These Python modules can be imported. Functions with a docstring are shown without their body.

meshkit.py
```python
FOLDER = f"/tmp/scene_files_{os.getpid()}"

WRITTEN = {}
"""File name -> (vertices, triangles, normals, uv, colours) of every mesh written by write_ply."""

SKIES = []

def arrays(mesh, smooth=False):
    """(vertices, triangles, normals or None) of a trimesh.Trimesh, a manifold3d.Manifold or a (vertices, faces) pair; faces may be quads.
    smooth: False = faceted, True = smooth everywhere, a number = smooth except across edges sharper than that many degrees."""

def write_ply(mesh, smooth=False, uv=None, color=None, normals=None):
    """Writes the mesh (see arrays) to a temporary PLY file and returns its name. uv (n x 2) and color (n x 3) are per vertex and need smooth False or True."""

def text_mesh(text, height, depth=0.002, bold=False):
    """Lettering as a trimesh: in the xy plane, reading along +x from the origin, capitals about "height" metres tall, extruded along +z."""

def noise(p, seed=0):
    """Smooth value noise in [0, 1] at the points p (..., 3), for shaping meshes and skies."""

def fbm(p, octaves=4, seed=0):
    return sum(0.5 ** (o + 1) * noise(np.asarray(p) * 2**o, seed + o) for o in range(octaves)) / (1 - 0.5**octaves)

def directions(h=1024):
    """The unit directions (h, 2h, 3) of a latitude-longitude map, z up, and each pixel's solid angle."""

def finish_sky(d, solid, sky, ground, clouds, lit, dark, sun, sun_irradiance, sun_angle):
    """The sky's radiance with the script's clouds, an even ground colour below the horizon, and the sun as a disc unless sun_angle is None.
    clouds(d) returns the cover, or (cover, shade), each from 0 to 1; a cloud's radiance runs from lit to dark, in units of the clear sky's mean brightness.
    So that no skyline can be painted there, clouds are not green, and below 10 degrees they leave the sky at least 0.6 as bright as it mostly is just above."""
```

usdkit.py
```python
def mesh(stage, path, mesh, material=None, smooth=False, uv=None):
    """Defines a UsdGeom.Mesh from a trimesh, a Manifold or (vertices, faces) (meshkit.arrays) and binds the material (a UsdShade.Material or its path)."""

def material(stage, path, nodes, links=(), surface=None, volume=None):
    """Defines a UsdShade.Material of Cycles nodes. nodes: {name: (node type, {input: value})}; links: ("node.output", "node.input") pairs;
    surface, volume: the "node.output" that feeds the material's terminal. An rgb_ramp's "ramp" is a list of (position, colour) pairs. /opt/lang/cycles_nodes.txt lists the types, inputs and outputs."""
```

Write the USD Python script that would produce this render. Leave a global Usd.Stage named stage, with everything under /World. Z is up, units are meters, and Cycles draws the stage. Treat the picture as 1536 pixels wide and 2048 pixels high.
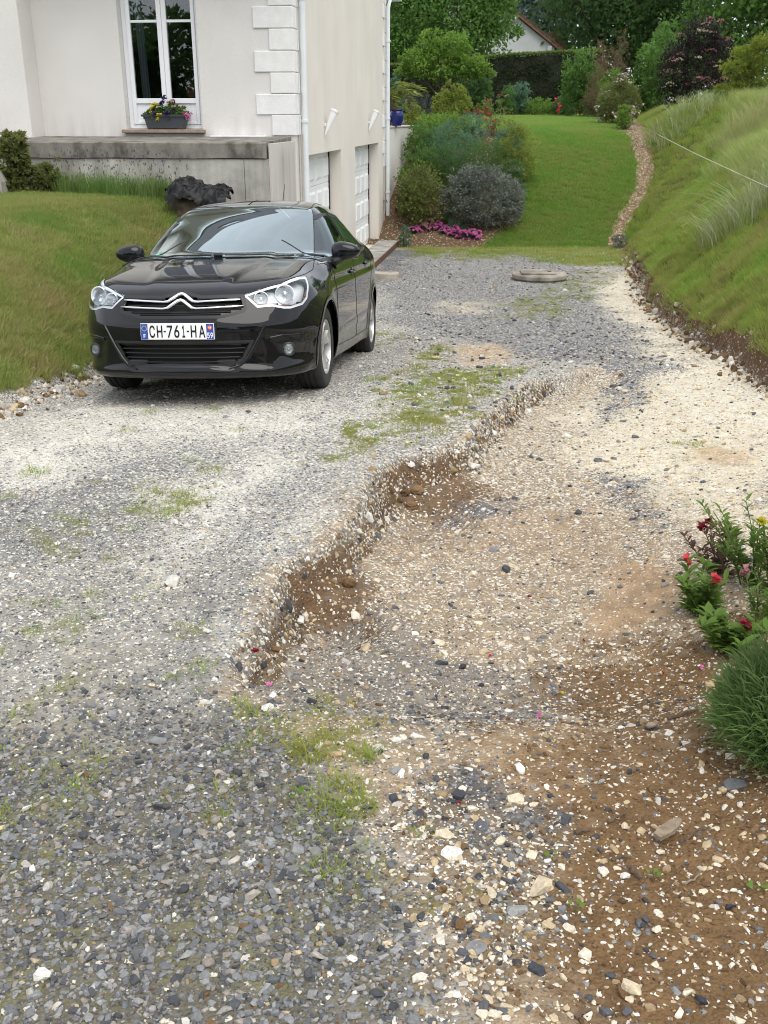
import math, random
import numpy as np
import trimesh, shapely
from shapely.geometry import Polygon, LineString, Point
from scipy.spatial import Delaunay
import usdkit, meshkit
from pxr import Gf, Sdf, Usd, UsdGeom, UsdLux, UsdShade, Vt

stage = Usd.Stage.CreateInMemory()
UsdGeom.SetStageUpAxis(stage, UsdGeom.Tokens.z)
UsdGeom.SetStageMetersPerUnit(stage, 1.0)
UsdGeom.Xform.Define(stage, '/World')
stage.SetDefaultPrim(stage.GetPrimAtPath('/World'))
PI = math.pi

# ------------------------------------------------------------------ camera, sky, sun, exposure
EYE, PITCH, FPX = np.array([0.0, 0.0, 1.6]), math.radians(21.6), 2010.0     # eye height, downward pitch, focal length in pixels of the 1536 px wide photograph
cam = UsdGeom.Camera.Define(stage, '/World/camera')
cam.AddTranslateOp().Set(Gf.Vec3d(*EYE))
cam.AddRotateXOp().Set(90 - math.degrees(PITCH))
cam.CreateHorizontalApertureAttr(36.0)
cam.CreateVerticalApertureAttr(48.0)
cam.CreateFocalLengthAttr(36.0 * FPX / 1536)
cam.CreateClippingRangeAttr(Gf.Vec2f(0.05, 2000))
cam.CreateExposureAttr(0.84)
SUN = np.array([0.25, -0.45, 0.86]); SUN /= np.linalg.norm(SUN)                # towards the veiled sun: high, behind and right of the camera
SUN_EL, SUN_ROT = math.asin(SUN[2]), math.atan2(SUN[0], SUN[1])
sun = UsdLux.DistantLight.Define(stage, '/World/sun')
sun.CreateNormalizeAttr(True); sun.CreateIntensityAttr(0.40); sun.CreateAngleAttr(55.0); sun.CreateColorAttr(Gf.Vec3f(1.0, 0.95, 0.87))
_z = Gf.Vec3d(*map(float, SUN)); _rot = Gf.Rotation(Gf.Vec3d(0, 0, 1), _z)
sun.AddTransformOp().Set(Gf.Matrix4d().SetRotate(_rot))
dome = UsdLux.DomeLight.Define(stage, '/World/sky')
skym = usdkit.material(stage, '/World/Looks/overcast_sky', {
    's': ('sky_texture', {'sky_type': 'single_scattering', 'sun_disc': False, 'sun_elevation': SUN_EL, 'sun_rotation': SUN_ROT}),
    't': ('texture_coordinate', {}), 'mp': ('mapping', {'scale': (1.0, 1.0, 2.6)}),
    'n': ('noise_texture', {'scale': 2.2, 'detail': 5.0, 'roughness': 0.55}),
    'r': ('rgb_ramp', {'ramp': [(0.3, (4.6, 4.9, 5.35)), (0.7, (6.6, 6.85, 7.15))]}),
    'x': ('mix', {'mix_type': 'mix', 'fac': 0.90}),
    'b': ('background_shader', {'strength': 0.12})},
    [('t.generated', 'mp.vector'), ('mp.vector', 'n.vector'), ('n.fac', 'r.fac'), ('s.color', 'x.color1'), ('r.color', 'x.color2'), ('x.color', 'b.color')], surface='b.background')
UsdShade.MaterialBindingAPI.Apply(dome.GetPrim()).Bind(skym)
for _p, _l in ((dome.GetPrim(), 'pale overcast sky'),):
    _p.SetCustomDataByKey('kind', 'structure'); _p.SetCustomDataByKey('label', _l)

# ------------------------------------------------------------------ helpers
used = {}
def numbered(parent, name):
    k = used.get((parent, name), 0); used[(parent, name)] = k + 1
    return f'{parent}/{name}' if k == 0 else f'{parent}/{name}_{k:03d}'

def tag(o, label=None, category=None, group=None, kind=None):
    p = o.GetPrim() if hasattr(o, 'GetPrim') else o
    for k, v in (('label', label), ('category', category), ('group', group), ('kind', kind)):
        if v: p.SetCustomDataByKey(k, v)
    return o

def thing(name, label=None, category=None, loc=(0, 0, 0), rotz=0, group=None, kind=None, scale=None):
    x = UsdGeom.Xform.Define(stage, numbered('/World', name))
    x.AddTranslateOp().Set(Gf.Vec3d(*map(float, loc)))
    if rotz: x.AddRotateZOp().Set(float(math.degrees(rotz)))
    if scale is not None: x.AddScaleOp().Set(Gf.Vec3f(*map(float, np.broadcast_to(scale, 3))))
    return tag(x, label, category, group, kind)

def copy_of(root, loc, rotz=0, scale=1.0, label=None, group=None):
    p = root.GetPrim(); was = p.GetCustomData()
    base = p.GetName()
    if base[-4:-3] == '_' and base[-3:].isdigit(): base = base[:-4]
    x = UsdGeom.Xform.Define(stage, numbered('/World', base))
    x.GetPrim().GetReferences().AddInternalReference(p.GetPath())
    x.ClearXformOpOrder()
    x.GetPrim().CreateAttribute('xformOp:translate', Sdf.ValueTypeNames.Double3).Set(Gf.Vec3d(*map(float, loc)))
    x.GetPrim().CreateAttribute('xformOp:rotateZ', Sdf.ValueTypeNames.Float).Set(float(math.degrees(rotz)))
    x.GetPrim().CreateAttribute('xformOp:scale', Sdf.ValueTypeNames.Float3).Set(Gf.Vec3f(*map(float, np.broadcast_to(scale, 3))))
    x.GetPrim().CreateAttribute('xformOpOrder', Sdf.ValueTypeNames.TokenArray, variability=Sdf.VariabilityUniform).Set(['xformOp:translate', 'xformOp:rotateZ', 'xformOp:scale'])
    x.GetPrim().SetInstanceable(True)
    return tag(x, label or was.get('label'), was.get('category'), group or was.get('group'))

def path_of(parent):
    return '/World' if parent is None else str(parent.GetPrim().GetPath() if hasattr(parent, 'GetPrim') else parent.GetPath())

def obj(name, mesh, mat, parent=None, smooth=False, normals=None, label=None, attrs=None):
    path = numbered(path_of(parent), name)
    v, f, _ = meshkit.arrays(mesh)
    if normals is None and len(np.unique(f)) < len(v):
        ids, inv = np.unique(f, return_inverse=True); mesh = (v[ids], inv.reshape(f.shape))
    if normals is not None:
        ids, inv = np.unique(f, return_inverse=True); inv = inv.reshape(f.shape)
        mesh, normals = (v[ids], inv), np.asarray(normals)[ids]; attrs = {k: a[ids] for k, a in (attrs or {}).items()}
    m = usdkit.mesh(stage, path, mesh, mat, smooth=smooth)
    if normals is not None:
        m.CreateNormalsAttr(Vt.Vec3fArray.FromNumpy(np.asarray(normals, np.float32))); m.SetNormalsInterpolation('vertex')
    for k, v in (attrs or {}).items():
        t = Sdf.ValueTypeNames.Color3fArray if v.ndim == 2 else Sdf.ValueTypeNames.FloatArray
        UsdGeom.PrimvarsAPI(m).CreatePrimvar(k, t, 'vertex').Set((Vt.Vec3fArray if v.ndim == 2 else Vt.FloatArray).FromNumpy(np.ascontiguousarray(v, np.float32)))
    if label: tag(m, label)
    return m

def cat(*ms):
    ms = [m for x in ms for m in (x if isinstance(x, (list, tuple)) and not (len(x) == 2 and isinstance(x[0], np.ndarray)) else [x])]
    V, F, n = [], [], 0
    for m in ms:
        v, f, _ = meshkit.arrays(m)
        V.append(v); F.append(f + n); n += len(v)
    return np.vstack(V), np.vstack(F)

def box(x0, x1, y0, y1, z0, z1, bev=0.0):
    if bev <= 0:
        m = trimesh.creation.box([x1 - x0, y1 - y0, z1 - z0]); m.apply_translation([(x0 + x1) / 2, (y0 + y1) / 2, (z0 + z1) / 2]); return m
    b = min(bev, (x1 - x0) / 2.1, (y1 - y0) / 2.1, (z1 - z0) / 2.1)
    pts = [(x, y, z) for x0_, x1_, y0_, y1_, z0_, z1_ in ((x0, x1, y0 + b, y1 - b, z0 + b, z1 - b), (x0 + b, x1 - b, y0, y1, z0 + b, z1 - b), (x0 + b, x1 - b, y0 + b, y1 - b, z0, z1)) for x in (x0_, x1_) for y in (y0_, y1_) for z in (z0_, z1_)]
    return trimesh.convex.convex_hull(np.array(pts))

def tube(points, radii, sides=6, caps=True):
    p = np.asarray(points, float); n = len(p)
    r = np.broadcast_to(np.asarray(radii, float), (n,))
    t = np.gradient(p, axis=0); t /= np.linalg.norm(t, axis=1, keepdims=True) + 1e-12
    a = np.cross(t, np.where(np.abs(t[:, 2:]) < 0.9, [0, 0, 1.0], [1.0, 0, 0])); a /= np.linalg.norm(a, axis=1, keepdims=True) + 1e-12
    b = np.cross(t, a); g = np.arange(sides) * 2 * PI / sides
    v = (p[:, None] + r[:, None, None] * (np.cos(g)[None, :, None] * a[:, None] + np.sin(g)[None, :, None] * b[:, None])).reshape(-1, 3)
    f = []
    for i in range(n - 1):
        for j in range(sides):
            k = (j + 1) % sides
            f += [[i * sides + j, i * sides + k, (i + 1) * sides + k], [i * sides + j, (i + 1) * sides + k, (i + 1) * sides + j]]
    if caps:
        v = np.vstack([v, p[:1], p[-1:]]); c0, c1 = n * sides, n * sides + 1
        for j in range(sides):
            k = (j + 1) % sides
            f += [[c0, k, j], [c1, (n - 1) * sides + j, (n - 1) * sides + k]]
    return v, np.array(f)

def lathe(profile, n=32, axis='z'):
    """profile: (radius, height) pairs; revolved about z (or y)."""
    pr = np.asarray(profile, float); g = np.arange(n) * 2 * PI / n
    v = np.stack([pr[:, None, 0] * np.cos(g), pr[:, None, 0] * np.sin(g), np.broadcast_to(pr[:, None, 1], (len(pr), n))], -1).reshape(-1, 3)
    f = []
    for i in range(len(pr) - 1):
        for j in range(n):
            k = (j + 1) % n
            f += [[i * n + j, i * n + k, (i + 1) * n + k], [i * n + j, (i + 1) * n + k, (i + 1) * n + j]]
    if axis == 'y': v = v[:, [0, 2, 1]]; f = [t[::-1] for t in f]
    return v, np.array(f)

def superegg(c, r, e=0.8, n=28):
    s = trimesh.creation.icosphere(4); v = s.vertices; v = np.sign(v) * np.abs(v) ** e
    return np.asarray(c) + v * np.asarray(r), s.faces

def moved(mesh, loc=(0, 0, 0), rotz=0, scale=1.0, M=None):
    v, f, _ = meshkit.arrays(mesh); v = np.array(v) * scale
    if M is not None: v = v @ np.asarray(M).T
    if rotz: c, s = math.cos(rotz), math.sin(rotz); v = v @ np.array([[c, s, 0], [-s, c, 0], [0, 0, 1]])
    return v + np.asarray(loc, float), f

def smooth01(a, b, x):
    t = np.clip((x - a) / (b - a), 0, 1); return t * t * (3 - 2 * t)

def rand_rot(rng, n):
    q = rng.normal(size=(n, 4)); q /= np.linalg.norm(q, axis=1, keepdims=True)
    return q                                       # w, x, y, z

def qmat(q):
    w, x, y, z = q.T
    return np.stack([1 - 2 * (y * y + z * z), 2 * (x * y - w * z), 2 * (x * z + w * y), 2 * (x * y + w * z), 1 - 2 * (x * x + z * z), 2 * (y * z - w * x), 2 * (x * z - w * y), 2 * (y * z + w * x), 1 - 2 * (x * x + y * y)], -1).reshape(-1, 3, 3)

def instancer(name, protos, pos, quat, scale, idx, parent=None, label=None, category=None, kind='stuff'):
    """protos: list of (mesh, material, smooth). One PointInstancer of countless small pieces."""
    path = numbered(path_of(parent), name)
    pi = UsdGeom.PointInstancer.Define(stage, path)
    targets = []
    for k, (m, mat, sm) in enumerate(protos):
        q = f'{path}/piece_{k + 1:03d}'
        usdkit.mesh(stage, q, m, mat, smooth=sm); targets.append(q)
    pi.CreatePrototypesRel().SetTargets(targets)
    pi.CreateProtoIndicesAttr(Vt.IntArray.FromNumpy(np.asarray(idx, np.int32)))
    pi.CreatePositionsAttr(Vt.Vec3fArray.FromNumpy(np.asarray(pos, np.float32)))
    pi.CreateScalesAttr(Vt.Vec3fArray.FromNumpy(np.ascontiguousarray(np.broadcast_to(np.asarray(scale, np.float32).reshape(len(pos), -1), (len(pos), 3)))))
    q = np.asarray(quat, np.float32)
    pi.CreateOrientationsAttr(Vt.QuathArray([Gf.Quath(float(w), float(x), float(y), float(z)) for w, x, y, z in q]))
    tag(pi, label, category, None, kind)
    return pi

def yaw_quat(a, tilt=None):
    a = np.asarray(a); return np.stack([np.cos(a / 2), 0 * a, 0 * a, np.sin(a / 2)], -1)

def qmul(a, b):
    w1, x1, y1, z1 = a.T; w2, x2, y2, z2 = b.T
    return np.stack([w1 * w2 - x1 * x2 - y1 * y2 - z1 * z2, w1 * x2 + x1 * w2 + y1 * z2 - z1 * y2, w1 * y2 - x1 * z2 + y1 * w2 + z1 * x2, w1 * z2 + x1 * y2 - y1 * x2 + z1 * w2], -1)

def align_quat(n):
    """rotates +z onto the unit vectors n"""
    n = np.asarray(n, float); q = np.stack([1 + n[:, 2], -n[:, 1], n[:, 0], 0 * n[:, 0]], -1)
    return q / np.linalg.norm(q, axis=1, keepdims=True)

# ------------------------------------------------------------------ materials
LOOKS = {}
def mat(name, nodes, links, surface='p.BSDF', volume=None):
    if name not in LOOKS:
        LOOKS[name] = usdkit.material(stage, '/World/Looks/' + name, nodes, links, surface=surface, volume=volume)
    return LOOKS[name]

def plain(name, color, rough=0.6, **kw):
    """a plain surface with a faint unevenness of tone and relief"""
    c = np.asarray(color, float)
    scale, amount, bump = kw.pop('scale', 6.0), kw.pop('amount', 0.12), kw.pop('bump', 0.0)
    nodes = {'t': ('texture_coordinate', {}), 'n': ('noise_texture', {'scale': scale, 'detail': 4.0}),
             'r': ('rgb_ramp', {'ramp': [(0.25, c * (1 - amount)), (0.75, np.minimum(c * (1 + amount), 1))]}),
             'p': ('principled_bsdf', {'roughness': rough, **kw})}
    links = [('t.object', 'n.vector'), ('n.fac', 'r.fac'), ('r.color', 'p.base_color')]
    if bump:
        nodes['n2'] = ('noise_texture', {'scale': scale * 9, 'detail': 3.0}); nodes['b'] = ('bump', {'strength': bump, 'distance': 0.01})
        links += [('t.object', 'n2.vector'), ('n2.fac', 'b.height'), ('b.normal', 'p.normal')]
    return mat(name, nodes, links)

def foliage(name, dark, mid, light, rough=0.55, trans=0.48, scale=1.3, spec=0.3):
    """leaves: each island (one leaf) has its own tone, clumps drift lighter and darker, light passes through"""
    return mat(name, {
        'g': ('geometry', {}), 't': ('texture_coordinate', {}), 'n': ('noise_texture', {'scale': scale, 'detail': 2.0}),
        'm': ('math', {'math_type': 'multiply_add', 'value2': 0.6, 'value3': -0.05}), 'a': ('math', {'math_type': 'multiply_add', 'value2': 0.5}),
        'r': ('rgb_ramp', {'ramp': [(0.1, dark), (0.45, mid), (0.9, light)]}),
        'p': ('principled_bsdf', {'roughness': rough, 'specular_ior_level': spec}), 'tr': ('translucent_bsdf', {}), 'x': ('mix_closure', {'fac': trans})},
        [('t.object', 'n.vector'), ('n.fac', 'm.value1'), ('g.random_per_island', 'a.value1'), ('m.value', 'a.value3'), ('a.value', 'r.fac'),
         ('r.color', 'p.base_color'), ('r.color', 'tr.color'), ('p.BSDF', 'x.closure1'), ('tr.BSDF', 'x.closure2')], surface='x.closure')

def speckled(name, stops, rough=0.75, grain=90.0, spec=0.3, bump=0.3):
    """stones: every instance takes its own tone from stops; fine grain on top"""
    return mat(name, {
        'o': ('object_info', {}), 't': ('texture_coordinate', {}), 'n': ('noise_texture', {'scale': 1.7, 'detail': 5.0, 'roughness': 0.65}),
        'r': ('rgb_ramp', {'ramp': stops}), 'h': ('map_range', {'from_min': 0.3, 'from_max': 0.7, 'to_min': 0.72, 'to_max': 1.25}),
        'x': ('mix', {'mix_type': 'multiply', 'fac': 1.0}), 'b': ('bump', {'strength': bump, 'distance': 0.15}),
        'p': ('principled_bsdf', {'roughness': rough, 'specular_ior_level': spec})},
        [('o.random', 'r.fac'), ('t.object', 'n.vector'), ('n.fac', 'h.value'), ('r.color', 'x.color1'), ('h.result', 'x.color2'), ('n.fac', 'b.height'), ('b.normal', 'p.normal'), ('x.color', 'p.base_color')])

# ------------------------------------------------------------------ from a direction of the photograph to a point of the place
def ray(px, py):
    u, v, c, s = (px - 768) / FPX, (1024 - py) / FPX, math.cos(PITCH), math.sin(PITCH)
    return np.array([u, c + s * v, -s + c * v])
def at_depth(px, py, y): d = ray(px, py); return EYE + d * (y / d[1])
def at_height(px, py, z): d = ray(px, py); return EYE + d * ((z - EYE[2]) / d[2])
# ================================================================== the ground
def interp(xs, ys):
    from scipy.interpolate import PchipInterpolator
    f = PchipInterpolator(xs, ys, extrapolate=True); lo, hi = xs[0], xs[-1]
    return lambda x: f(np.clip(x, lo, hi))

drive_z = interp([-60, -20, -5, 0, 2, 4, 6, 7.7, 9, 10.3, 11.5, 13, 16, 20.5, 60], [1.6, 0.75, 0.22, 0.02, -0.06, -0.16, -0.275, -0.40, -0.54, -0.70, -0.77, -0.80, -0.82, -0.82, -0.82])
left_toe = interp([-60, 0, 5, 6.9, 8.4, 10, 11.6, 12.3, 14], [-9.0, -4.2, -3.15, -2.78, -2.52, -2.15, -1.75, -1.5, -1.2])
right_toe = interp([-60, 0, 6, 8.2, 11, 14.2, 16.5, 18.5, 20.5, 21.3, 21.75, 22.7, 23.5, 24.1, 25, 27, 31, 60], [5.0, 3.4, 3.15, 3.2, 3.38, 3.72, 4.1, 4.45, 4.78, 5.1, 5.4, 5.75, 5.9, 5.95, 6.1, 6.5, 7.2, 12])
bank_width = interp([-60, 6.9, 9, 11, 12.3, 14], [1.6, 1.45, 1.15, .70, .42, .4])
lawn_rise = interp([-1, 0, 0.25, 1, 2, 3, 4, 5, 7, 12, 20, 45, 300], [-0.82, -0.82, -0.74, -0.40, 0.13, 0.60, 1.0, 1.24, 1.40, 1.50, 1.62, 1.80, 2.6])

def fb(x, y, s, seed=0, o=3): return meshkit.fbm(np.stack([x * s, y * s, 0 * x + seed * 7.3], -1), o, seed) - 0.5

def base_z(x, y):
    """the land before the digging"""
    x, y = np.asarray(x, float), np.asarray(y, float)
    z = drive_z(y) + 0.029 * np.clip(x + 1.29, -1.4, 1.2) * smooth01(5.0, 7.4, y) * (1 - smooth01(10.6, 13, y))
    rise = lawn_rise(y - 20.1 - 0.25 * smooth01(2.0, -0.5, x) + 0.1 * fb(x, y, 0.5, 3))
    z = np.where(y > 18, np.maximum(z, rise), z)
    # left bank with the front lawn on top
    s = left_toe(y) + 0.10 * fb(x, y, 1.3, 1) - x
    top = 0.72 + 0.05 * np.clip(-x - 3.5, 0, 20) * 0.3
    k = np.tanh(np.clip(s, 0, 30) / bank_width(y)) * smooth01(14.5, 12.6, y)
    z = z + k * (np.maximum(top, z + 0.2) - z)
    # right bank, cut back at its foot
    s = x - right_toe(y) - (0.20 * fb(x, y, 0.9, 2) + 0.22 * fb(x, y, 3.1, 8)) * smooth01(20.5, 18, y)
    cut = 0.21 * smooth01(0.0, 0.08, s) * smooth01(20.5, 17.0, y) * smooth01(2, 6, y)
    h = 2.3 * np.tanh(np.clip(s, 0, 60) * 1.06 / 2.3) * (1 - 0.50 * smooth01(20.5, 28, y))
    capz = 1.75 + 0.02 * np.clip(s, 0, 40)
    zr = z + cut + h + 0.25 * fb(x, y, 0.45, 5) * smooth01(0.3, 1.6, s)
    z = np.where(s > 0, np.minimum(zr, np.maximum(capz, z)), z)
    # earth of the flower bed in the right foreground
    d = np.hypot((x - 1.95) / 1.05, (y - 3.0) / 2.4)
    z = z + 0.20 * smooth01(1.25, 0.25, d) * (x > 0)
    return z

def meet(px, py, fn):
    """where the line of sight of a point of the photograph first meets the ground fn"""
    d = ray(px, py); t = np.geomspace(0.8, 70, 1500); p = EYE + t[:, None] * d
    below = p[:, 2] < fn(p[:, 0], p[:, 1])
    i = int(np.argmax(below)) if below.any() else len(t) - 1
    a, b = t[max(i - 1, 0)], t[i]
    for _ in range(18):
        m = (a + b) / 2; q = EYE + m * d
        if q[2] < float(fn(q[0], q[1])): b = m
        else: a = m
    return EYE + b * d

_edge_px = [(425, 1402), (436, 1380), (447, 1332), (500, 1268), (540, 1205), (560, 1135), (600, 1108), (645, 1092), (700, 1040), (728, 972), (752, 935), (800, 912), (870, 904), (903, 887), (930, 886), (946, 850), (1000, 808), (1038, 772), (1066, 757)]
EDGE = np.array([meet(*p, base_z)[:2] for p in _edge_px])
_e0, _e1 = EDGE[0], EDGE[-1]
DUG = Polygon(list(map(tuple, EDGE)) + [(_e1[0] + 0.25, _e1[1] + 0.25), (_e1[0] + 0.9, _e1[1] + 1.2), (3.0, 12.5), (4.5, 12.0), (5.5, 6), (5.0, 1.0), (1.6, 0.2), (0.25, 0.9), (-0.02, 2.2), (-0.35, 2.75)])
_pits = [(meet(655, 1165, base_z)[:2], 0.30, 0.10), (meet(845, 965, base_z)[:2], 0.42, 0.11), (meet(940, 715, base_z)[:2], 0.35, 0.07)]

def dug(x, y):
    """how much has been dug away"""
    x, y = np.asarray(x, float), np.asarray(y, float)
    out = np.zeros(np.broadcast(x, y).shape)
    m = (y > 0.2) & (y < 13) & (x > -2) & (x < 6)
    if m.any():
        xs, ys = np.broadcast_to(x, out.shape)[m], np.broadcast_to(y, out.shape)[m]
        xw, yw = xs + 0.05 * fb(xs, ys, 9, 11) + 0.05 * fb(xs, ys, 24, 12), ys + 0.07 * fb(xs, ys, 10, 13)
        pts = shapely.points(xw, yw)
        sd = shapely.distance(DUG.boundary, pts) * np.where(shapely.contains(DUG, pts), 1, -1)
        n = smooth01(9.1, 8.35, ys); s = smooth01(2.45, 3.05, ys)
        depth = 0.20 * n * (0.16 + 0.84 * s) * (1 - 0.55 * smooth01(1.3, 2.6, xs))
        width = 0.10 + 0.55 * (1 - s) + 0.8 * smooth01(8.9, 9.4, ys)
        d = depth * (0.75 * smooth01(-0.015, 0.11 * width / 0.10, sd) + 0.25 * smooth01(0, 0.35, sd))
        for c, r, dd in _pits:
            d = d + dd * smooth01(r, 0.2 * r, np.hypot(xs - c[0], ys - c[1]) * (1 + 0.3 * fb(xs, ys, 5, 21))) * smooth01(-0.02, 0.10, sd + (0.3 if dd < 0.08 else 0))
        out[m] = d
    return out

def ground_z(x, y): return base_z(x, y) - dug(x, y)
def on_ground(px, py): return meet(px, py, ground_z)

# grid: fine near the camera and coarse far off, out to the horizon, with no gaps
def _spread(a, b, first, growth):
    v, s = [a], first
    while v[-1] < b: v.append(v[-1] + s); s *= growth
    return np.array(v)
_ys = np.concatenate([-_spread(0.9, 260, 0.3, 1.12)[::-1] , _spread(-0.6, 1.1, 0.25, 1.0)[:-1], 1.15 * np.exp(np.arange(0, math.log(27 / 1.15), 0.0036)), _spread(27.3, 420, 0.3, 1.03)])
_ys = np.unique(np.round(_ys, 5))
_u = np.concatenate([np.linspace(-0.40, 0.40, 340), 0.40 + _spread(0.004, 1.2, 0.006, 1.10), -0.40 - _spread(0.004, 1.2, 0.006, 1.10)])
_far = _spread(0, 380, 0.35, 1.35)[1:]
def _row_x(y):
    w = max(y, 0.0) * 0.98 + 0.75
    inner = np.sort(_u) * w
    return np.concatenate([inner[0] - _far[::-1], inner, inner[-1] + _far])
GX = np.stack([_row_x(y) for y in _ys]); GY = np.repeat(_ys[:, None], GX.shape[1], 1)
SHARP = (GY > 0.9) & (GY < 27) & (np.abs(GX) < 0.5 * GY + 1.2)

def paint(px_polygon, soft, fn=None):
    """0..1 weight of a patch of the ground whose outline was read off the photograph, with a frayed edge"""
    g = Polygon([tuple(meet(px, py, fn or ground_z)[:2]) for px, py in px_polygon]).buffer(0)
    x0, y0, x1, y1 = g.buffer(2.5 * soft + 0.3).bounds
    w = np.zeros(GX.shape); m = (GX > x0) & (GX < x1) & (GY > y0) & (GY < y1)
    if m.any():
        pts = shapely.points(GX[m], GY[m])
        sd = shapely.distance(g.boundary, pts) * np.where(shapely.contains(g, pts), 1, -1)
        w[m] = smooth01(-soft, soft, sd + soft * 2.6 * FBM[0][m] + soft * 2.2 * FBM[1][m] + soft * 2.0 * FBM[2][m] + soft * 1.8 * FBM[3][m])
    return w

GZ = ground_z(GX, GY)
FBM = [fb(GX, GY, s, k, 4) for k, s in enumerate((1.6, 3.5, 9.0, 28.0))]
# little humps and pebbly unevenness
GZ = GZ + np.where(SHARP, 0.020 * FBM[1] * smooth01(0, 3, GY) + 0.010 * FBM[2] + 0.006 * FBM[3], 0) * (1 - 0.5 * smooth01(9, 14, GY))

_rs = GX - right_toe(GY) - (0.20 * fb(GX, GY, 0.9, 2) + 0.22 * fb(GX, GY, 3.1, 8)) * smooth01(20.5, 18, GY)
ALB = np.zeros(GX.shape + (3,)); ALB[:] = (0.35, 0.335, 0.305)
SPK = np.zeros(GX.shape + (3,)); SPK[:] = (0.28, 0.30, 0.0)       # share of white, of grey stone chips; moss
def lay(w, alb=None, spk=None):
    w = w[..., None]
    if alb is not None: ALB[:] = ALB * (1 - w) + np.asarray(alb) * w
    if spk is not None: SPK[:] = SPK * (1 - w) + np.asarray(spk) * w

COARSE = paint([(0, 1420), (330, 1400), (560, 1440), (740, 1640), (850, 1800), (920, 2300), (-300, 2300), (-300, 1500)], 0.25)
lay(paint([(0, 1420), (330, 1400), (560, 1440), (740, 1640), (850, 1800), (920, 2300), (-300, 2300), (-300, 1500)], 0.10), (0.15, 0.135, 0.10), (0.06, 0.62, 0.0))
lay(paint([(-200, 1000), (250, 900), (560, 1010), (560, 1120), (440, 1390), (-200, 1480)], 0.3), (0.31, 0.295, 0.265), (0.26, 0.36, 0.0))
for pts, a in (([(-60, 840), (300, 800), (620, 800), (640, 860), (300, 900), (-60, 960)], 0.75), ([(330, 990), (560, 900), (640, 920), (560, 990), (400, 1060)], 0.8), ([(-20, 900), (180, 870), (120, 950), (-20, 980)], 0.9),
               ([(230, 1140), (330, 1135), (365, 1165), (300, 1180)], 0.9), ([(350, 1060), (440, 1060), (420, 1110), (340, 1100)], 0.7), ([(490, 1040), (650, 1000), (690, 1030), (600, 1100), (520, 1130)], 0.5), ([(620, 800), (740, 760), (800, 800), (720, 900), (640, 930)], 0.5)):
    lay(paint(pts, 0.22) * np.clip(0.85 + 1.8 * FBM[2], 0, 1) * a, (0.70, 0.68, 0.63), (0.6, 0.05, 0))
for pts, a in (([(-60, 850), (60, 815), (190, 850), (100, 880), (-60, 900)], .8), ([(300, 1170), (400, 1130), (470, 1160), (380, 1250), (280, 1230)], .7), ([(150, 1290), (330, 1280), (380, 1330), (200, 1370), (100, 1340)], .7), ([(0, 1430), (150, 1400), (160, 1480), (0, 1520)], .6), ([(640, 1010), (720, 940), (760, 900), (700, 1010)], .5)):
    lay(paint(pts, .25) * np.clip(.7 + 1.6 * FBM[2], 0, 1) * a, (.36, .315, .235), (.10, .10, 0))
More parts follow.
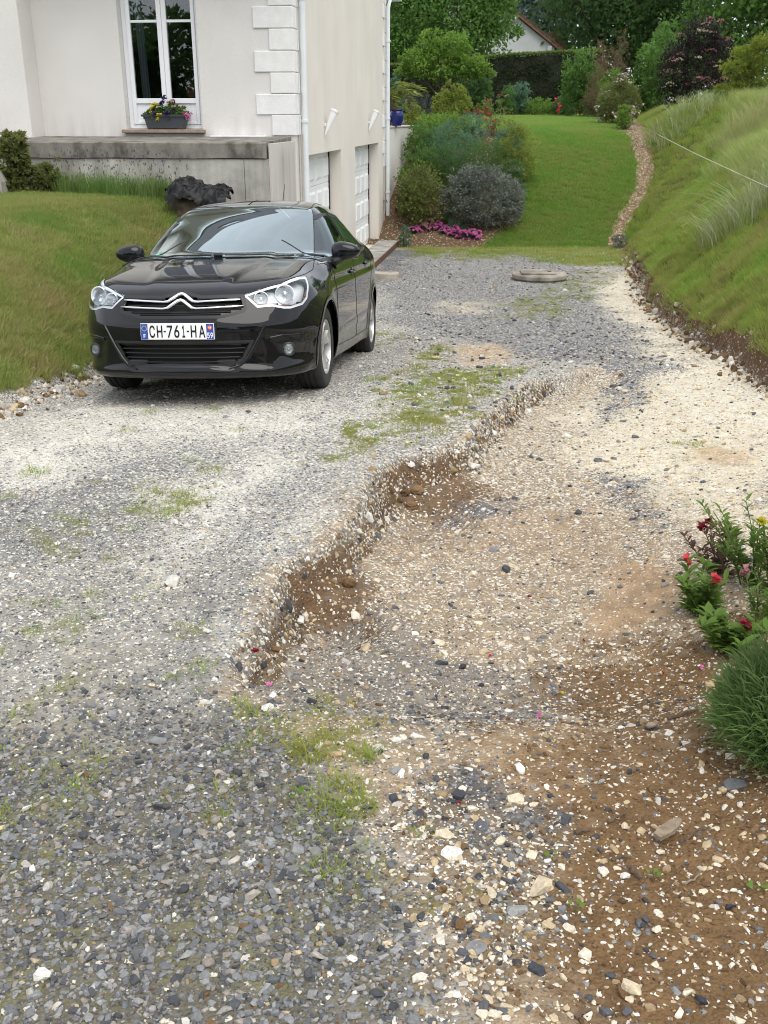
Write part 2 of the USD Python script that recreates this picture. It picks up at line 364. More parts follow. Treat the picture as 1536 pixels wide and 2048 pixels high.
for pts, a in (([(250, 1400), (380, 1180), (520, 1000), (640, 880), (690, 850), (725, 865), (640, 935), (560, 1035), (470, 1180), (400, 1380)], .75), ([(-60, 1010), (180, 985), (300, 1050), (180, 1120), (-60, 1150)], .6), ([(640, 800), (760, 690), (850, 600), (900, 640), (800, 720), (700, 830)], .6), ([(180, 905), (420, 880), (460, 930), (250, 960)], .55)):
    lay(paint(pts, .22) * np.clip(.75 + 1.8 * FBM[2], 0, 1) * a, (.19, .187, .185), (.14, .62, 0))
# the dug strip: earth, cream chips, a dark streak of slate
DUGW = smooth01(0.02, 0.09, dug(GX, GY)) * SHARP
dugpoly = [(436, 1385), (560, 1140), (740, 960), (900, 900), (1060, 770), (1330, 690), (1536, 800), (1560, 1100), (1560, 2300), (940, 2300), (850, 1800), (740, 1640), (560, 1440)]
W = paint(dugpoly, 0.09); lay(W, (0.33, 0.255, 0.175), (0.32, 0.10, 0))
lay(paint([(520, 1290), (720, 1250), (900, 1330), (1180, 1380), (1130, 1480), (900, 1450), (700, 1420), (540, 1400)], 0.14), (0.235, 0.20, 0.16), (0.22, 0.34, 0))
lay(paint([(700, 1010), (900, 1000), (1010, 1040), (880, 1090), (760, 1100)], 0.15), (0.26, 0.20, 0.135), (0.12, 0.15, 0))
lay(paint([(930, 1010), (1290, 1010), (1310, 1180), (1000, 1120), (820, 1100)], 0.2), (0.34, 0.25, 0.165), (0.18, 0.09, 0))
lay(paint([(1230, 1130), (1350, 1120), (1330, 1230), (1200, 1270)], 0.09), (0.38, 0.26, 0.155), (0.06, 0.04, 0))
lay(paint([(1010, 1450), (1230, 1420), (1200, 1560), (1060, 1600), (960, 1560)], 0.10), (0.29, 0.195, 0.11), (0.16, 0.06, 0))
lay(paint([(1190, 1330), (1480, 1240), (1800, 1250), (1800, 2400), (1010, 2400), (1000, 1900), (1080, 1620)], 0.20), (0.165, 0.098, 0.045), (0.17, 0.06, 0))
lay(paint([(740, 1640), (930, 1540), (1040, 1640), (1050, 1780), (1000, 2100), (900, 2100), (850, 1800)], 0.10), (0.22, 0.165, 0.105), (0.62, 0.30, 0))
lay(paint([(1100, 830), (1330, 720), (1560, 800), (1560, 1080), (1340, 1040), (1190, 960)], 0.25), (0.63, 0.54, 0.385), (0.42, 0.05, 0))
lay(paint([(1160, 590), (1250, 545), (1300, 600), (1400, 690), (1560, 780), (1560, 880), (1330, 800), (1220, 640)], 0.16), (0.68, 0.60, 0.46), (0.5, 0.03, 0))
lay(paint([(1395, 895), (1500, 905), (1480, 930), (1400, 925)], 0.07), (0.50, 0.38, 0.25), (0.05, 0.02, 0))
for pts in ([(1230, 710), (1310, 720), (1300, 790), (1240, 830), (1190, 860), (1200, 800)], [(1180, 950), (1310, 950), (1330, 1050), (1280, 1050), (1210, 1010)], [(1030, 1600), (950, 1640), (880, 1620), (960, 1560)], [(870, 1010), (990, 1012), (900, 1045)]):
    lay(paint(pts, 0.12) * np.clip(0.6 + 2.2 * FBM[2], 0, 1), (0.10, 0.10, 0.105), (0.10, 0.75, 0))
# the court before the garage
lay(paint([(740, 560), (830, 500), (1120, 505), (1180, 560), (1240, 640), (1310, 700), (1290, 745), (1060, 720), (860, 660), (760, 640)], 0.35), (0.115, 0.122, 0.142), (0.20, 0.60, 0))
lay(paint([(880, 610), (960, 600), (980, 625), (860, 630)], 0.3), (0.40, 0.34, 0.26), (0.3, 0.1, 0))
lay(paint([(760, 500), (850, 500), (800, 550), (745, 560)], 0.3), (0.06, 0.06, 0.063), (0.03, 0.7, 0))
lay(paint([(900, 690), (1000, 685), (1030, 720), (930, 735)], 0.12), (0.42, 0.30, 0.19), (0.22, 0.06, 0))
# the cut faces: bare brown earth
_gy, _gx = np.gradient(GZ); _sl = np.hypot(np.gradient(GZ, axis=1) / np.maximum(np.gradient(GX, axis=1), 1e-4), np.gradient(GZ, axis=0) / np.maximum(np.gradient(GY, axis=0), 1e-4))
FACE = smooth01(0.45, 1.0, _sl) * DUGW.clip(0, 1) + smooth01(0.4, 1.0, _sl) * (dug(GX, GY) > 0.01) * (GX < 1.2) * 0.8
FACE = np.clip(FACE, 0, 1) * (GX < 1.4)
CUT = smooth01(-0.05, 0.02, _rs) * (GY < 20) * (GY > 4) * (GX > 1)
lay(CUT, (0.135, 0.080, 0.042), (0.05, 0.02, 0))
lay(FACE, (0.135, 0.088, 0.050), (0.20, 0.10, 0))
_dd = dug(GX, GY)
lay(FACE * smooth01(.09, .05, _dd + .03 * FBM[2]) * (_dd > .004), (0.25, 0.215, 0.17), (0.36, 0.26, 0))
lay(FACE * smooth01(.012, -.012, np.abs(_dd - .125 + .05 * FBM[1]) - .02), (0.22, 0.165, 0.11), (0.32, 0.12, 0))
for px, py, r in ((640, 1150, 0.30), (850, 950, 0.45)):
    c = on_ground(px, py); lay(smooth01(r * 1.2, r * 0.5, np.hypot(GX - c[0], GY - c[1]) * (1 + FBM[1])) * (dug(GX, GY) > 0.04) * 0.9, (0.150, 0.092, 0.050), (0.06, 0.06, 0))
# moss and thin grass between the stones
MOSS = np.zeros(GX.shape)
for pts, a in (([(880, 740), (1040, 735), (1010, 800), (930, 830), (860, 860), (720, 920), (640, 920), (760, 800), (840, 700), (900, 690)], 0.8), ([(740, 660), (800, 650), (820, 680), (740, 700)], 0.7), ([(0, 1150), (260, 1090), (330, 1150), (260, 1280), (0, 1330)], 0.45), ([(40, 1060), (300, 990), (430, 940), (420, 980), (250, 1060), (60, 1130)], 0.45),
               ([(430, 1440), (640, 1430), (740, 1640), (830, 1800), (760, 1830), (620, 1660), (470, 1520)], 0.6), ([(0, 1370), (300, 1290), (430, 1280), (380, 1420), (0, 1480)], 0.35), ([(1100, 560), (1180, 540), (1250, 545), (1200, 590), (1120, 640), (960, 640), (1000, 620)], 0.55),
               ([(-100, 1480), (600, 1500), (900, 2200), (-300, 2200)], 0.42), ([(1350, 850), (1430, 870), (1400, 920), (1340, 900)], 0.35)):
    MOSS = np.maximum(MOSS, paint(pts, 0.2) * a)
SPK[..., 2] = np.clip(MOSS * np.clip(0.55 + 2.6 * FBM[2] + 1.3 * FBM[1], 0, 1) * 1.5, 0, 1)

# regions: each its own piece of the setting
wob = 0.10 * FBM[2] + 0.12 * FBM[1]
LB = (left_toe(GY) - 0.10 + wob * 1.6 - GX > 0) & (GY < 12.9)
RB = (_rs > 0.075 + 0.16 * FBM[2] * smooth01(20.5, 18, GY) - .09 * smooth01(18, 20.5, GY)) & (GY > 0)
_fringe = (GY > 20.05 + 0.1 * FBM[1] * 4) & ~RB
path_l = right_toe(GY) - 0.33 - 0.10 * smooth01(22, 24, GY) - 0.25 * smooth01(24.3, 25.3, GY)
lawn_left = interp([20.0, 20.5, 21.1, 22, 23.4, 25, 26, 27, 60], [1.9, 2.15, 2.7, 2.85, 3.0, 2.7, 1.5, .7, 0.5])
LAWN = _fringe & (GX > lawn_left(GY) + wob) & (GX < path_l + 0.5 * wob) & (GY < 36.5 + wob)
GPATH = _fringe & (GX >= path_l + 0.5 * wob)
BED = (_fringe & ~LAWN & ~GPATH) & (GY < 36)
FAR = (GY >= 36) & ~LAWN | (np.abs(GX) > 40) | (GY < -1.5)
region = np.zeros(GX.shape, int)                 # 0 the drive and court
region[LB] = 1; region[RB] = 2; region[LAWN] = 3; region[GPATH] = 4; region[BED] = 5; region[FAR & (region != 1) & (region != 2)] = 6

def ground_material(name):
    return mat(name, {
        'al': ('attribute', {'attribute': 'albedo'}), 'sp': ('attribute', {'attribute': 'chips'}), 'ss': ('separate_color', {}),
        't': ('texture_coordinate', {}), 'v': ('voronoi_texture', {'scale': 95.0, 'randomness': 1.0}), 'v2': ('voronoi_texture', {'scale': 150.0}), 'ds': ('noise_texture', {'scale': 70.0, 'detail': 2.0}),
        'vm': ('vector_math', {'math_type': 'multiply_add', 'vector2': (0.012, 0.012, 0.012)}),
        'sv': ('separate_color', {}), 'sv2': ('separate_color', {}),
        'n1': ('noise_texture', {'scale': 11.0, 'detail': 6.0, 'roughness': 0.7}), 'h1': ('map_range', {'from_min': 0.3, 'from_max': 0.72, 'to_min': 0.66, 'to_max': 1.30}),
        'base': ('mix', {'mix_type': 'multiply', 'fac': 1.0}),
        'wsel': ('math', {'math_type': 'less_than'}), 'gsel0': ('math', {'math_type': 'subtract', 'value1': 1.0}), 'gsel': ('math', {'math_type': 'greater_than'}),
        'wr': ('rgb_ramp', {'ramp': [(0, (0.50, 0.43, 0.32)), (0.5, (0.62, 0.57, 0.47)), (1, (0.72, 0.70, 0.64))]}),
        'gr': ('rgb_ramp', {'ramp': [(0, (0.065, 0.07, 0.08)), (0.6, (0.17, 0.175, 0.19)), (1, (0.31, 0.31, 0.32))]}),
        'm1': ('mix', {}), 'm2': ('mix', {}), 'mm': ('mix', {'color2': (0.165, 0.165, 0.045)}),
        'mn': ('noise_texture', {'scale': 45.0, 'detail': 4.0}), 'mf': ('math', {'math_type': 'multiply_add', 'value2': 2.0, 'value3': -1.4}), 'mg': ('math', {'math_type': 'multiply_add', 'value2': 1.6, 'use_clamp': True}), 'mh': ('math', {'math_type': 'multiply', 'use_clamp': True}),
        'hb': ('math', {'math_type': 'multiply_add', 'value2': -0.6}), 'bp': ('bump', {'strength': 0.75, 'distance': 0.02}),
        'p': ('principled_bsdf', {'roughness': 0.85, 'specular_ior_level': 0.22})},
        [('sp.color', 'ss.color'), ('t.object', 'ds.vector'), ('ds.color', 'vm.vector1'), ('t.object', 'vm.vector3'), ('vm.vector', 'v.vector'), ('vm.vector', 'v2.vector'), ('v.color', 'sv.color'), ('v2.color', 'sv2.color'),
         ('t.object', 'n1.vector'), ('n1.fac', 'h1.value'), ('al.color', 'base.color1'), ('h1.result', 'base.color2'),
         ('sv.r', 'wsel.value1'), ('ss.r', 'wsel.value2'), ('ss.g', 'gsel0.value2'), ('sv.r', 'gsel.value1'), ('gsel0.value', 'gsel.value2'),
         ('sv.g', 'wr.fac'), ('sv.g', 'gr.fac'), ('wsel.value', 'm1.fac'), ('base.color', 'm1.color1'), ('wr.color', 'm1.color2'),
         ('gsel.value', 'm2.fac'), ('m1.color', 'm2.color1'), ('gr.color', 'm2.color2'),
         ('t.object', 'mn.vector'), ('mn.fac', 'mf.value1'), ('ss.b', 'mg.value1'), ('mf.value', 'mg.value3'), ('mg.value', 'mh.value1'), ('ss.b', 'mh.value2'), ('mh.value', 'mm.fac'), ('m2.color', 'mm.color1'),
         ('v.distance', 'hb.value1'), ('n1.fac', 'hb.value3'), ('hb.value', 'bp.height'), ('bp.normal', 'p.normal'), ('mm.color', 'p.base_color')])

def turf(name, c1, c2, c3, soil):
    return mat(name, {'t': ('texture_coordinate', {}), 'n': ('noise_texture', {'scale': 0.9, 'detail': 5.0, 'roughness': 0.65}), 'f': ('noise_texture', {'scale': 55.0, 'detail': 4.0, 'roughness': 0.7}),
        'r': ('rgb_ramp', {'ramp': [(0.3, c1), (0.5, c2), (0.7, c3)]}), 'h': ('rgb_ramp', {'ramp': [(0.35, soil), (0.55, (1.0, 1.0, 1.0))]}), 'x': ('mix', {'mix_type': 'multiply', 'fac': 0.75}),
        'b': ('bump', {'strength': 0.8, 'distance': 0.03}), 'p': ('principled_bsdf', {'roughness': 0.9, 'specular_ior_level': 0.1})},
        [('t.object', 'n.vector'), ('t.object', 'f.vector'), ('n.fac', 'r.fac'), ('f.fac', 'h.fac'), ('r.color', 'x.color1'), ('h.color', 'x.color2'), ('x.color', 'p.base_color'), ('f.fac', 'b.height'), ('b.normal', 'p.normal')])

def earth(name, c, chips=0.25):
    c = np.asarray(c)
    return mat(name, {'t': ('texture_coordinate', {}), 'n': ('noise_texture', {'scale': 14.0, 'detail': 6.0, 'roughness': 0.7}), 'r': ('rgb_ramp', {'ramp': [(0.3, c * 0.6), (0.6, c * 1.15), (0.8, c * 1.4)]}),
        'v': ('voronoi_texture', {'scale': 55.0}), 's': ('separate_color', {}), 'l': ('math', {'math_type': 'less_than', 'value2': chips}), 'x': ('mix', {'color2': (0.50, 0.42, 0.30)}),
        'b': ('bump', {'strength': 0.9, 'distance': 0.03}), 'p': ('principled_bsdf', {'roughness': 0.9, 'specular_ior_level': 0.15})},
        [('t.object', 'n.vector'), ('n.fac', 'r.fac'), ('t.object', 'v.vector'), ('v.color', 's.color'), ('s.r', 'l.value1'), ('l.value', 'x.fac'), ('r.color', 'x.color1'), ('x.color', 'p.base_color'), ('n.fac', 'b.height'), ('b.normal', 'p.normal')])

GROUND_LOOKS = [ground_material('crushed_stone_and_chalk'), turf('bank_turf_dry', (0.10, 0.105, 0.03), (0.15, 0.145, 0.05), (0.19, 0.16, 0.07), (0.55, 0.42, 0.3)), turf('bank_turf_green', (0.07, 0.10, 0.022), (0.10, 0.135, 0.03), (0.15, 0.15, 0.05), (0.6, 0.5, 0.35)),
                turf('lawn_turf', (0.065, 0.105, 0.020), (0.09, 0.13, 0.028), (0.12, 0.14, 0.036), (0.6, 0.6, 0.5)), earth('path_earth', (0.15, 0.10, 0.06), 0.20), earth('bed_earth', (0.12, 0.078, 0.048), 0.07), turf('far_meadow', (0.05, 0.08, 0.02), (0.07, 0.10, 0.025), (0.10, 0.11, 0.035), (0.7, 0.7, 0.6))]
GROUND_NAMES = ['driveway', 'left_bank', 'right_bank', 'back_lawn', 'garden_path', 'garden_bed', 'countryside']
GROUND_LABELS = ['rutted driveway of grey gravel, white chalk and dug brown earth', 'steep grass bank with the front lawn on top, left of the parked car', 'tall grass bank with a bare cut foot along the right of the drive', 'mown lawn sloping up behind the garage court', 'narrow bare earth path between the back lawn and the right bank', 'planted earth slope between the garage and the back lawn', 'open grassland around the property']
R, Cn = GX.shape
_idx = np.arange(R * Cn).reshape(R, Cn)
quads = np.stack([_idx[:-1, :-1], _idx[:-1, 1:], _idx[1:, 1:], _idx[1:, :-1]], -1).reshape(-1, 4)
qr = region[:-1, :-1].ravel()
PV = np.stack([GX, GY, GZ], -1).reshape(-1, 3)
_dx = np.stack([np.gradient(GX, axis=1), 0 * GX, np.gradient(GZ, axis=1)], -1)
_dy = np.stack([np.gradient(GX, axis=0), np.gradient(GY, axis=0), np.gradient(GZ, axis=0)], -1)
_n = np.cross(_dx, _dy).reshape(-1, 3); _n /= np.linalg.norm(_n, axis=1, keepdims=True)
SETTING = {}
FAROFF = .18 + .82 * smooth01(2.2, 6.5, GY)            # near the viewer the chips are stones that lie on the ground
for k, name in enumerate(GROUND_NAMES):
    q = quads[qr == k]; ids, inv = np.unique(q, return_inverse=True); f = inv.reshape(-1, 4)
    root = tag(UsdGeom.Xform.Define(stage, '/World/' + name), GROUND_LABELS[k], None, None, 'structure')
    SETTING[name] = root
    attrs = {'albedo': ALB.reshape(-1, 3)[ids], 'chips': (SPK * np.stack([FAROFF, FAROFF, 1 + 0 * FAROFF], -1)).reshape(-1, 3)[ids]} if k == 0 else None
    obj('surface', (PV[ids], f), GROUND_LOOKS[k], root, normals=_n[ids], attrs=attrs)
# ================================================================== the house, its terrace and walls
CORNER, HYAW = np.array([-1.116, 13.44, 0.0]), math.radians(-8)
_c, _s = math.cos(HYAW), math.sin(HYAW)
def house_to_world(p): p = np.asarray(p, float); return np.stack([CORNER[0] + p[..., 0] * _c - p[..., 1] * _s, CORNER[1] + p[..., 0] * _s + p[..., 1] * _c, p[..., 2]], -1)
def world_to_house(p): d = np.asarray(p, float) - CORNER; return np.stack([d[..., 0] * _c + d[..., 1] * _s, -d[..., 0] * _s + d[..., 1] * _c, d[..., 2]], -1)

def render_coat(name, c, dirt, z0, z1, amount=0.5):
    """rough-cast render: fine grain, faint cloudiness, rain streaks and a dirty foot"""
    c, dirt = np.asarray(c), np.asarray(dirt)
    return mat(name, {'t': ('texture_coordinate', {}), 'mp': ('mapping', {'scale': (5.0, 5.0, 0.35)}), 'n': ('noise_texture', {'scale': 1.0, 'detail': 5.0, 'roughness': 0.6}), 'n2': ('noise_texture', {'scale': 1.3, 'detail': 5.0}), 'n3': ('noise_texture', {'scale': 130.0, 'detail': 2.0}),
        's': ('separate_xyz', {}), 'h': ('map_range', {'from_min': z1, 'from_max': z0, 'to_min': 0.0, 'to_max': 1.0, 'clamp': True}),
        'k': ('map_range', {'from_min': 0.42, 'from_max': 0.72, 'to_min': 0.0, 'to_max': 1.0, 'clamp': True}), 'a': ('math', {'math_type': 'multiply_add', 'value3': 0.0}), 'kk': ('math', {'math_type': 'multiply', 'value2': 0.10}), 'ad': ('math', {'math_type': 'add', 'use_clamp': True}), 'am': ('math', {'math_type': 'multiply', 'value2': amount}),
        'r': ('rgb_ramp', {'ramp': [(0.3, c * 0.95), (0.7, np.minimum(c * 1.04, 1))]}), 'x': ('mix', {'color2': dirt}),
        'g': ('map_range', {'from_min': 0.3, 'from_max': 0.7, 'to_min': 0.93, 'to_max': 1.05}), 'y': ('mix', {'mix_type': 'multiply', 'fac': 1.0}),
        'b': ('bump', {'strength': 0.5, 'distance': 0.006}), 'p': ('principled_bsdf', {'roughness': 0.9, 'specular_ior_level': 0.15})},
        [('t.object', 'mp.vector'), ('mp.vector', 'n.vector'), ('t.object', 'n2.vector'), ('t.object', 'n3.vector'), ('t.object', 's.vector'), ('s.z', 'h.value'), ('n.fac', 'k.value'), ('h.result', 'a.value1'), ('k.result', 'a.value2'), ('k.result', 'kk.value1'), ('a.value', 'ad.value1'), ('kk.value', 'ad.value2'), ('ad.value', 'am.value1'),
         ('n2.fac', 'r.fac'), ('am.value', 'x.fac'), ('r.color', 'x.color1'), ('n3.fac', 'g.value'), ('x.color', 'y.color1'), ('g.result', 'y.color2'), ('n3.fac', 'b.height'), ('b.normal', 'p.normal'), ('y.color', 'p.base_color')])

def old_concrete(name, c, dark, streak=1.0, zscale=0.5):
    c, dark = np.asarray(c), np.asarray(dark)
    return mat(name, {'t': ('texture_coordinate', {}), 'mp': ('mapping', {'scale': (4.5, 4.5, zscale)}), 'n': ('noise_texture', {'scale': 1.0, 'detail': 6.0, 'roughness': 0.65}), 'n2': ('noise_texture', {'scale': 3.0, 'detail': 6.0, 'roughness': 0.7}),
        'r': ('rgb_ramp', {'ramp': [(0.34, dark), (0.50, c * 0.85), (0.62, c), (0.75, np.minimum(c * 1.25, 1))]}), 'h': ('map_range', {'from_min': 0.3, 'from_max': 0.7, 'to_min': 0.70, 'to_max': 1.18}), 'x': ('mix', {'mix_type': 'multiply', 'fac': 1.0}),
        'n3': ('noise_texture', {'scale': 60.0, 'detail': 3.0}), 'b': ('bump', {'strength': 0.4, 'distance': 0.01}), 'p': ('principled_bsdf', {'roughness': 0.9, 'specular_ior_level': 0.2})},
        [('t.object', 'mp.vector'), ('mp.vector', 'n.vector'), ('t.object', 'n2.vector'), ('n.fac', 'r.fac'), ('n2.fac', 'h.value'), ('r.color', 'x.color1'), ('h.result', 'x.color2'), ('t.object', 'n3.vector'), ('n3.fac', 'b.height'), ('b.normal', 'p.normal'), ('x.color', 'p.base_color')])

def wall_sheet(poly, thick, plane):
    """an upright slab with openings: poly in (along, z); plane 'x' faces +x with its outer face at x=0, 'y' faces -y with its outer face at y=0"""
    m = trimesh.creation.extrude_polygon(poly, thick, engine='earcut'); v, f = np.array(m.vertices), np.array(m.faces)
    if plane == 'y': return np.stack([v[:, 0], v[:, 2], v[:, 1]], 1), f[:, ::-1]
    return np.stack([-v[:, 2], v[:, 0], v[:, 1]], 1), f[:, ::-1]

def build_house():
    stucco = render_coat('cream_render', (0.67, 0.645, 0.62), (0.33, 0.31, 0.30), 1.35, 1.65, .4)
    stucco_side = render_coat('cream_render_side', (0.68, 0.635, 0.575), (0.46, 0.36, 0.23), -0.85, -0.1, 0.75)
    quoin_m = plain('quoin_stone', (0.71, 0.70, 0.69), 0.85, scale=9, amount=0.07, bump=0.35)
    pvc = plain('white_upvc', (0.78, 0.79, 0.81), 0.3, amount=0.02); door_m = plain('garage_door_white', (0.79, 0.80, 0.80), 0.4, amount=0.04)
    black = plain('door_seal', (0.01, 0.01, 0.01), 0.6); pipe_m = plain('pipe_white', (0.68, 0.71, 0.73), 0.35, amount=0.04); beige = plain('conduit_beige', (0.50, 0.45, 0.37), 0.5)
    slate = mat('roof_slate', {'t': ('texture_coordinate', {}), 'k': ('brick_texture', {'color1': (0.035, 0.037, 0.042), 'color2': (0.06, 0.062, 0.068), 'mortar': (0.012, 0.012, 0.013), 'scale': 3.0, 'mortar_size': 0.02}), 'p': ('principled_bsdf', {'roughness': 0.6})}, [('t.object', 'k.vector'), ('k.color', 'p.base_color')])
    sill_m = plain('sill_stone', (0.27, 0.20, 0.145), 0.8, scale=20, amount=0.25, bump=0.3); room_m = plain('room_inside', (0.05, 0.045, 0.04), 0.9)
    glass = mat('house_glass', {'f': ('fresnel', {'IOR': 1.52}), 'g': ('math', {'math_type': 'multiply', 'value2': 2.2, 'use_clamp': True}), 't': ('transparent_bsdf', {'color': (0.75, 0.78, 0.80)}), 'gl': ('glossy_bsdf', {'color': (1, 1, 1), 'roughness': 0.008}), 'x': ('mix_closure', {})},
                [('f.fac', 'g.value1'), ('g.value', 'x.fac'), ('t.BSDF', 'x.closure1'), ('gl.BSDF', 'x.closure2')], surface='x.closure')
    net = mat('net_curtain', {'t': ('texture_coordinate', {}), 'w': ('wave_texture', {'scale': 9.0, 'distortion': 1.0}), 'r': ('rgb_ramp', {'ramp': [(0, (0.42, 0.45, 0.46)), (1, (0.68, 0.71, 0.72))]}), 'd': ('diffuse_bsdf', {}), 'tr': ('transparent_bsdf', {}), 'x': ('mix_closure', {'fac': 0.25})},
              [('t.object', 'w.vector'), ('w.color', 'r.fac'), ('r.color', 'd.color'), ('d.BSDF', 'x.closure1'), ('tr.BSDF', 'x.closure2')], surface='x.closure')
    h = thing('house', 'cream rendered house with white corner stones, a tall window and two garage doors below', 'house', CORNER, HYAW)
    EAVE, LEN, WID = 4.1, 8.2, 11.0
    win = shapely.box(-2.19, 1.42, -1.185, 3.62)
    obj('front_wall', wall_sheet(shapely.box(-WID, -1.0, 0, EAVE).difference(win), .3, 'y'), stucco, h)
    gar = [(0.494, 3.21), (4.526, 7.257)]
    side = Polygon([(.3, -1.0), (LEN, -1.0), (LEN, EAVE), (LEN / 2, EAVE + 3.9), (.3, EAVE + .28)])
    for a, b in gar: side = side.difference(shapely.box(a, -.80, b, 1.09))
    obj('garage_wall', wall_sheet(side, .3, 'x'), stucco_side, h)
    obj('rear_wall', box(-WID, -.302, LEN - .3, LEN - .002, -1.0, EAVE), stucco, h); obj('far_wall', box(-WID, -WID + .3, .302, LEN - .302, -1.0, EAVE + 1), stucco, h)
    obj('wall_pier', box(-3.87, -3.31, -.35, -.002, 1.20, EAVE, .004), stucco, h, label='narrow rendered pier standing proud of the front wall')
    roof = []
    for y0, z0, y1, z1 in ((-.45, EAVE - .32, LEN / 2, EAVE + 4.0), (LEN + .45, EAVE - .32, LEN / 2, EAVE + 4.0)):
        a = np.array([(x, y, z + dz) for dz in (0, .14) for x in (-WID - .3, .25) for y, z in ((y0, z0), (y1, z1))]); roof.append(trimesh.convex.convex_hull(a))
    obj('roof', cat(roof[0], roof[1]), slate, h)
    gz = EAVE - .38
    for gy in (-.50, LEN + .5): obj('gutter', tube([(-WID - .3, gy, gz), (.25, gy, gz)], .07, 10), pipe_m, h, smooth=40)
    obj('soffit', cat(box(-WID, .2, -.42, -.005, EAVE - .30, EAVE - .26)), pvc, h)
    # roof window on the front slope
    sl = np.array([0, LEN / 2 + .45, 4.32]); sl /= np.linalg.norm(sl); nrm = np.cross([1.0, 0, 0], sl); base = np.array([-2.3, 1.25, EAVE - .32 + (1.25 + .45) * 4.32 / (LEN / 2 + .45) + .14])
    def slab(u0, u1, v0, v1, w0, w1): return trimesh.convex.convex_hull(np.array([base + np.array([u, 0, 0]) + sl * v + nrm * w for u in (u0, u1) for v in (v0, v1) for w in (w0, w1)]))
    rw = obj('roof_window', slab(-.45, .45, 0, 1.2, 0, .05), plain('roof_window_frame', (0.10, 0.105, 0.11), 0.5), h); obj('pane', slab(-.37, .37, .09, 1.11, .051, .056), plain('roof_window_glass', (0.10, 0.14, 0.17), 0.05), rw)

    # corner stones, each one proud of the wall
    Hq = 0.2435
    for k in range(11):
        z0 = 1.347 + k * Hq; long_ = k % 2 == 1
        obj('quoin', box(-(.478 if long_ else .285), .020, -.020, (.255 if long_ else .325) , z0 + .003, z0 + Hq - .003, .008), quoin_m, h)
    for k in range(14):
        z0 = .62 + k * Hq
        obj('quoin', box(-.3, .020, LEN - (.40 if k % 2 else .28), LEN + .02, z0 + .003, z0 + Hq - .003, .008), quoin_m, h)
    # tall window
    w = UsdGeom.Xform.Define(stage, numbered(path_of(h), 'window'))
    obj('frame', cat(box(-2.188, -2.130, .12, .20, 1.425, 3.618, .004), box(-1.245, -1.187, .12, .20, 1.425, 3.618, .004), box(-2.129, -1.246, .12, .20, 1.425, 1.475, .004), box(-2.129, -1.246, .12, .20, 3.56, 3.618, .004)), pvc, w)
    for a, b, st in ((-2.128, -1.672, 1), (-1.668, -1.247, -1)):
        lo, hi = (.050, .058) if st == 1 else (.058, .045)
        leaf = UsdGeom.Xform.Define(stage, numbered(path_of(h), 'window_leaf'))
        obj('leaf_frame', cat(box(a, a + lo, .105, .165, 1.477, 3.558, .006), box(b - hi, b, .105, .165, 1.477, 3.558, .006), box(a + lo, b - hi, .107, .163, 1.477, 1.51, .005), box(a + lo, b - hi, .107, .163, 1.725, 1.787, .005), box(a + lo, b - hi, .107, .163, 3.50, 3.558, .005)), pvc, leaf)
        obj('lower_panel', box(a + lo - .004, b - hi + .004, .130, .150, 1.505, 1.730), pvc, leaf); obj('glazing_bar', box(a + lo, b - hi, .122, .142, 2.655, 2.685, .003), pvc, leaf)
        obj('pane', box(a + lo - .004, b - hi + .004, .133, .139, 1.785, 3.505), glass, leaf)
        xs = np.linspace(a + lo, a + lo + .10, 22) if st == 1 else np.linspace(b - hi - .045, b - hi, 12)
        v = np.array([[x + (0.05 * (1 - z) if st == 1 else 0), .24 + .014 * math.sin(i * 1.9), 1.60 + 2.0 * z] for z in (0, .25, .5, .75, 1.0) for i, x in enumerate(xs)]); n = len(xs); f = [[r * n + i, r * n + i + 1, (r + 1) * n + i + 1, (r + 1) * n + i] for r in range(4) for i in range(n - 1)]
        obj('curtain', (v, np.array(f)), net, leaf)
    obj('room', cat(box(-3.0, -.6, 3.4, 3.5, 1.3, 3.9), box(-3.0, -2.9, .31, 3.4, 1.3, 3.9), box(-.7, -.6, .31, 3.4, 1.3, 3.9), box(-2.9, -.7, .31, 3.4, 1.28, 1.36), box(-2.9, -.7, .31, 3.4, 3.8, 3.9)), room_m, h)
    plate_ = [np.array([-1.42 + .085 * math.cos(t), .45, 1.86 + .085 * math.sin(t)]) for t in np.linspace(0, 2 * PI, 40)]
    obj('wall_plate', cat(tube(plate_, .010, 6, False), moved(lathe([(.085, 0), (.0005, .002)], 30, 'y'), (-1.42, .45, 1.86))), plain('plate_orange', (0.35, 0.11, 0.05), 0.5), h)
    obj('window_sill', box(-2.235, -1.150, -.075, .118, 1.378, 1.419, .006), sill_m, h); obj('sill_course', box(-2.20, -1.165, -.022, -.002, 1.318, 1.374, .003), plain('sill_course_grey', (0.33, 0.32, 0.31), 0.9, bump=0.3), h)
    # garage doors: four sections, each with raised panels
    for a, b in gar:
        g = UsdGeom.Xform.Define(stage, numbered(path_of(h), 'garage_door'))
        obj('door_seal', box(-.212, -.185, b - .03, b - .001, -.79, 1.085), black, g); obj('door_seal', box(-.212, -.185, a + .001, a + .025, -.79, 1.085), black, g)
        for r in range(4):
            z0 = -.79 + r * .4685
            s = obj('door_section', box(-.25, -.202, a + .027, b - .034, z0 + .002, z0 + .4655, .006), door_m, g)
            for k in range(5):
                y0 = a + .12 + k * .515
                obj('raised_panel', trimesh.convex.convex_hull(np.array([(x, y, z) for x, e in ((-.2025, 0), (-.174, .034)) for y in (y0 + e, y0 + .41 - e) for z in (z0 + .075 + e, z0 + .395 - e)])), door_m, s)
        obj('garage_inside', box(-2.0, -1.9, a, b, -.8, 1.1), black, g)
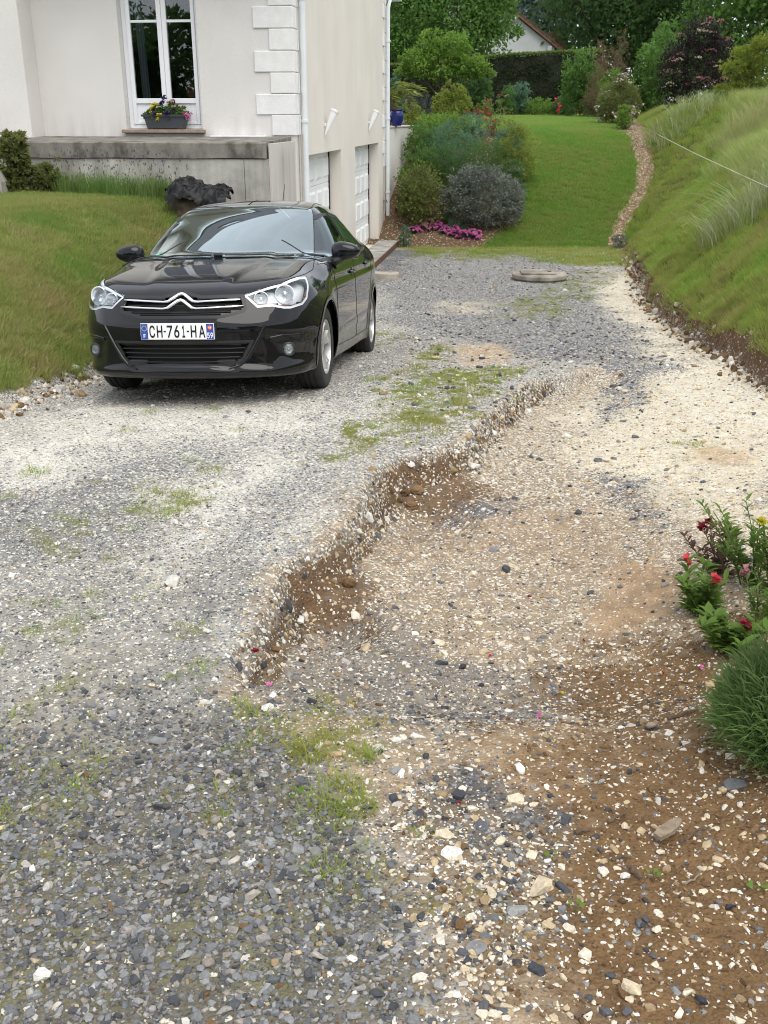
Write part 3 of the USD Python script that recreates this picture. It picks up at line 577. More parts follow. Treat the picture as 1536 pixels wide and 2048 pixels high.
    # rain pipes, conduit, lamps
    for y in (.315, 8.13):
        p = tube([(.062, y, -.80), (.062, y, EAVE - .6), (.10, y + (-.35 if y < 1 else .2), EAVE - .38)], .040, 12)
        d = UsdGeom.Xform.Define(stage, numbered(path_of(h), 'rain_pipe')); obj('pipe', p, pipe_m, d, smooth=50)
        for z in (0.1, 1.5, 2.9): obj('pipe_clip', tube([(.062, y, z), (.062, y, z + .035)], .050, 12), pipe_m, d, smooth=40)
    obj('conduit', tube([(.014, .20, .20), (.014, .20, 3.9)], .011, 6), beige, h); obj('conduit', tube([(.014, 7.93, -.7), (.014, 7.93, 3.9)], .011, 6), beige, h); obj('junction_box', box(.001, .04, .185, .225, .08, .19), beige, h)
    obj('tap', cat(tube([(.002, 7.90, -.03), (.07, 7.90, -.03), (.09, 7.90, -.07)], .012, 6), box(.06, .075, 7.86, 7.94, -.02, -.01)), plain('brass_tap', (0.25, 0.2, 0.15), 0.4, metallic=0.7), h)
    for k, y in enumerate((1.86, 5.93)):
        l = thing('wall_lamp', ['white cone shaped wall lamp above the garage door nearer the car', 'white cone shaped wall lamp above the far garage door'][k], 'lamp', house_to_world(np.array([0.0, y, 1.31])), HYAW, 'cone lamps on the garage wall')
        ax = np.array([.135, .10, .34]); L = np.linalg.norm(ax); ax /= L; e1 = np.cross([0, 1.0, 0], ax); e1 /= np.linalg.norm(e1); Rm = np.stack([e1, np.cross(ax, e1), ax], 1)
        obj('shade', moved(lathe([(.002, 0), (.012, .04), (.036, .18), (.058, L - .035), (.060, L - .03)], 22), (.012, 0, 0), M=Rm), pvc, l, smooth=40); obj('cap', moved(lathe([(.060, L - .03), (.066, L - .028), (.066, L), (.060, L + .004), (.001, L + .004)], 22), (.012, 0, 0), M=Rm), pvc, l, smooth=40)
        obj('bracket', box(.001, .03, .035, .06, .13, .17, .004), pvc, l)
    return h
build_house()

def build_terrace():
    t = thing('terrace', 'stained grey concrete terrace along the front of the house', 'terrace', CORNER, HYAW)
    slab_m, wall_m = old_concrete('terrace_slab_concrete', (0.25, 0.232, 0.205), (0.085, 0.075, 0.066), zscale=2.2), old_concrete('terrace_wall_concrete', (0.47, 0.45, 0.41), (0.31, 0.285, 0.255), zscale=0.35)
    rng = np.random.default_rng(3)
    # slab with a broken lower lip
    xs = np.arange(-9.5, -.006, .05); lo = 1.125 + .012 * rng.normal(size=len(xs)).cumsum() / 6; lo = 1.125 + .02 * (meshkit.fbm(np.stack([xs * 3, xs * 0, xs * 0], 1), 4, 5) - .5)
    top = 1.300; v, f = [], []
    for x, l in zip(xs, lo): v += [[x, -1.29, l], [x, -1.29, top - .012], [x, -1.278, top], [x, -.003, top + .036], [x, -.003, l], [x, -1.26, l]]
    n = len(xs); v = np.array(v)
    for i in range(n - 1):
        for j in range(6): a, b = i * 6 + j, i * 6 + (j + 1) % 6; f.append([a, b, b + 6, a + 6])
    f += [[0, 5, 4, 3], [0, 3, 2, 1]]; k = (n - 1) * 6; f += [[k, k + 3, k + 4, k + 5], [k, k + 1, k + 2, k + 3]]
    f = np.array(f)
    obj('terrace_slab', (v, f[:, ::-1]), slab_m, t, smooth=30)
    for a, b in ((-9.5, -2.95), (-2.944, -.325), (-.319, -.030)):
        obj('terrace_wall', box(a, b, -1.272, -.01, -.6, 1.118, .003), wall_m, t)
    obj('terrace_side', box(-.028, -.003, -1.268, -.004, -1.0, 1.286, .003), render_coat('terrace_side_render', (0.52, 0.49, 0.45), (0.16, 0.14, 0.13), 1.1, 1.28, 0.45), t)
    obj('door_strip', box(-1.05, -.35, -.16, -.006, 1.332, 1.350, .003), plain('tile_white', (0.70, 0.70, 0.70), 0.6), t)
build_terrace()

def build_planter():
    grey = plain('planter_grey', (0.045, 0.050, 0.058), 0.55, amount=0.08); soil = plain('potting_soil', (0.03, 0.022, 0.016), 0.95)
    p = thing('planter', 'dark grey plastic window box full of flowers on the stone sill', 'window box', house_to_world(np.array([-1.665, .015, 1.420])), HYAW)
    def ringbox(w, d, z): return [(-w, -d, z), (w, -d, z), (w, d, z), (-w, d, z)]
    v = np.array(ringbox(.235, .062, .012) + ringbox(.265, .080, .150) + ringbox(.292, .094, .150) + ringbox(.296, .098, .176) + ringbox(.280, .084, .176) + ringbox(.272, .076, .135)); f = []
    for r in range(5):
        for j in range(4): a, b = r * 4 + j, r * 4 + (j + 1) % 4; f.append([a, b, b + 4, a + 4])
    f += [[3, 2, 1, 0]]
    obj('trough', (v, np.array(f)), grey, p); obj('soil', box(-.272, .272, -.076, .076, .12, .150), soil, p)
    for x in (-.20, .20): obj('foot', box(x - .035, x + .035, -.055, .055, 0, .014, .003), grey, p)
    return p
PLANTER = build_planter()

# white retaining wall behind the garage, the pot on it, the threshold of the garages
def build_walls():
    a, b = house_to_world(np.array([.015, 8.26, 0])), house_to_world(np.array([.26, 10.9, 0])); d = b - a; L = np.linalg.norm(d); ang = math.atan2(d[1], d[0])
    w = thing('retaining_wall', 'white rendered garden wall continuing the garage wall into the planted slope', 'wall', (a[0], a[1], 0), ang)
    m = render_coat('white_wall_render', (0.64, 0.61, 0.56), (0.40, 0.30, 0.18), -0.85, 0.5, 0.85)
    obj('wall', box(0, L, 0, .20, -1.0, 1.335, .004), m, w); obj('coping', box(-.005, L + .02, -.018, .218, 1.336, 1.372, .006), plain('coping_concrete', (0.42, 0.40, 0.37), 0.9, bump=0.3), w)
    q = house_to_world(np.array([.12, 9.05, 1.372]))
    p = thing('garden_pot', 'glazed dark blue pot standing on the white garden wall', 'pot', q)
    obj('pot', lathe([(.075, 0), (.09, .004), (.135, .10), (.148, .19), (.135, .255), (.118, .285), (.132, .30), (.134, .315), (.118, .315), (.105, .28), (.02, .27)], 30), plain('blue_glaze', (0.012, 0.018, 0.12), 0.12, amount=0.2), p, smooth=40); obj('soil', lathe([(.108, .283), (.001, .288)], 20), plain('potting_soil', (0.03, 0.022, 0.016), 0.95), p)
    e = thing('garage_threshold', 'long concrete threshold with a rusty edge in front of the garage doors', 'threshold', CORNER, HYAW)
    cm = old_concrete('threshold_concrete', (0.40, 0.385, 0.35), (0.22, 0.20, 0.17), zscale=4.0)
    for a0, a1 in ((.45, 3.6), (3.606, 7.75)): obj('slab', box(.004, .40, a0, a1, -1.0, -.735, .008), cm, e)
    obj('apron_edge', box(.402, .425, .45, 7.78, -1.0, -.730, .003), plain('rusty_iron', (0.10, 0.048, 0.026), 0.85, scale=12, amount=0.45, bump=0.4), e); obj('end_block', box(.004, .46, 7.755, 8.05, -1.0, -.70, .01), cm, e)
    q = on_ground(772, 556)
    k = obj('concrete_block', moved(box(-.20, .20, -.13, .13, -.04, .085, .010), q, -.12), old_concrete('block_concrete', (0.40, 0.36, 0.30), (0.24, 0.2, 0.15), zscale=3)); tag(k, 'small flat concrete block lying on the gravel behind the car', 'concrete block')
    # manhole
    q = on_ground(1086, 566); q = np.array([q[0], q[1] + .40, q[2] - 0.02]); c2 = old_concrete('manhole_concrete', (0.33, 0.30, 0.255), (0.17, 0.15, 0.12), zscale=3)
    mh = thing('manhole', 'round concrete manhole cover with a square hatch in the gravel court', 'manhole', q, .15)
    obj('ring', lathe([(.405, -.2), (.405, .035), (.395, .045), (.001, .045)], 48), c2, mh, smooth=30); obj('cover', lathe([(.428, .048), (.430, .060), (.428, .098), (.420, .108), (.001, .112)], 48), c2, mh, smooth=30)
    obj('hatch', moved(box(-.27, .27, -.21, .21, .112, .138, .005), (-.02, .03, 0), -.2), c2, mh); obj('hatch_handle', moved(box(-.03, .03, -.012, .012, .139, .150, .003), (.14, -.06, 0), -.2), plain('rusty_iron', (0.10, 0.048, 0.026), 0.85), mh)
    s = on_ground(1046, 549); st = obj('dark_stone', moved(superegg((0, 0, 0), (.07, .05, .04), .9), s + [0, 0, .02]), plain('slate_lump', (0.05, 0.05, 0.052), 0.8, bump=0.5)); tag(st, 'dark stone lying against the left rim of the manhole', 'stone')
    # weathered post at the left edge of the lawn
    q = on_ground(0, 391); pm = old_concrete('post_stone', (0.36, 0.34, 0.30), (0.2, 0.19, 0.17), zscale=2)
    o = obj('stone_post', moved(trimesh.convex.convex_hull(np.array([(x, y, z) for x, y, z in [(-.25, -.1, -.1), (.07, -.1, -.1), (-.25, .12, -.1), (.07, .12, -.1), (-.25, -.1, .30), (.015, -.1, .26), (.065, -.1, .15), (-.25, .12, .30), (.015, .12, .26), (.065, .12, .15)]])), q), pm); tag(o, 'weathered grey stone post at the left edge of the lawn below the terrace', 'post')
build_walls()

# the neighbour's house behind the hedge
def build_neighbour():
    Y = 60.0; n = thing('neighbour_house', 'white gabled house with a red tiled roof behind the clipped hedge', 'house', (0, 0, 0))
    wm = plain('neighbour_render', (0.70, 0.71, 0.72), 0.9, scale=2, amount=0.05, bump=0.3); tm = mat('red_tiles', {'t': ('texture_coordinate', {}), 'w': ('noise_texture', {'scale': 6.0, 'detail': 4.0}), 'r': ('rgb_ramp', {'ramp': [(0.3, (0.15, 0.075, 0.055)), (0.7, (0.30, 0.16, 0.115))]}), 'p': ('principled_bsdf', {'roughness': 0.85})}, [('t.object', 'w.vector'), ('w.fac', 'r.fac'), ('r.color', 'p.base_color')])
    e, r = at_depth(1118, 101, Y), at_depth(1012, 14, Y); m = (r[2] - e[2]) / (r[0] - e[0]); ax = 3.6; az = e[2] + m * (ax - e[0]); half = e[0] - .25 - ax; zw = az + m * half - .05
    pg = Polygon([(ax - half, 0.5), (ax + half, 0.5), (ax + half, zw), (ax, az - .06), (ax - half, zw)]); g = trimesh.creation.extrude_polygon(pg, 9.0, engine='earcut'); v = np.array(g.vertices)
    obj('wall', (np.stack([v[:, 0], v[:, 2] + Y, v[:, 1]], 1), np.array(g.faces)[:, ::-1]), wm, n)
    for s in (1, -1):
        roof = obj('roof', trimesh.convex.convex_hull(np.array([(ax + s * d, y, az + m * d * 1.0 + dz) for d in (0, half + .55) for y in (Y - .30, Y + 9.3) for dz in (-.02, .16)])), tm, n)
        for k in range(26):
            d0 = (half + .5) * k / 26; obj('verge_tile', trimesh.convex.convex_hull(np.array([(ax + s * d, Y - .30 + y, az + m * d + dz) for d in (d0, d0 + (half + .5) / 26 - .01) for y in (-.03, .35) for dz in (.165, .20 + (.03 if d > d0 else 0))])), tm, roof)
    for d in (half - .3, half - 2.3, half - 4.3): obj('corbel', box(ax + d - .12, ax + d + .12, Y - .28, Y - .005, az + m * d - .42, az + m * d - .18, .02), wm, n)
    obj('annexe_roof', trimesh.convex.convex_hull(np.array([(ax + half + .2, Y + 2.5, zw + 1.0), (ax + half + 1.3, Y + 2.5, zw + .15), (ax + half + .2, Y + 5, zw + 1.0), (ax + half + 1.3, Y + 5, zw + .15), (ax + half + .2, Y + 2.5, zw + .1), (ax + half + .2, Y + 5, zw + .1)])), tm, n)
build_neighbour()
# ================================================================== the parked car (its own frame: x forward from the front axle, y to its left, z up from the ground)
CAR_AT, CAR_YAW, CAR_PIT, CAR_ROL = np.array([-1.2897, 7.714, -0.40084]), math.radians(-6.99), math.radians(6.66), math.radians(1.65)
def _car_axes():
    F_ = np.array([math.sin(CAR_YAW), -math.cos(CAR_YAW), 0]); L_ = np.array([math.cos(CAR_YAW), math.sin(CAR_YAW), 0]); Z_ = np.array([0, 0, 1.0])
    F2 = F_ * math.cos(CAR_PIT) + Z_ * math.sin(CAR_PIT); Z2 = np.cross(F2, L_)
    L2 = L_ * math.cos(CAR_ROL) + Z2 * math.sin(CAR_ROL); return np.stack([F2, L2, np.cross(F2, L2)])
CAR_R = _car_axes()                                       # rows: car x, y, z axes in the world
def spl(pts):
    p = np.array(sorted(pts)); return interp(p[:, 0], p[:, 1])
_Hc = spl([(-1, 1.03), (-.2, .985), (0, .952), (.3, .902), (.5, .862), (.65, .825), (.75, .795), (.85, .75), (1.0, .66)])
_Gc = spl([(.6, .55), (.3, .72), (0, .885), (-.2, .985), (-.5, 1.133), (-.8, 1.272), (-1.0, 1.356), (-1.15, 1.412), (-1.35, 1.45), (-1.6, 1.474), (-2.0, 1.470), (-2.4, 1.432), (-2.7, 1.38), (-2.92, 1.325), (-3.02, 1.25), (-3.2, 1.11), (-3.35, .97), (-3.6, .70)])
_Wp = spl([(-3.6, .62), (-3.4, .77), (-3.2, .835), (-2.9, .868), (-2.6, .886), (-2, .893), (-1.3, .8945), (-.6, .892), (0, .887), (.3, .874), (.5, .85), (.65, .81), (.8, .73), (1.0, .56)])
_low = spl([(.05, -.10), (.15, -.06), (.22, -.035), (.32, -.015), (.45, -.004), (.6, 0), (2, 0)])
_belt = spl([(1, .87), (.3, .905), (0, .93), (-.6, .965), (-1.2, .995), (-2, 1.03), (-2.6, 1.06), (-3.4, 1.1)])
_sh = spl([(-1, 0), (-.24, 0), (-.12, -.010), (-.06, -.022), (0, -.048), (.05, -.075), (.15, -.130), (.3, -.228), (.4, -.305), (.5, -.40), (.7, -.62)])
_Fa = spl([(0, 0), (.2, .012), (.4, .05), (.55, .108), (.68, .195), (.78, .31), (.85, .45), (.95, .80), (1.2, 1.6)])
_Fb = spl([(0, -.2), (.12, -.12), (.165, -.06), (.195, -.006), (.222, .010), (.245, .007), (.275, -.013), (.32, -.015), (.45, -.006), (.53, -.002), (.60, -.022), (.66, -.048), (.72, -.082), (.78, -.125), (.86, -.22), (1.0, -.45), (1.5, -1.2)])
_Ra = spl([(0, 0), (.3, .02), (.55, .08), (.75, .22), (.87, .45), (1.2, 1.2)])
_Rb = spl([(0, .15), (.2, .04), (.35, 0), (.6, 0), (.75, .03), (.95, .06), (1.1, .10), (1.5, .3)])
WHEEL_X, WHEEL_R, TRACK = (0.0, -2.608), 0.316, 0.763

def smax(a, b, k):
    h = np.maximum(k - np.abs(a - b), 0) / k
    return np.maximum(a, b) + h * h * k * 0.25

def body_field(p):
    """negative inside the car's painted skin, about metric near it"""
    x, y, z = p[..., 0], np.abs(p[..., 1]), p[..., 2]
    ridge = 0.012 * smooth01(0.05, -0.05, y - (0.40 - 0.12 * smooth01(-.2, .8, x)) )
    hood = _Hc(x) - 0.022 * (y / .8) ** 2 + ridge * smooth01(.85, .5, x)
    gx = x + 0.30 * (y / .72) ** 2 * smooth01(-1.5, -.6, x) + 0.05 * (y / .7) ** 2 * smooth01(-2.6, -3.0, x) * -1
    top = _Gc(gx) - 0.045 * (y / .6) ** 2
    top = -smax(-top * 0 - hood, -top, .02) if False else smax(hood, top, .03)
    f_top = (z - top) * 0.86
    zr = z - _belt(x)
    w = _Wp(x) + _low(z) + _sh(zr) - 0.10 * smooth01(-1.3, -3.0, x) * smooth01(-0.05, .30, zr) - 0.085 * smooth01(-2.0, -3.0, x) * smooth01(-.14, .06, zr) * smooth01(.5, .2, zr)
    for cx in WHEEL_X:
        r = np.hypot(x - cx, z - WHEEL_R); w = w + 0.012 * np.exp(-((r - .375) / .055) ** 2) * (z < .95)
    w = w + 0.010 * np.exp(-((z - (.40 - .028 * (x + .4))) / .028) ** 2) * smooth01(-.40, -.52, x) * smooth01(-2.15, -2.0, x)
    w = w - 0.008 * np.exp(-((z - (.80 + .0 * x) - .03 * -x) / .03) ** 2) * smooth01(.1, -.3, x) * smooth01(-2.9, -2.4, x)
    f_side = (y - w) * 0.93
    f_front = (x - (.915 - _Fa(y) + _Fb(z))) * 0.88
    f_rear = (-3.415 + _Ra(y) + _Rb(z) - x) * 0.9
    f = smax(f_top, f_side, .085 + .14 * smooth01(-.45, .15, x))
    f = smax(f, f_front, .07); f = smax(f, f_rear, .10)
    # lower air intake set back, with an edge that runs up and outwards; pockets of the fog lamps; plate shelf
    front = smooth01(.25, .5, x)
    pocket = smooth01(.05, -.05, np.maximum(np.abs(y - .735) - .13 - .25 * (z - .36), np.maximum(z - .455, .285 - z)))
    f = f + front * 0.020 * pocket
    return smax(f, .175 - z, .03)

def body_normal(p):
    e = 2e-3; g = np.stack([body_field(p + np.eye(3)[k] * e) - body_field(p - np.eye(3)[k] * e) for k in range(3)], -1)
    return g / (np.linalg.norm(g, axis=-1, keepdims=True) + 1e-12)

def onto_body(p, d, reach=0.9, n=60):
    """first meeting of lines p + t d (t from -reach to reach, coming from -reach) with the skin, vectorised"""
    p, d = np.atleast_2d(p).astype(float), np.atleast_2d(d).astype(float); d = d / np.linalg.norm(d, axis=1, keepdims=True)
    t = np.linspace(-reach, reach, n); q = p[:, None] + t[None, :, None] * d[:, None]
    ins = body_field(q) < 0; i = np.argmax(ins, 1); ok = ins.any(1)
    a, b = t[np.maximum(i - 1, 0)], t[i]
    for _ in range(22):
        m = (a + b) / 2; s = body_field(p + m[:, None] * d) < 0
        b = np.where(s, m, b); a = np.where(s, a, m)
    return p + b[:, None] * d, ok

def view_to_car(px, py):
    o = CAR_R @ (EYE - CAR_AT); d = CAR_R @ ray(px, py); d /= np.linalg.norm(d)
    t0 = 8.0
    return onto_body(o + d * t0, d, 3.5, 700)
def body_grid(na=110, nx=230, nr=50, nphi=150):
    """the painted skin as a grid of points: rays from a spine inside the car meet the skin"""
    x0, x1, zc = 0.10, -2.85, 0.62
    st = [((x0, 0, zc), (math.cos(a), math.sin(a))) for a in np.linspace(0, PI / 2, na)[:-1]]
    st += [((x, 0, zc), (0.0, 1.0)) for x in np.linspace(x0, x1, nx)]
    st += [((x1, 0, zc), (-math.sin(a), math.cos(a))) for a in np.linspace(0, PI / 2, nr)[1:]]
    o = np.array([s[0] for s in st]); hdir = np.array([s[1] for s in st])
    phi = np.linspace(-math.radians(89.5), math.radians(89.5), nphi)
    d = np.stack([np.cos(phi)[None] * hdir[:, :1], np.cos(phi)[None] * hdir[:, 1:], np.broadcast_to(np.sin(phi), (len(st), nphi))], -1)
    O = np.broadcast_to(o[:, None], d.shape)
    a, b = np.zeros(d.shape[:2]), np.full(d.shape[:2], 1.6)
    for _ in range(26):
        m = (a + b) / 2; s = body_field(O + m[..., None] * d) < 0
        a = np.where(s, m, a); b = np.where(s, b, m)
    P = O + b[..., None] * d
    n0, n1 = P.shape[:2]; i = np.arange(n0 * n1).reshape(n0, n1)
    q = np.stack([i[:-1, :-1], i[1:, :-1], i[1:, 1:], i[:-1, 1:]], -1).reshape(-1, 4)
    return P.reshape(-1, 3), q
def _frame(N):
    N = np.asarray(N, float) / np.linalg.norm(N); e1 = np.cross([0, 0, 1.0] if abs(N[2]) < .9 else [1.0, 0, 0], N); e1 /= np.linalg.norm(e1)
    return e1, np.cross(N, e1), N

def flat(pts, N):
    e1, e2, _ = _frame(N); p = np.asarray(pts, float); return np.stack([p @ e1, p @ e2], 1)

def patch(region, N, off=0.0, gap=0.02, raw=False):
    """a piece of skin: the 2D region (in the plane across N) laid on the car's surface, off metres proud of it"""
    e1, e2, N = _frame(N); parts = []
    for g in getattr(region, 'geoms', [region]):
        if g.area < 1e-6: continue
        rings = [g.exterior] + list(g.interiors)
        P = [np.array(r.segmentize(gap * 0.6).coords)[:-1] for r in rings]
        x0, y0, x1, y1 = g.bounds
        xx, yy = np.meshgrid(np.arange(x0, x1, gap), np.arange(y0, y1, gap)); q = np.stack([xx.ravel(), yy.ravel()], 1)
        inner = g.buffer(-gap * 0.45)
        if not inner.is_empty: P.append(q[shapely.contains(inner, shapely.points(q))])
        P = np.vstack(P); T = Delaunay(P).simplices; c = P[T].mean(1)
        T = T[shapely.contains(g, shapely.points(c))]
        a, b = P[T[:, 1]] - P[T[:, 0]], P[T[:, 2]] - P[T[:, 0]]; ar = a[:, 0] * b[:, 1] - a[:, 1] * b[:, 0]
        T = T[np.abs(ar) > 1e-9]; ar = ar[np.abs(ar) > 1e-9]; T = np.where((ar > 0)[:, None], T, T[:, ::-1])
        p3 = P[:, :1] * e1 + P[:, 1:] * e2
        start = p3 + N * 1.2
        s, ok = onto_body(start, np.broadcast_to(-N, start.shape), 3.6, 320)
        n = body_normal(s); parts.append((s + n * off, T, n))
    V = np.vstack([p[0] for p in parts]); Nn = np.vstack([p[2] for p in parts]); k, F = 0, []
    for p in parts: F.append(p[1] + k); k += len(p[0])
    return V, np.vstack(F), Nn

def mirror(m):
    v, f, n = m; return v * [1, -1, 1], f[:, ::-1], n * [1, -1, 1]

def skin_path(pts, N, off=0.0, gap=0.02):
    """a polyline (its points given near the skin) laid on the skin along N"""
    e1, e2, N = _frame(N); l = LineString(flat(pts, N)).segmentize(gap); c = np.array(l.coords)
    s, _ = onto_body(c[:, :1] * e1 + c[:, 1:] * e2 + N * 1.2, np.broadcast_to(-N, (len(c), 3)), 3.6, 320)
    return s + body_normal(s) * off

def bar(path, up, out, half, depth, closed_ends=True):
    """half-round moulding along path: half height, depth outwards"""
    n = len(path); a = np.linspace(-PI / 2, PI / 2, 7); h = np.broadcast_to(half, (n,))
    t = np.gradient(path, axis=0); t /= np.linalg.norm(t, axis=1, keepdims=True)
    o = np.broadcast_to(np.asarray(out, float), (n, 3)); u = np.cross(o, t); u /= np.linalg.norm(u, axis=1, keepdims=True); u *= np.sign((u @ np.asarray(up, float)).mean()) or 1
    v = path[:, None] + h[:, None, None] * np.sin(a)[None, :, None] * u[:, None] + depth * np.cos(a)[None, :, None] * o[:, None]
    m = len(a); f = []
    for i in range(n - 1):
        for j in range(m - 1):
            p = i * m + j; f += [[p, p + m, p + m + 1], [p, p + m + 1, p + 1]]
    return v.reshape(-1, 3), np.array(f)

def build_car():
    FRONT, SIDE, TOP, OBL = np.array([1.0, 0, 0]), np.array([0, 1.0, 0]), np.array([0.3, 0, 0.95]), np.array([math.cos(math.radians(38)), math.sin(math.radians(38)), 0.0])
    paint_m = mat('black_car_paint', {'t': ('texture_coordinate', {}), 's': ('separate_xyz', {}), 'n': ('noise_texture', {'scale': 5.0, 'detail': 6.0, 'roughness': 0.7}),
        'h': ('map_range', {'from_min': 0.60, 'from_max': 0.18, 'to_min': 0.0, 'to_max': 0.85, 'clamp': True}), 'm': ('math', {'math_type': 'multiply', 'use_clamp': True}),
        'x': ('mix', {'color1': (0.0045, 0.0045, 0.006), 'color2': (0.115, 0.10, 0.08)}), 'k': ('math', {'math_type': 'multiply_add', 'value2': 0.5, 'value3': 0.04}), 'ck': ('math', {'math_type': 'subtract', 'value1': 1.0}),
        'bk': ('separate_xyz', {}), 'bm': ('map_range', {'from_min': 0.35, 'from_max': -0.05, 'to_min': 0.02, 'to_max': 1.0, 'clamp': True}), 'm2': ('math', {'math_type': 'multiply', 'use_clamp': True}),
        'p': ('principled_bsdf', {'specular_ior_level': 0.05, 'coat_weight': 1.0, 'coat_ior': 1.43})},
        [('t.object', 's.vector'), ('s.z', 'h.value'), ('s.x', 'bm.value'), ('t.object', 'n.vector'), ('h.result', 'm.value1'), ('n.fac', 'm.value2'), ('m.value', 'm2.value1'), ('bm.result', 'm2.value2'), ('m2.value', 'x.fac'), ('x.color', 'p.base_color'),
         ('m2.value', 'k.value1'), ('k.value', 'p.roughness'), ('m2.value', 'ck.value2'), ('ck.value', 'p.coat_weight'), ('k.value', 'p.coat_roughness')])
    black = plain('black_plastic', (0.012, 0.012, 0.013), 0.45)
    dark = plain('dark_recess', (0.004, 0.004, 0.004), 0.7)
    rubber = plain('tyre_rubber', (0.022, 0.021, 0.020), 0.75, bump=0.2, amount=0.3)
    chrome = plain('chrome', (0.86, 0.86, 0.87), 0.09, metallic=1.0, amount=0.02)
    silver = plain('headlamp_silver', (0.80, 0.82, 0.85), 0.30, metallic=0.12, amount=0.05)
    bowl_m = plain('lamp_bowl', (0.84, 0.85, 0.87), 0.16, metallic=0.6, amount=0.03)
    alloy = plain('alloy_rim', (0.50, 0.49, 0.48), 0.32, metallic=0.75, amount=0.1)
    amber = plain('amber_lens', (0.75, 0.20, 0.04), 0.15)
    cloth = plain('seat_cloth', (0.035, 0.036, 0.04), 0.9, bump=0.2)
    dashm = plain('dashboard', (0.03, 0.03, 0.032), 0.6)
    def pane(name, tint, gloss_gain):
        return mat(name, {'f': ('fresnel', {'IOR': 1.55}), 'g': ('math', {'math_type': 'multiply', 'value2': gloss_gain, 'use_clamp': True}), 't': ('transparent_bsdf', {'color': tint}), 'gl': ('glossy_bsdf', {'color': (0.86, 0.97, 1.0), 'roughness': 0.015}), 'x': ('mix_closure', {})},
                   [('f.fac', 'g.value1'), ('g.value', 'x.fac'), ('t.BSDF', 'x.closure1'), ('gl.BSDF', 'x.closure2')], surface='x.closure')
    ws_glass, side_glass, lens_glass = pane('windscreen_glass', (0.74, 0.83, 0.83), 3.7), pane('tinted_side_glass', (0.16, 0.20, 0.18), 1.7), pane('lamp_glass', (0.97, 0.98, 0.99), 1.0)

    car = UsdGeom.Xform.Define(stage, '/World/parked_car')
    M = np.eye(4); M[:3, :3] = CAR_R; M[3, :3] = CAR_AT
    car.AddTransformOp().Set(Gf.Matrix4d(*M.ravel().tolist()))
    tag(car, 'shiny black hatchback parked nose to the viewer beside the grass bank', 'car')
    def part(name, pm, m, parent=None, both=False, label=None):
        o = obj(name, pm[:2], m, parent or car, normals=pm[2], label=label)
        if both: obj(name, mirror(pm)[:2], m, parent or car, normals=mirror(pm)[2], label=label)
        return o

    # --- outlines
    hl3 = [(.756, .428, .741), (.771, .521, .663), (.707, .600, .668), (.66, .677, .650), (.631, .724, .648), (.53, .79, .668), (.46, .806, .705), (.36, .795, .79), (.27, .765, .845), (.345, .718, .846), (.45, .685, .832), (.565, .644, .807), (.685, .526, .775)]
    HL = Polygon(flat(hl3, OBL)).buffer(0).buffer(.012).buffer(-.012)
    UG = Polygon(flat([(0, y, z) for y, z in [(-.43, .747), (-.14, .741), (-.055, .762), (0, .790), (.055, .762), (.14, .741), (.43, .747), (.452, .66), (.44, .635), (.29, .598), (-.29, .598), (-.44, .635), (-.452, .66)]], FRONT))
    LG = Polygon(flat([(0, y, z) for y, z in [(-.497, .440), (.497, .440), (.43, .315), (.39, .278), (.35, .264), (-.35, .264), (-.39, .278), (-.43, .315)]], FRONT))
    topz = lambda xy: [(x, y, float(onto_body([[x, y, 1.2]], [[0, 0, -1.0]], 1.2, 200)[0][0, 2])) for x, y in xy]
    half = [(-.142, 0), (-.158, .2), (-.205, .4), (-.305, .57), (-.40, .66), (-.47, .685), (-.85, .622), (-1.10, .572), (-1.19, .545), (-1.185, .40), (-1.155, .2)]
    ws2 = topz(half + [(-1.147, 0)] + [(x, -y) for x, y in half[:0:-1]])
    WS = Polygon(flat(ws2, TOP)).buffer(-.02).buffer(.02)
    REARN = np.array([-0.5, 0, 0.86])
    RW = Polygon(flat(topz([(-2.97, -.42), (-2.99, 0), (-2.97, .42), (-3.14, .50), (-3.25, .45), (-3.27, 0), (-3.25, -.45), (-3.14, -.50)]), REARN))
    sf = lambda pts: Polygon(flat([(x, 0, z) for x, z in pts], SIDE)).buffer(.012).buffer(-.024).buffer(.012)
    G1 = sf([(-.20, .952), (-.50, 1.078), (-.80, 1.210), (-1.02, 1.290), (-1.18, 1.325), (-1.375, 1.335), (-1.36, 1.2), (-1.30, .998)])
    G2 = sf([(-1.365, 1.002), (-1.425, 1.2), (-1.445, 1.333), (-1.75, 1.318), (-2.05, 1.275), (-2.30, 1.195), (-2.48, 1.115), (-2.47, 1.055)])
    holes = [(HL, OBL, .008, True), (UG, FRONT, .012, False), (LG, FRONT, .012, False), (WS, TOP, .022, False), (G1, SIDE, .012, True), (G2, SIDE, .012, True), (RW, REARN, .01, False)]
    ARCH = [Polygon(flat([(cx + .362 * math.cos(a), 0, WHEEL_R + .006 + .362 * math.sin(a)) for a in np.linspace(0, 2 * PI, 90)[:-1]], SIDE)) for cx in WHEEL_X]
    holes += [(g, SIDE, .006, True) for g in ARCH]

    # --- painted skin with its openings
    P, Q = body_grid(); n = body_normal(P)
    gone = np.zeros(len(Q), bool)
    for g, N, inset, both in holes:
        gi = g.buffer(-inset); uv = flat(P, N); ins = shapely.contains(gi, shapely.points(uv)) & (n @ (N / np.linalg.norm(N)) > 0.12)
        if g in ARCH: ins &= P[:, 1] > 0.5
        gone |= ins[Q].all(1)
        if not both and N is not SIDE:
            pass
    keepL = ~gone
    gone_r = np.zeros(len(Q), bool)
    Pm, nm = P * [1, -1, 1], n * [1, -1, 1]
    V = np.vstack([P, Pm]); Nn = np.vstack([n, nm]); F = np.vstack([Q[keepL], Q[keepL][:, ::-1] + len(P)])
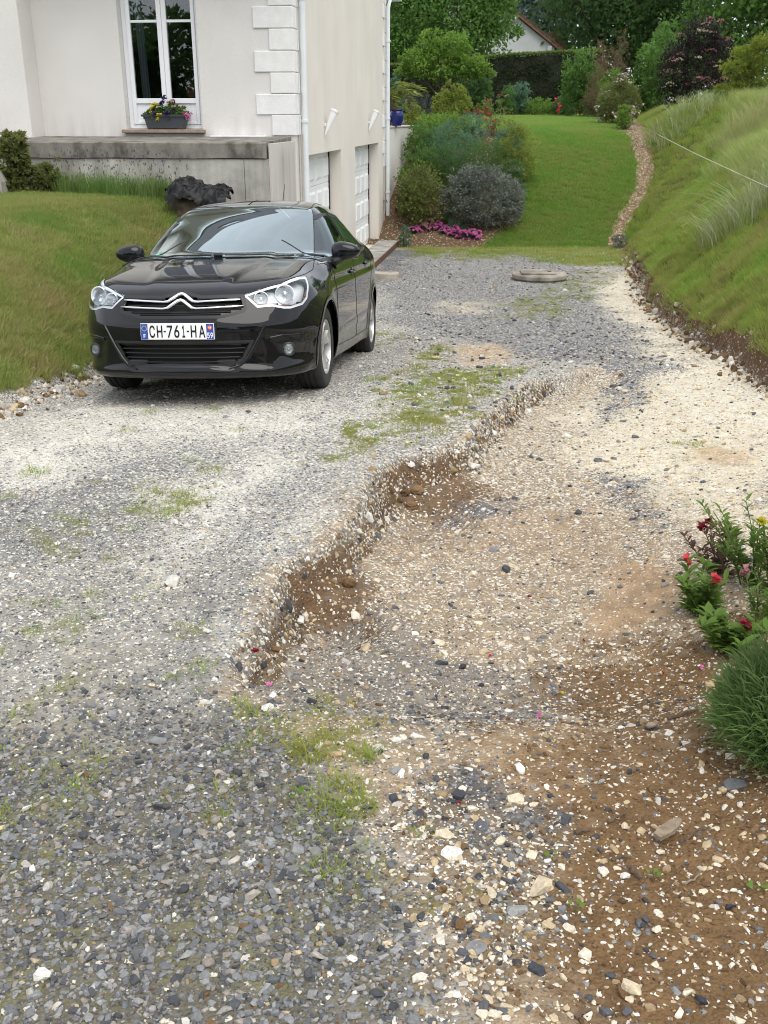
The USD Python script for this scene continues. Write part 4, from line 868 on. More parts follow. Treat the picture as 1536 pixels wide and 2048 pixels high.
    a, b = V[F[:, 1]] - V[F[:, 0]], V[F[:, 3]] - V[F[:, 0]]
    flip = (np.cross(a, b) * Nn[F[:, 0]]).sum(1) < 0; F[flip] = F[flip][:, ::-1]
    obj('body', (V, F), paint_m, car, normals=Nn)

    # --- wheel arches, liners, wheels
    for cx, g in zip(WHEEL_X, ARCH):
        lip = g.buffer(.020).difference(g.buffer(-.012)); cut = shapely.box(-9, .20, 9, 3)
        lp = patch(lip.intersection(cut), SIDE, .0045, .012); part('wheel_arch_lip', lp, paint_m, both=True)
        a = np.linspace(-.25, PI + .25, 30)
        for s in (1, -1):
            v = np.array([[cx + .385 * math.cos(t), s * y, WHEEL_R + .385 * math.sin(t)] for t in a for y in (.50, .845)]); k = np.arange(29) * 2
            v = np.vstack([v, [[cx + r_ * math.cos(t), s * .50, WHEEL_R + r_ * math.sin(t)] for t in a for r_ in (.0, .385)]])
            f = np.vstack([np.stack([k, k + 1, k + 3, k + 2], 1), np.stack([k, k + 1, k + 3, k + 2], 1) + 60])
            obj('wheel_arch_liner', (v, f), dark, car)
    tyre_pr = [(.205, -.085), (.222, -.098), (.262, -.1045), (.293, -.099), (.3085, -.086), (.3145, -.070), (.316, -.052), (.316, -.047), (.308, -.045), (.308, -.038), (.316, -.036), (.3165, -.006), (.308, -.004), (.308, .004), (.3165, .006), (.316, .036), (.308, .038), (.308, .045), (.316, .047), (.316, .052), (.3145, .070), (.3085, .086), (.293, .099), (.262, .1045), (.222, .098), (.205, .085)]
    for cx in WHEEL_X:
        for s in (1, -1):
            w = UsdGeom.Xform.Define(stage, numbered(path_of(car), 'wheel')); w.AddTranslateOp().Set(Gf.Vec3d(cx, s * TRACK, WHEEL_R))
            tv, tf = lathe(tyre_pr, 72, 'y')
            # sipes across the shoulders
            ang = np.round(np.arctan2(tv[:, 2], tv[:, 0]) / (2 * PI / 72)).astype(int); r = np.hypot(tv[:, 0], tv[:, 2]); sh = (r > .306) & (np.abs(tv[:, 1]) > .046) & (ang % 3 == 0)
            tv[sh] *= np.where(sh, .982, 1)[sh][:, None] ** np.array([1, 0, 1])
            obj('tyre', (tv, tf), rubber, w, smooth=28)
            rim = [lathe([(.207, s * .088), (.207, s * .094), (.196, s * .094), (.190, s * .080), (.186, s * .02), (.186, -s * .085)], 60, 'y')]
            for k in range(5):
                for da in (-.14, .14):
                    a0 = k * 2 * PI / 5 + .3; d0 = np.array([math.cos(a0), 0, math.sin(a0)]); d1 = np.array([math.cos(a0 + da * 1.75), 0, math.sin(a0 + da * 1.75)])
                    tt = np.array([-math.sin(a0), 0, math.cos(a0)]); sec = []
                    for q, (rr, wd, dep) in enumerate(((.035, .020, .062), (.09, .017, .070), (.15, .017, .078), (.195, .024, .086))):
                        c = (d0 if q < 1 else d0 * (1 - q / 3) + d1 * q / 3); c = c / np.linalg.norm(c) * rr
                        sec.append([c - tt * wd + [0, s * (dep - .025), 0], c - tt * wd * .6 + [0, s * dep, 0], c + tt * wd * .6 + [0, s * dep, 0], c + tt * wd + [0, s * (dep - .025), 0]])
                    v = np.array(sec).reshape(-1, 3); f = []
                    for i in range(3):
                        for j in range(3): p_ = i * 4 + j; f.append([p_, p_ + 1, p_ + 5, p_ + 4])
                    rim.append((v, np.array(f)[:, [0, 1, 2, 3]]))
            rim.append(lathe([(0, s * .070), (.03, s * .070), (.040, s * .064), (.052, s * .058), (.060, s * .03)], 30, 'y'))
            tri = []
            for v, f in rim: vv, ff, _ = meshkit.arrays((v, f)); tri.append((vv, ff))
            obj('rim', cat(*tri), alloy, w, smooth=35)
            obj('brake_disc', lathe([(.185, -s * .02), (.183, s * .012), (.06, s * .018)], 40, 'y'), dark, w, smooth=35)

    # --- glass and its black surrounds
    part('windscreen', patch(WS, TOP, .0035, .03), ws_glass)
    part('windscreen_border', patch(WS.buffer(.010).difference(WS.buffer(-.028)), TOP, .0022, .014), black)
    for g, nm_ in ((G1, 'front_door_window'), (G2, 'rear_door_window')):
        part(nm_, patch(g, SIDE, .001, .02), side_glass, both=True)
        part('window_trim', patch(g.buffer(.011).difference(g.buffer(-.012)), SIDE, .0028, .008), black, both=True)
    part('rear_window', patch(RW, REARN, .003, .03), side_glass)
    part('rear_window_border', patch(RW.buffer(.012).difference(RW.buffer(-.02)), REARN, .0022, .015), black)
    qd = skin_path([(-.505, 0, .958), (-.600, 0, 1.115)], SIDE, .003); obj('quarter_window_post', tube(qd, .006, 6), black, car); obj('quarter_window_post', tube(qd * [1, -1, 1], .006, 6), black, car)
    belt = skin_path([(-.16, 0, .934), (-.7, 0, .962), (-1.31, 0, .983), (-1.9, 0, 1.015), (-2.5, 0, 1.046)], SIDE, .002)
    for s in (1, -1):
        pb = belt * [1, s, 1]; nb = body_normal(pb); obj('window_chrome_strip', bar(pb, (0, 0, 1), nb, .0055, .005), chrome, car, smooth=True)

    # --- upper grille with its two chromed bars and chevrons
    part('upper_grille_recess', patch(UG.buffer(.01), FRONT, -.050, .02), dark)
    part('upper_grille_surround', patch(UG.buffer(.004).difference(UG.buffer(-.016)), FRONT, .001, .010), black)
    for z in (.632, .645, .690, .728):
        w_ = .40 if z > .64 else .33
        obj('grille_slat', bar(skin_path([(0, -w_, z), (0, w_, z)], FRONT, -.024), (0, 0, 1), FRONT, .006, .012), black, car, smooth=True)
    for pts in ([(-.418, .716), (-.12, .702), (-.085, .706), (-.02, .747), (0, .7535), (.02, .747), (.085, .706), (.12, .702), (.410, .714)], [(-.438, .671), (-.12, .659), (-.085, .664), (-.02, .706), (0, .7125), (.02, .706), (.085, .664), (.12, .659), (.436, .672)]):
        pa = skin_path([(0, y, z) for y, z in pts], FRONT, .006, .01); hh = .0085 + .0045 * smooth01(.12, .06, np.abs(pa[:, 1])); hh = hh * (0.35 + 0.65 * smooth01(.44, .38, np.abs(pa[:, 1])))
        obj('chrome_chevron_bar', bar(pa, (0, 0, 1), FRONT, hh, .014 ), chrome, car, smooth=True)

    # --- lower air intake
    part('lower_intake_recess', patch(LG.buffer(.01), FRONT, -.060, .025), dark)
    part('lower_intake_surround', patch(LG.buffer(.004).difference(LG.buffer(-.014)), FRONT, .001, .012), black)
    for z in (.298, .328, .358, .388, .418):
        w_ = .40 + (z - .30) * .52
        obj('intake_slat', bar(skin_path([(0, -w_, z), (0, w_, z)], FRONT, -.020), (0, 0, 1), FRONT, .006, .014), black, car, smooth=True)
    for s in (1, -1):
        c = skin_path([(0, s * .315, .290), (0, s * .33, .290)], FRONT, -.004)[0]
        obj('intake_blank', box(c[0] - .03, c[0] + .002, c[1] - .075, c[1] + .06, .270, .312, .006), black, car)

    # --- number plate
    pc = skin_path([(0, 0, .512), (0, .05, .512)], FRONT, .0)[0]; px_ = pc[0] + .026
    plate = UsdGeom.Xform.Define(stage, numbered(path_of(car), 'number_plate')); plate.AddTranslateOp().Set(Gf.Vec3d(px_, -.006, .512))
    white, blue, ink = plain('plate_white', (0.80, 0.81, 0.83), 0.35, amount=0.03), plain('plate_blue', (0.03, 0.075, 0.33), 0.35, amount=0.05), plain('plate_ink', (0.008, 0.008, 0.009), 0.4)
    red = plain('emblem_red', (0.62, 0.12, 0.06), 0.4)
    obj('plate_board', box(-.012, 0, -.26, .26, -.055, .055, .003), white, plate, label='white registration plate reading CH-761-HA')
    obj('plate_holder', box(-.05, -.013, -.268, .268, -.062, .058, .004), black, plate)
    def face(pts_yz, x=.0012): v = np.array([[x, y, z] for y, z in pts_yz]); return v, np.array([[0, i, i + 1] for i in range(1, len(pts_yz) - 1)])
    for y0, y1 in ((-.257, -.207), (.207, .257)): obj('plate_band', box(-.002, .0006, y0, y1, -.052, .052), blue, plate)
    def lettering(text, h, yc, zc, m, sx=1.0, name='lettering', w=None):
        v, f, _ = meshkit.arrays(meshkit.text_mesh(text, h, .0008, bold=True)); v = v - [(v[:, 0].min() + v[:, 0].max()) / 2, 0, 0]
        if w: v[:, 0] *= w / np.ptp(v[:, 0])
        v = np.stack([v[:, 2] + .0008, v[:, 0] * sx + yc, v[:, 1] + zc], 1)
        obj(name, (v, f), m, plate)
    # read across the plate as seen from in front: the car's right (-y) is the reader's left
    for ch, yc, w_ in (('C', -.176, .040), ('H', -.123, .040), ('7', -.052, .038), ('6', -.002, .038), ('1', .046, .020), ('H', .117, .040), ('A', .176, .044)):
        lettering(ch, .078, yc, -.039, ink, w=w_)
    for yc in (-.087, .077): obj('lettering', box(.0, .0016, yc - .008, yc + .008, -.004, .005), ink, plate)
    lettering('F', .026, -.232, -.042, white, w=.014, name='country_letter'); lettering('5', .036, .220, -.045, white, w=.018, name='district_number'); lettering('9', .036, .243, -.045, white, w=.018, name='district_number')
    stars = cat(*[box(.0006, .0018, -.232 + .017 * math.cos(t) - .0022, -.232 + .017 * math.cos(t) + .0022, .022 + .017 * math.sin(t) - .0022, .022 + .017 * math.sin(t) + .0022) for t in np.arange(12) * PI / 6])
    obj('star_ring', stars, plain('plate_yellow', (0.75, 0.60, 0.08), 0.4), plate)
    heart = [(.232 + .0165 * math.sin(t) ** 3, .024 + .0012 * (13 * math.cos(t) - 5 * math.cos(2 * t) - 2 * math.cos(3 * t) - math.cos(4 * t))) for t in np.linspace(0, 2 * PI, 30)[:-1]]
    def fan(pts, x0, x1): 
        m = trimesh.creation.extrude_polygon(Polygon(pts).buffer(0), x1 - x0, engine='earcut'); v = np.array(m.vertices); return np.stack([v[:, 2] + x0, v[:, 0], v[:, 1]], 1), m.faces
    obj('district_emblem', fan(heart, .0005, .0016), red, plate)
    obj('district_emblem', fan([(.232 + .45 * (y - .232), .024 + .62 * (z - .024)) for y, z in heart], .0005, .0022), white, plate)
    obj('district_emblem', fan([(.2295, .010), (.2345, .010), (.2335, .046), (.232, .050), (.2305, .046)], .0005, .0030), red, plate)

    # --- headlamps
    for s in (1, -1):
        hl = UsdGeom.Xform.Define(stage, numbered(path_of(car), 'headlight'))
        mk = (lambda m: m) if s == 1 else mirror
        def sub(name, pm, m): pm = mk(pm); obj(name, pm[:2], m, hl, normals=pm[2])
        sub('lens', patch(HL, OBL, .002, .02), lens_glass)
        sub('housing', patch(HL.buffer(.012), OBL, -.055, .02), silver)
        sub('housing_edge', patch(HL.buffer(.004).difference(HL.buffer(-.011)), OBL, .0005, .008), silver)
        amb = LineString(flat([(.70, .64, .655), (.631, .724, .648), (.53, .79, .668), (.46, .806, .705), (.40, .80, .755)], OBL)).buffer(.020).intersection(HL.buffer(-.010))
        sub('turn_signal', patch(amb, OBL, -.006, .012), amber)
        for cx, cy, cz, r in ((.690, .515, .722, .047), (.565, .655, .745, .064)):
            c = onto_body([[cx + 1, cy, cz]], [[-1.0, 0, 0]], 2, 400)[0][0] if False else np.array([cx, cy, cz])
            c = patch(Point(*flat([c], OBL)[0]).buffer(.004), OBL, -.012, .004)[0].mean(0); c = c * [1, s, 1]
            v, f = lathe([(r, 0), (r * .97, -.004), (r * .85, -.022), (r * .6, -.040), (r * .25, -.050), (.012, -.051), (.011, -.020), (.001, -.014)], 28)
            ax = np.array([math.cos(math.radians(16)), s * math.sin(math.radians(16)), 0.0]); e1 = np.cross([0, 0, 1.0], ax); Rm = np.stack([e1, np.cross(ax, e1), ax], 1)
            obj('reflector_bowl', (v @ Rm.T + c, f), bowl_m, hl, smooth=40)
            obj('reflector_rim', moved(lathe([(r * 1.10, -.004), (r * 1.08, .004), (r * 1.0, .005), (r * .96, -.003)], 28), c, M=Rm), silver, hl, smooth=40)
        # fog lamp
        fc = onto_body([[2.0, .705, .365]], [[-1.0, 0, 0]], 1.9, 500)[0][0] * [1, s, 1]
        fl = UsdGeom.Xform.Define(stage, numbered(path_of(car), 'fog_lamp'))
        ax = np.array([.93, s * .36, 0.02]); ax /= np.linalg.norm(ax); e1 = np.cross([0, 0, 1.0], ax); e1 /= np.linalg.norm(e1); Rm = np.stack([e1, np.cross(ax, e1), ax], 1); fo = fc + ax * .006
        obj('fog_reflector', moved(lathe([(.036, .012), (.030, .007), (.018, .005), (.008, .005), (.007, .011), (.0005, .012)], 28), fo, M=Rm), plain('fog_reflector', (0.45, 0.46, 0.47), 0.25, metallic=0.7), fl, smooth=40)
        obj('bezel', moved(lathe([(.052, -.012), (.050, .010), (.042, .016), (.035, .012)], 32), fo, M=Rm), black, fl, smooth=40)
        obj('lens', moved(lathe([(.041, .013), (.03, .019), (.015, .0215), (.0005, .0225)], 28), fo, M=Rm), lens_glass, fl, smooth=40)
        bl = skin_path([(0, .575, .545), (0, .540, .47), (0, .505, .40), (0, .455, .322), (0, .40, .272), (0, .33, .250)], FRONT, -.002) * [1, s, 1]; nb = len(bl)
        obj('bumper_blade', bar(bl, (0, 1, 0), body_normal(bl), .004 + .011 * np.sin(np.linspace(.12, PI - .12, nb)), .012), paint_m, car, smooth=True)
        # crease above the fog lamp pocket
        pl = skin_path([(0, .60, .448), (0, .68, .462), (0, .775, .458)], FRONT, .0) * [1, s, 1]
        obj('bumper_crease', bar(pl, (0, 0, 1), body_normal(pl), .011, .007), paint_m, car, smooth=True)

    # --- mirrors
    for s in (1, -1):
        mr = UsdGeom.Xform.Define(stage, numbered(path_of(car), 'door_mirror'))
        v, f = superegg((0, 0, 0), (.085, .118, .072), .82)
        v = v * [1, 1, 1] ; v[:, 0] = np.where(v[:, 0] < -.03, -.03 + (v[:, 0] + .03) * .25, v[:, 0]); v[:, 2] *= 1 - .25 * np.clip((v[:, 1]) / .118, -1, 1) ; v[:, 2] += .012
        v = (v + [-.70, .915, 1.012]) * [1, s, 1]; f = f if s == 1 else f[:, ::-1]
        low = v[f][:, :, 2].max(1) < .985
        obj('mirror_shell', (v, f[~low]), paint_m, mr, smooth=True); obj('mirror_underside', (v, f[low]), black, mr, smooth=True)
        arm = tube(np.array([[-.56, .79, .925], [-.62, .84, .945], [-.68, .885, .968]]) * [1, s, 1], [.034, .030, .030], 10); obj('mirror_arm', arm, black, mr, smooth=40)
        obj('mirror_glass', moved(box(-.004, .004, -.09, .09, -.055, .055, .004), (-.742, s * .915, 1.016)), chrome, mr)
        obj('mirror_foot', patch(Polygon(flat([(-.40, 0, .925), (-.66, 0, .935), (-.64, 0, .905), (-.46, 0, .895)], SIDE)).buffer(.008), SIDE, .012, .02)[:2] if s == 1 else mirror(patch(Polygon(flat([(-.40, 0, .925), (-.66, 0, .935), (-.64, 0, .905), (-.46, 0, .895)], SIDE)).buffer(.008), SIDE, .012, .02))[:2], paint_m, mr, smooth=True)

    # --- seams, handles, wipers, aerial
    seams = {'bonnet_seam': (np.array([.25, .35, .9]), [(.755, .435, .746), (.685, .527, .778), (.565, .646, .810), (.45, .688, .835), (.345, .722, .848), (.20, .752, .868), (.0, .772, .895), (-.20, .742, .945), (-.33, .70, .975)]),
             'door_seam': (SIDE, [(-.25, 0, .935), (-.34, 0, .86), (-.37, 0, .70), (-.40, 0, .50), (-.43, 0, .285)]), 'door_seam_b': (SIDE, [(-1.335, 0, .985), (-1.33, 0, .75), (-1.38, 0, .50), (-1.43, 0, .285)]),
             'door_seam_c': (SIDE, [(-2.53, 0, 1.06), (-2.47, 0, .86), (-2.30, 0, .66), (-2.14, 0, .46), (-2.12, 0, .285)]), 'sill_seam': (SIDE, [(-.43, 0, .285), (-1.2, 0, .279), (-2.12, 0, .285)]),
             'bumper_seam': (SIDE, [(.45, 0, .66), (.36, 0, .63), (.33, 0, .56)]), 'roof_seam': (np.array([0, .3, 1.0]), [(-1.22, .535, 1.38), (-1.6, .50, 1.42), (-2.1, .47, 1.42), (-2.6, .43, 1.37)])}
    for nm_, (N, pts) in seams.items():
        pa = skin_path(pts, N, .0, .03)
        for s in (1, -1): obj(nm_[:-2] if nm_[-2] == '_' and nm_[-1] in 'bc' else nm_, tube(pa * [1, s, 1], .0032, 5), dark, car)
    for x, z in ((-1.19, .848), (-2.05, .905)):
        pa = skin_path([(x + .085, 0, z), (x - .085, 0, z + .008)], SIDE, .020, .03); pa[0] -= [0, .018, 0]; pa[-1] -= [0, .018, 0]
        dish = patch(Point(*flat([(x + .01, 0, z + .003)], SIDE)[0]).buffer(.038), SIDE, .0015, .012)
        for s in (1, -1):
            h = UsdGeom.Xform.Define(stage, numbered(path_of(car), 'door_handle'))
            obj('grip', tube(pa * [1, s, 1], [.010, .0125, .0125, .0125, .0125, .010][:len(pa)] if len(pa) == 6 else .012, 8), paint_m, h, smooth=40)
            dd = dish if s == 1 else mirror(dish); obj('cup', dd[:2], dark, h, normals=dd[2])
    for pts in ([(-.175, .05, 0), (-.19, .22, 0), (-.255, .42, 0), (-.33, .56, 0)], [(-.17, -.06, 0), (-.185, -.28, 0), (-.25, -.47, 0), (-.36, -.60, 0)]):
        q = skin_path(topz([p[:2] for p in pts]), TOP, .016, .04); obj('wiper', tube(q, .0075, 6), black, car, smooth=40)
    q = skin_path(topz([(-.165, -.035), (-.168, .03)]), TOP, .018, .03); obj('wiper_spindle', tube(q, .015, 8), black, car, smooth=40)
    a0 = np.array([-2.50, .0, float(_Gc(-2.50)) - .0]); obj('roof_aerial', tube([a0, a0 + [-.015, 0, .03], a0 + [-.16, 0, .25]], [.012, .005, .003], 6), black, car)
    st_ = skin_path(topz([(-.55, -.615), (-.60, -.61)]), TOP, .006)
    part('windscreen_sticker', patch(Polygon(flat(topz([(-.520, -.655), (-.532, -.612), (-.60, -.602), (-.588, -.645)]), TOP)), TOP, .0052, .02), plain('sticker_green', (0.08, 0.55, 0.36), 0.5), label='small green paper disc in the corner of the windscreen')

    # --- what can be made out behind the glass
    obj('dashboard', trimesh.convex.convex_hull(np.array([(x, y, z) for y in (-.64, .64) for x, z in ((-.30, .80), (-.36, .945), (-.70, .965), (-.78, .90), (-.75, .55), (-.30, .55))])), dashm, car)
    obj('instrument_hood', superegg((-.66, .36, .965), (.10, .19, .06), .8), dashm, car, smooth=True)
    ring_ = [np.array([-.86 + .05 * math.sin(t), .36 + .185 * math.cos(t), .90 + .175 * math.sin(t)]) for t in np.linspace(0, 2 * PI, 37)]
    obj('steering_wheel', cat(tube(ring_, .015, 8, False), moved(superegg((0, 0, 0), (.03, .07, .06), .8), (-.84, .36, .90)), tube([(-.84, .2, .90), (-.84, .52, .90)], .016, 6)), black, car, smooth=True)
    for y in (.36, -.36):
        obj('front_seat', cat(superegg((-1.42, y, .80), (.10, .24, .36), .7), superegg((-1.15, y, .50), (.30, .24, .10), .7), superegg((-1.50, y, 1.20), (.06, .135, .085), .7), tube([(-1.46, y - .06, 1.05), (-1.49, y - .06, 1.16)], .008), tube([(-1.46, y + .06, 1.05), (-1.49, y + .06, 1.16)], .008)), cloth, car, smooth=True)
    obj('rear_seat', cat(superegg((-2.35, 0, .78), (.12, .58, .33), .6), superegg((-2.42, .36, 1.12), (.05, .12, .07), .7), superegg((-2.42, -.36, 1.12), (.05, .12, .07), .7)), cloth, car, smooth=True)
    obj('cabin_floor', box(-3.0, -.3, -.66, .66, .22, .30), dark, car)
    obj('rear_view_mirror', moved(superegg((0, 0, 0), (.018, .115, .036), .7), (-1.10, .0, 1.30)), black, car, smooth=True)
    return car

build_car()
# ================================================================== stones and grass
RNG = np.random.default_rng(11)
def stone(rng, flat=0.6, n=16, long_=1.0):
    p = rng.normal(size=(n, 3)); p /= np.linalg.norm(p, axis=1, keepdims=True); p = np.sign(p) * np.abs(p) ** 0.75
    p *= [1.0 * long_, rng.uniform(.62, .9), flat * rng.uniform(.75, 1.1)]
    h = trimesh.convex.convex_hull(p); return np.array(h.vertices), np.array(h.faces)

def scatter(weight, n, rng):
    """n random points of the ground, weight = wanted density at each grid point; returns points and slope normals"""
    w = 0.25 * (weight[:-1, :-1] + weight[1:, :-1] + weight[:-1, 1:] + weight[1:, 1:])
    area = (GX[:-1, 1:] - GX[:-1, :-1]) * (GY[1:, :-1] - GY[:-1, :-1]); w = (w * area).ravel()
    total = w.sum(); n = int(total) if n is None else n
    k = rng.choice(len(w), n, p=w / total); i, j = np.divmod(k, Cn - 1); a, b = rng.random(n), rng.random(n)
    mixv = lambda A: (A[i, j] * (1 - a) * (1 - b) + A[i + 1, j] * a * (1 - b) + A[i, j + 1] * (1 - a) * b + A[i + 1, j + 1] * a * b)
    return np.stack([mixv(GX), mixv(GY), mixv(GZ)], 1), _n.reshape(R, Cn, 3)[i, j], k

INVIEW = SHARP & (GX > -0.43 * (GY + 0.5) - .1) & (GX < 0.43 * (GY + 0.5) + .1) & (GY > 1.2)
CARBOX = np.zeros(GX.shape, bool)
GREYS = [(0.0, (0.052, 0.054, 0.060)), (0.22, (0.105, 0.107, 0.113)), (0.6, (0.190, 0.191, 0.195)), (0.86, (0.29, 0.288, 0.283)), (0.94, (0.25, 0.205, 0.165)), (1.0, (0.44, 0.42, 0.39))]
CREAMS = [(0.0, (0.26, 0.18, 0.10)), (0.2, (0.42, 0.32, 0.19)), (0.4, (0.52, 0.42, 0.28)), (0.6, (0.60, 0.52, 0.39)), (1.0, (0.66, 0.62, 0.54))]
WHITES = [(0.0, (0.42, 0.385, 0.33)), (0.5, (0.60, 0.57, 0.52)), (1.0, (0.70, 0.69, 0.66))]
grey_m, cream_m, white_m = speckled('grey_stone', GREYS, 0.7), speckled('cream_chalk_stone', CREAMS, 0.85), speckled('white_chalk_stone', WHITES, 0.85)
slate_m = speckled('dark_slate_stone', [(0, (0.028, 0.030, 0.037)), (0.6, (0.060, 0.063, 0.074)), (1, (0.12, 0.12, 0.13))], 0.55)
clod_m = speckled('brown_clod', [(0, (0.10, 0.058, 0.028)), (0.6, (0.17, 0.10, 0.05)), (1, (0.24, 0.16, 0.09))], 0.95)
RANGE = np.clip((3.2 / np.maximum(GY, 1.0)) ** 1.35, 0.0, 1.0) * (GY < 19.0) * INVIEW * (region == 0)
right_side = smooth01(-0.4, 0.5, GX - 0.10 * GY + 0.0) * smooth01(0.0, 0.06, dug(GX, GY) + 0.05 * (GX > .3))
DW = SETTING['driveway']
def gravel(name, weight, mats, med, sig, cap, flat=.6, label=None, sink=.15, by=None):
    pos, nrm, k = scatter(weight, cap, RNG)
    size = np.exp(RNG.normal(math.log(med), sig, len(pos))); size = np.clip(size, .003, .034)
    size *= 1 + 0.45 * smooth01(3.0, 9.0, pos[:, 1])
    if by is not None: size *= by[:-1, :-1].ravel()[k]
    q = qmul(align_quat(nrm), qmul(yaw_quat(RNG.uniform(0, 2 * PI, len(pos))), np.stack([np.cos(RNG.normal(0, .22, len(pos))), np.sin(RNG.normal(0, .22, len(pos))), 0 * size, 0 * size], 1)))
    q /= np.linalg.norm(q, axis=1, keepdims=True)
    protos = [(stone(RNG, flat, 14 + 2 * (v % 3), 1 + .25 * (v % 2)), mats[v % len(mats)], False) for v in range(8)]
    instancer(name, protos, pos + nrm * (size * sink)[:, None], q, size, RNG.integers(0, 8, len(pos)), DW, label)
_moist = SPK[..., 2]
gravel('grey_gravel', SPK[..., 1] * (17000 * COARSE + 1700 * (1 - COARSE)) * RANGE * (1 - .6 * _moist), [grey_m], .0046, .46, None, by=.80 + .20 * COARSE, label='loose grey gravel')
NEARBY = INVIEW * (region == 0) * (GY < 5.6) * smooth01(5.6, 4.0, GY)
gravel('fine_gravel', SPK[..., 0] * 7000 * NEARBY, [white_m, cream_m], .0027, .40, None, label='fine pale chips trodden into the ground')
gravel('fine_gravel', SPK[..., 1] * 5200 * NEARBY, [grey_m], .0030, .40, None, label='fine grey chips trodden into the ground')
gravel('grey_gravel', SPK[..., 1] * 700 * (GY < 4.2) * INVIEW * (region == 0) * COARSE, [grey_m], .0088, .28, None, label='coarser grey gravel in the foreground')
gravel('chalk_gravel', SPK[..., 0] * 3600 * RANGE * smooth01(-.9, .6, GX - .12 * GY + .6) , [cream_m, cream_m, white_m], .0044, .55, None, label='loose cream chalk chips')
gravel('chalk_gravel', SPK[..., 0] * 3600 * RANGE * smooth01(.6, -.9, GX - .12 * GY + .6), [white_m], .0042, .45, None, label='loose white chalk chips')
gravel('slate_gravel', np.clip(SPK[..., 1] * 1500 + 40, 0, 900) * RANGE * smooth01(-.2, .8, GX + .3 * (GY < 4)) , [slate_m, grey_m], .0060, .50, None, label='loose dark slate chips')
_facew = FACE * INVIEW * (region == 0) * (GY < 11)
gravel('cut_face_stones', _facew, [white_m, cream_m, clod_m, grey_m, white_m, clod_m, cream_m, slate_m], .0052, .55, 1700, .8, 'stones and crumbs sticking out of the cut edge', .05)
_bedw = INVIEW * (region == 0) * smooth01(.25, .6, (ALB[..., 0] - ALB[..., 2]) / ALB[..., 0].clip(.05)) * (GY < 9) * (ALB[..., 0] < .27)
gravel('earth_crumbs', _bedw * RANGE, [clod_m], .0038, .45, 6000, .8, 'crumbs of brown earth', .1)
# stones of the cut foot of the right bank
_foot = np.exp(-((_rs + .06) / .10) ** 2) * (GY > 7.5) * (GY < 20) * (GX > 0)
_p, _nr, _ = scatter(_foot, 1500, RNG); _sz = np.clip(np.exp(RNG.normal(math.log(.013), .55, len(_p))), .006, .06)
instancer('bank_foot_stones', [(stone(RNG, .8), m, False) for m in (cream_m, clod_m, clod_m, white_m, clod_m, cream_m)], _p + _nr * _sz[:, None] * .3, rand_rot(RNG, len(_p)), _sz, RNG.integers(0, 6, len(_p)), SETTING['right_bank'], 'stones and clods in the cut foot of the bank')
_lt = np.exp(-((left_toe(GY) - GX + .05) / .18) ** 2) * (GY > 6) * (GY < 9) * (region != 2)
_p, _nr, _ = scatter(_lt, 500, RNG); _sz = np.clip(np.exp(RNG.normal(math.log(.014), .45, len(_p))), .006, .05)
instancer('bank_foot_stones', [(stone(RNG, .8), m, False) for m in (cream_m, clod_m, white_m)], _p + _nr * _sz[:, None] * .3, rand_rot(RNG, len(_p)), _sz, RNG.integers(0, 3, len(_p)), SETTING['left_bank'], 'pale stones at the foot of the bank')

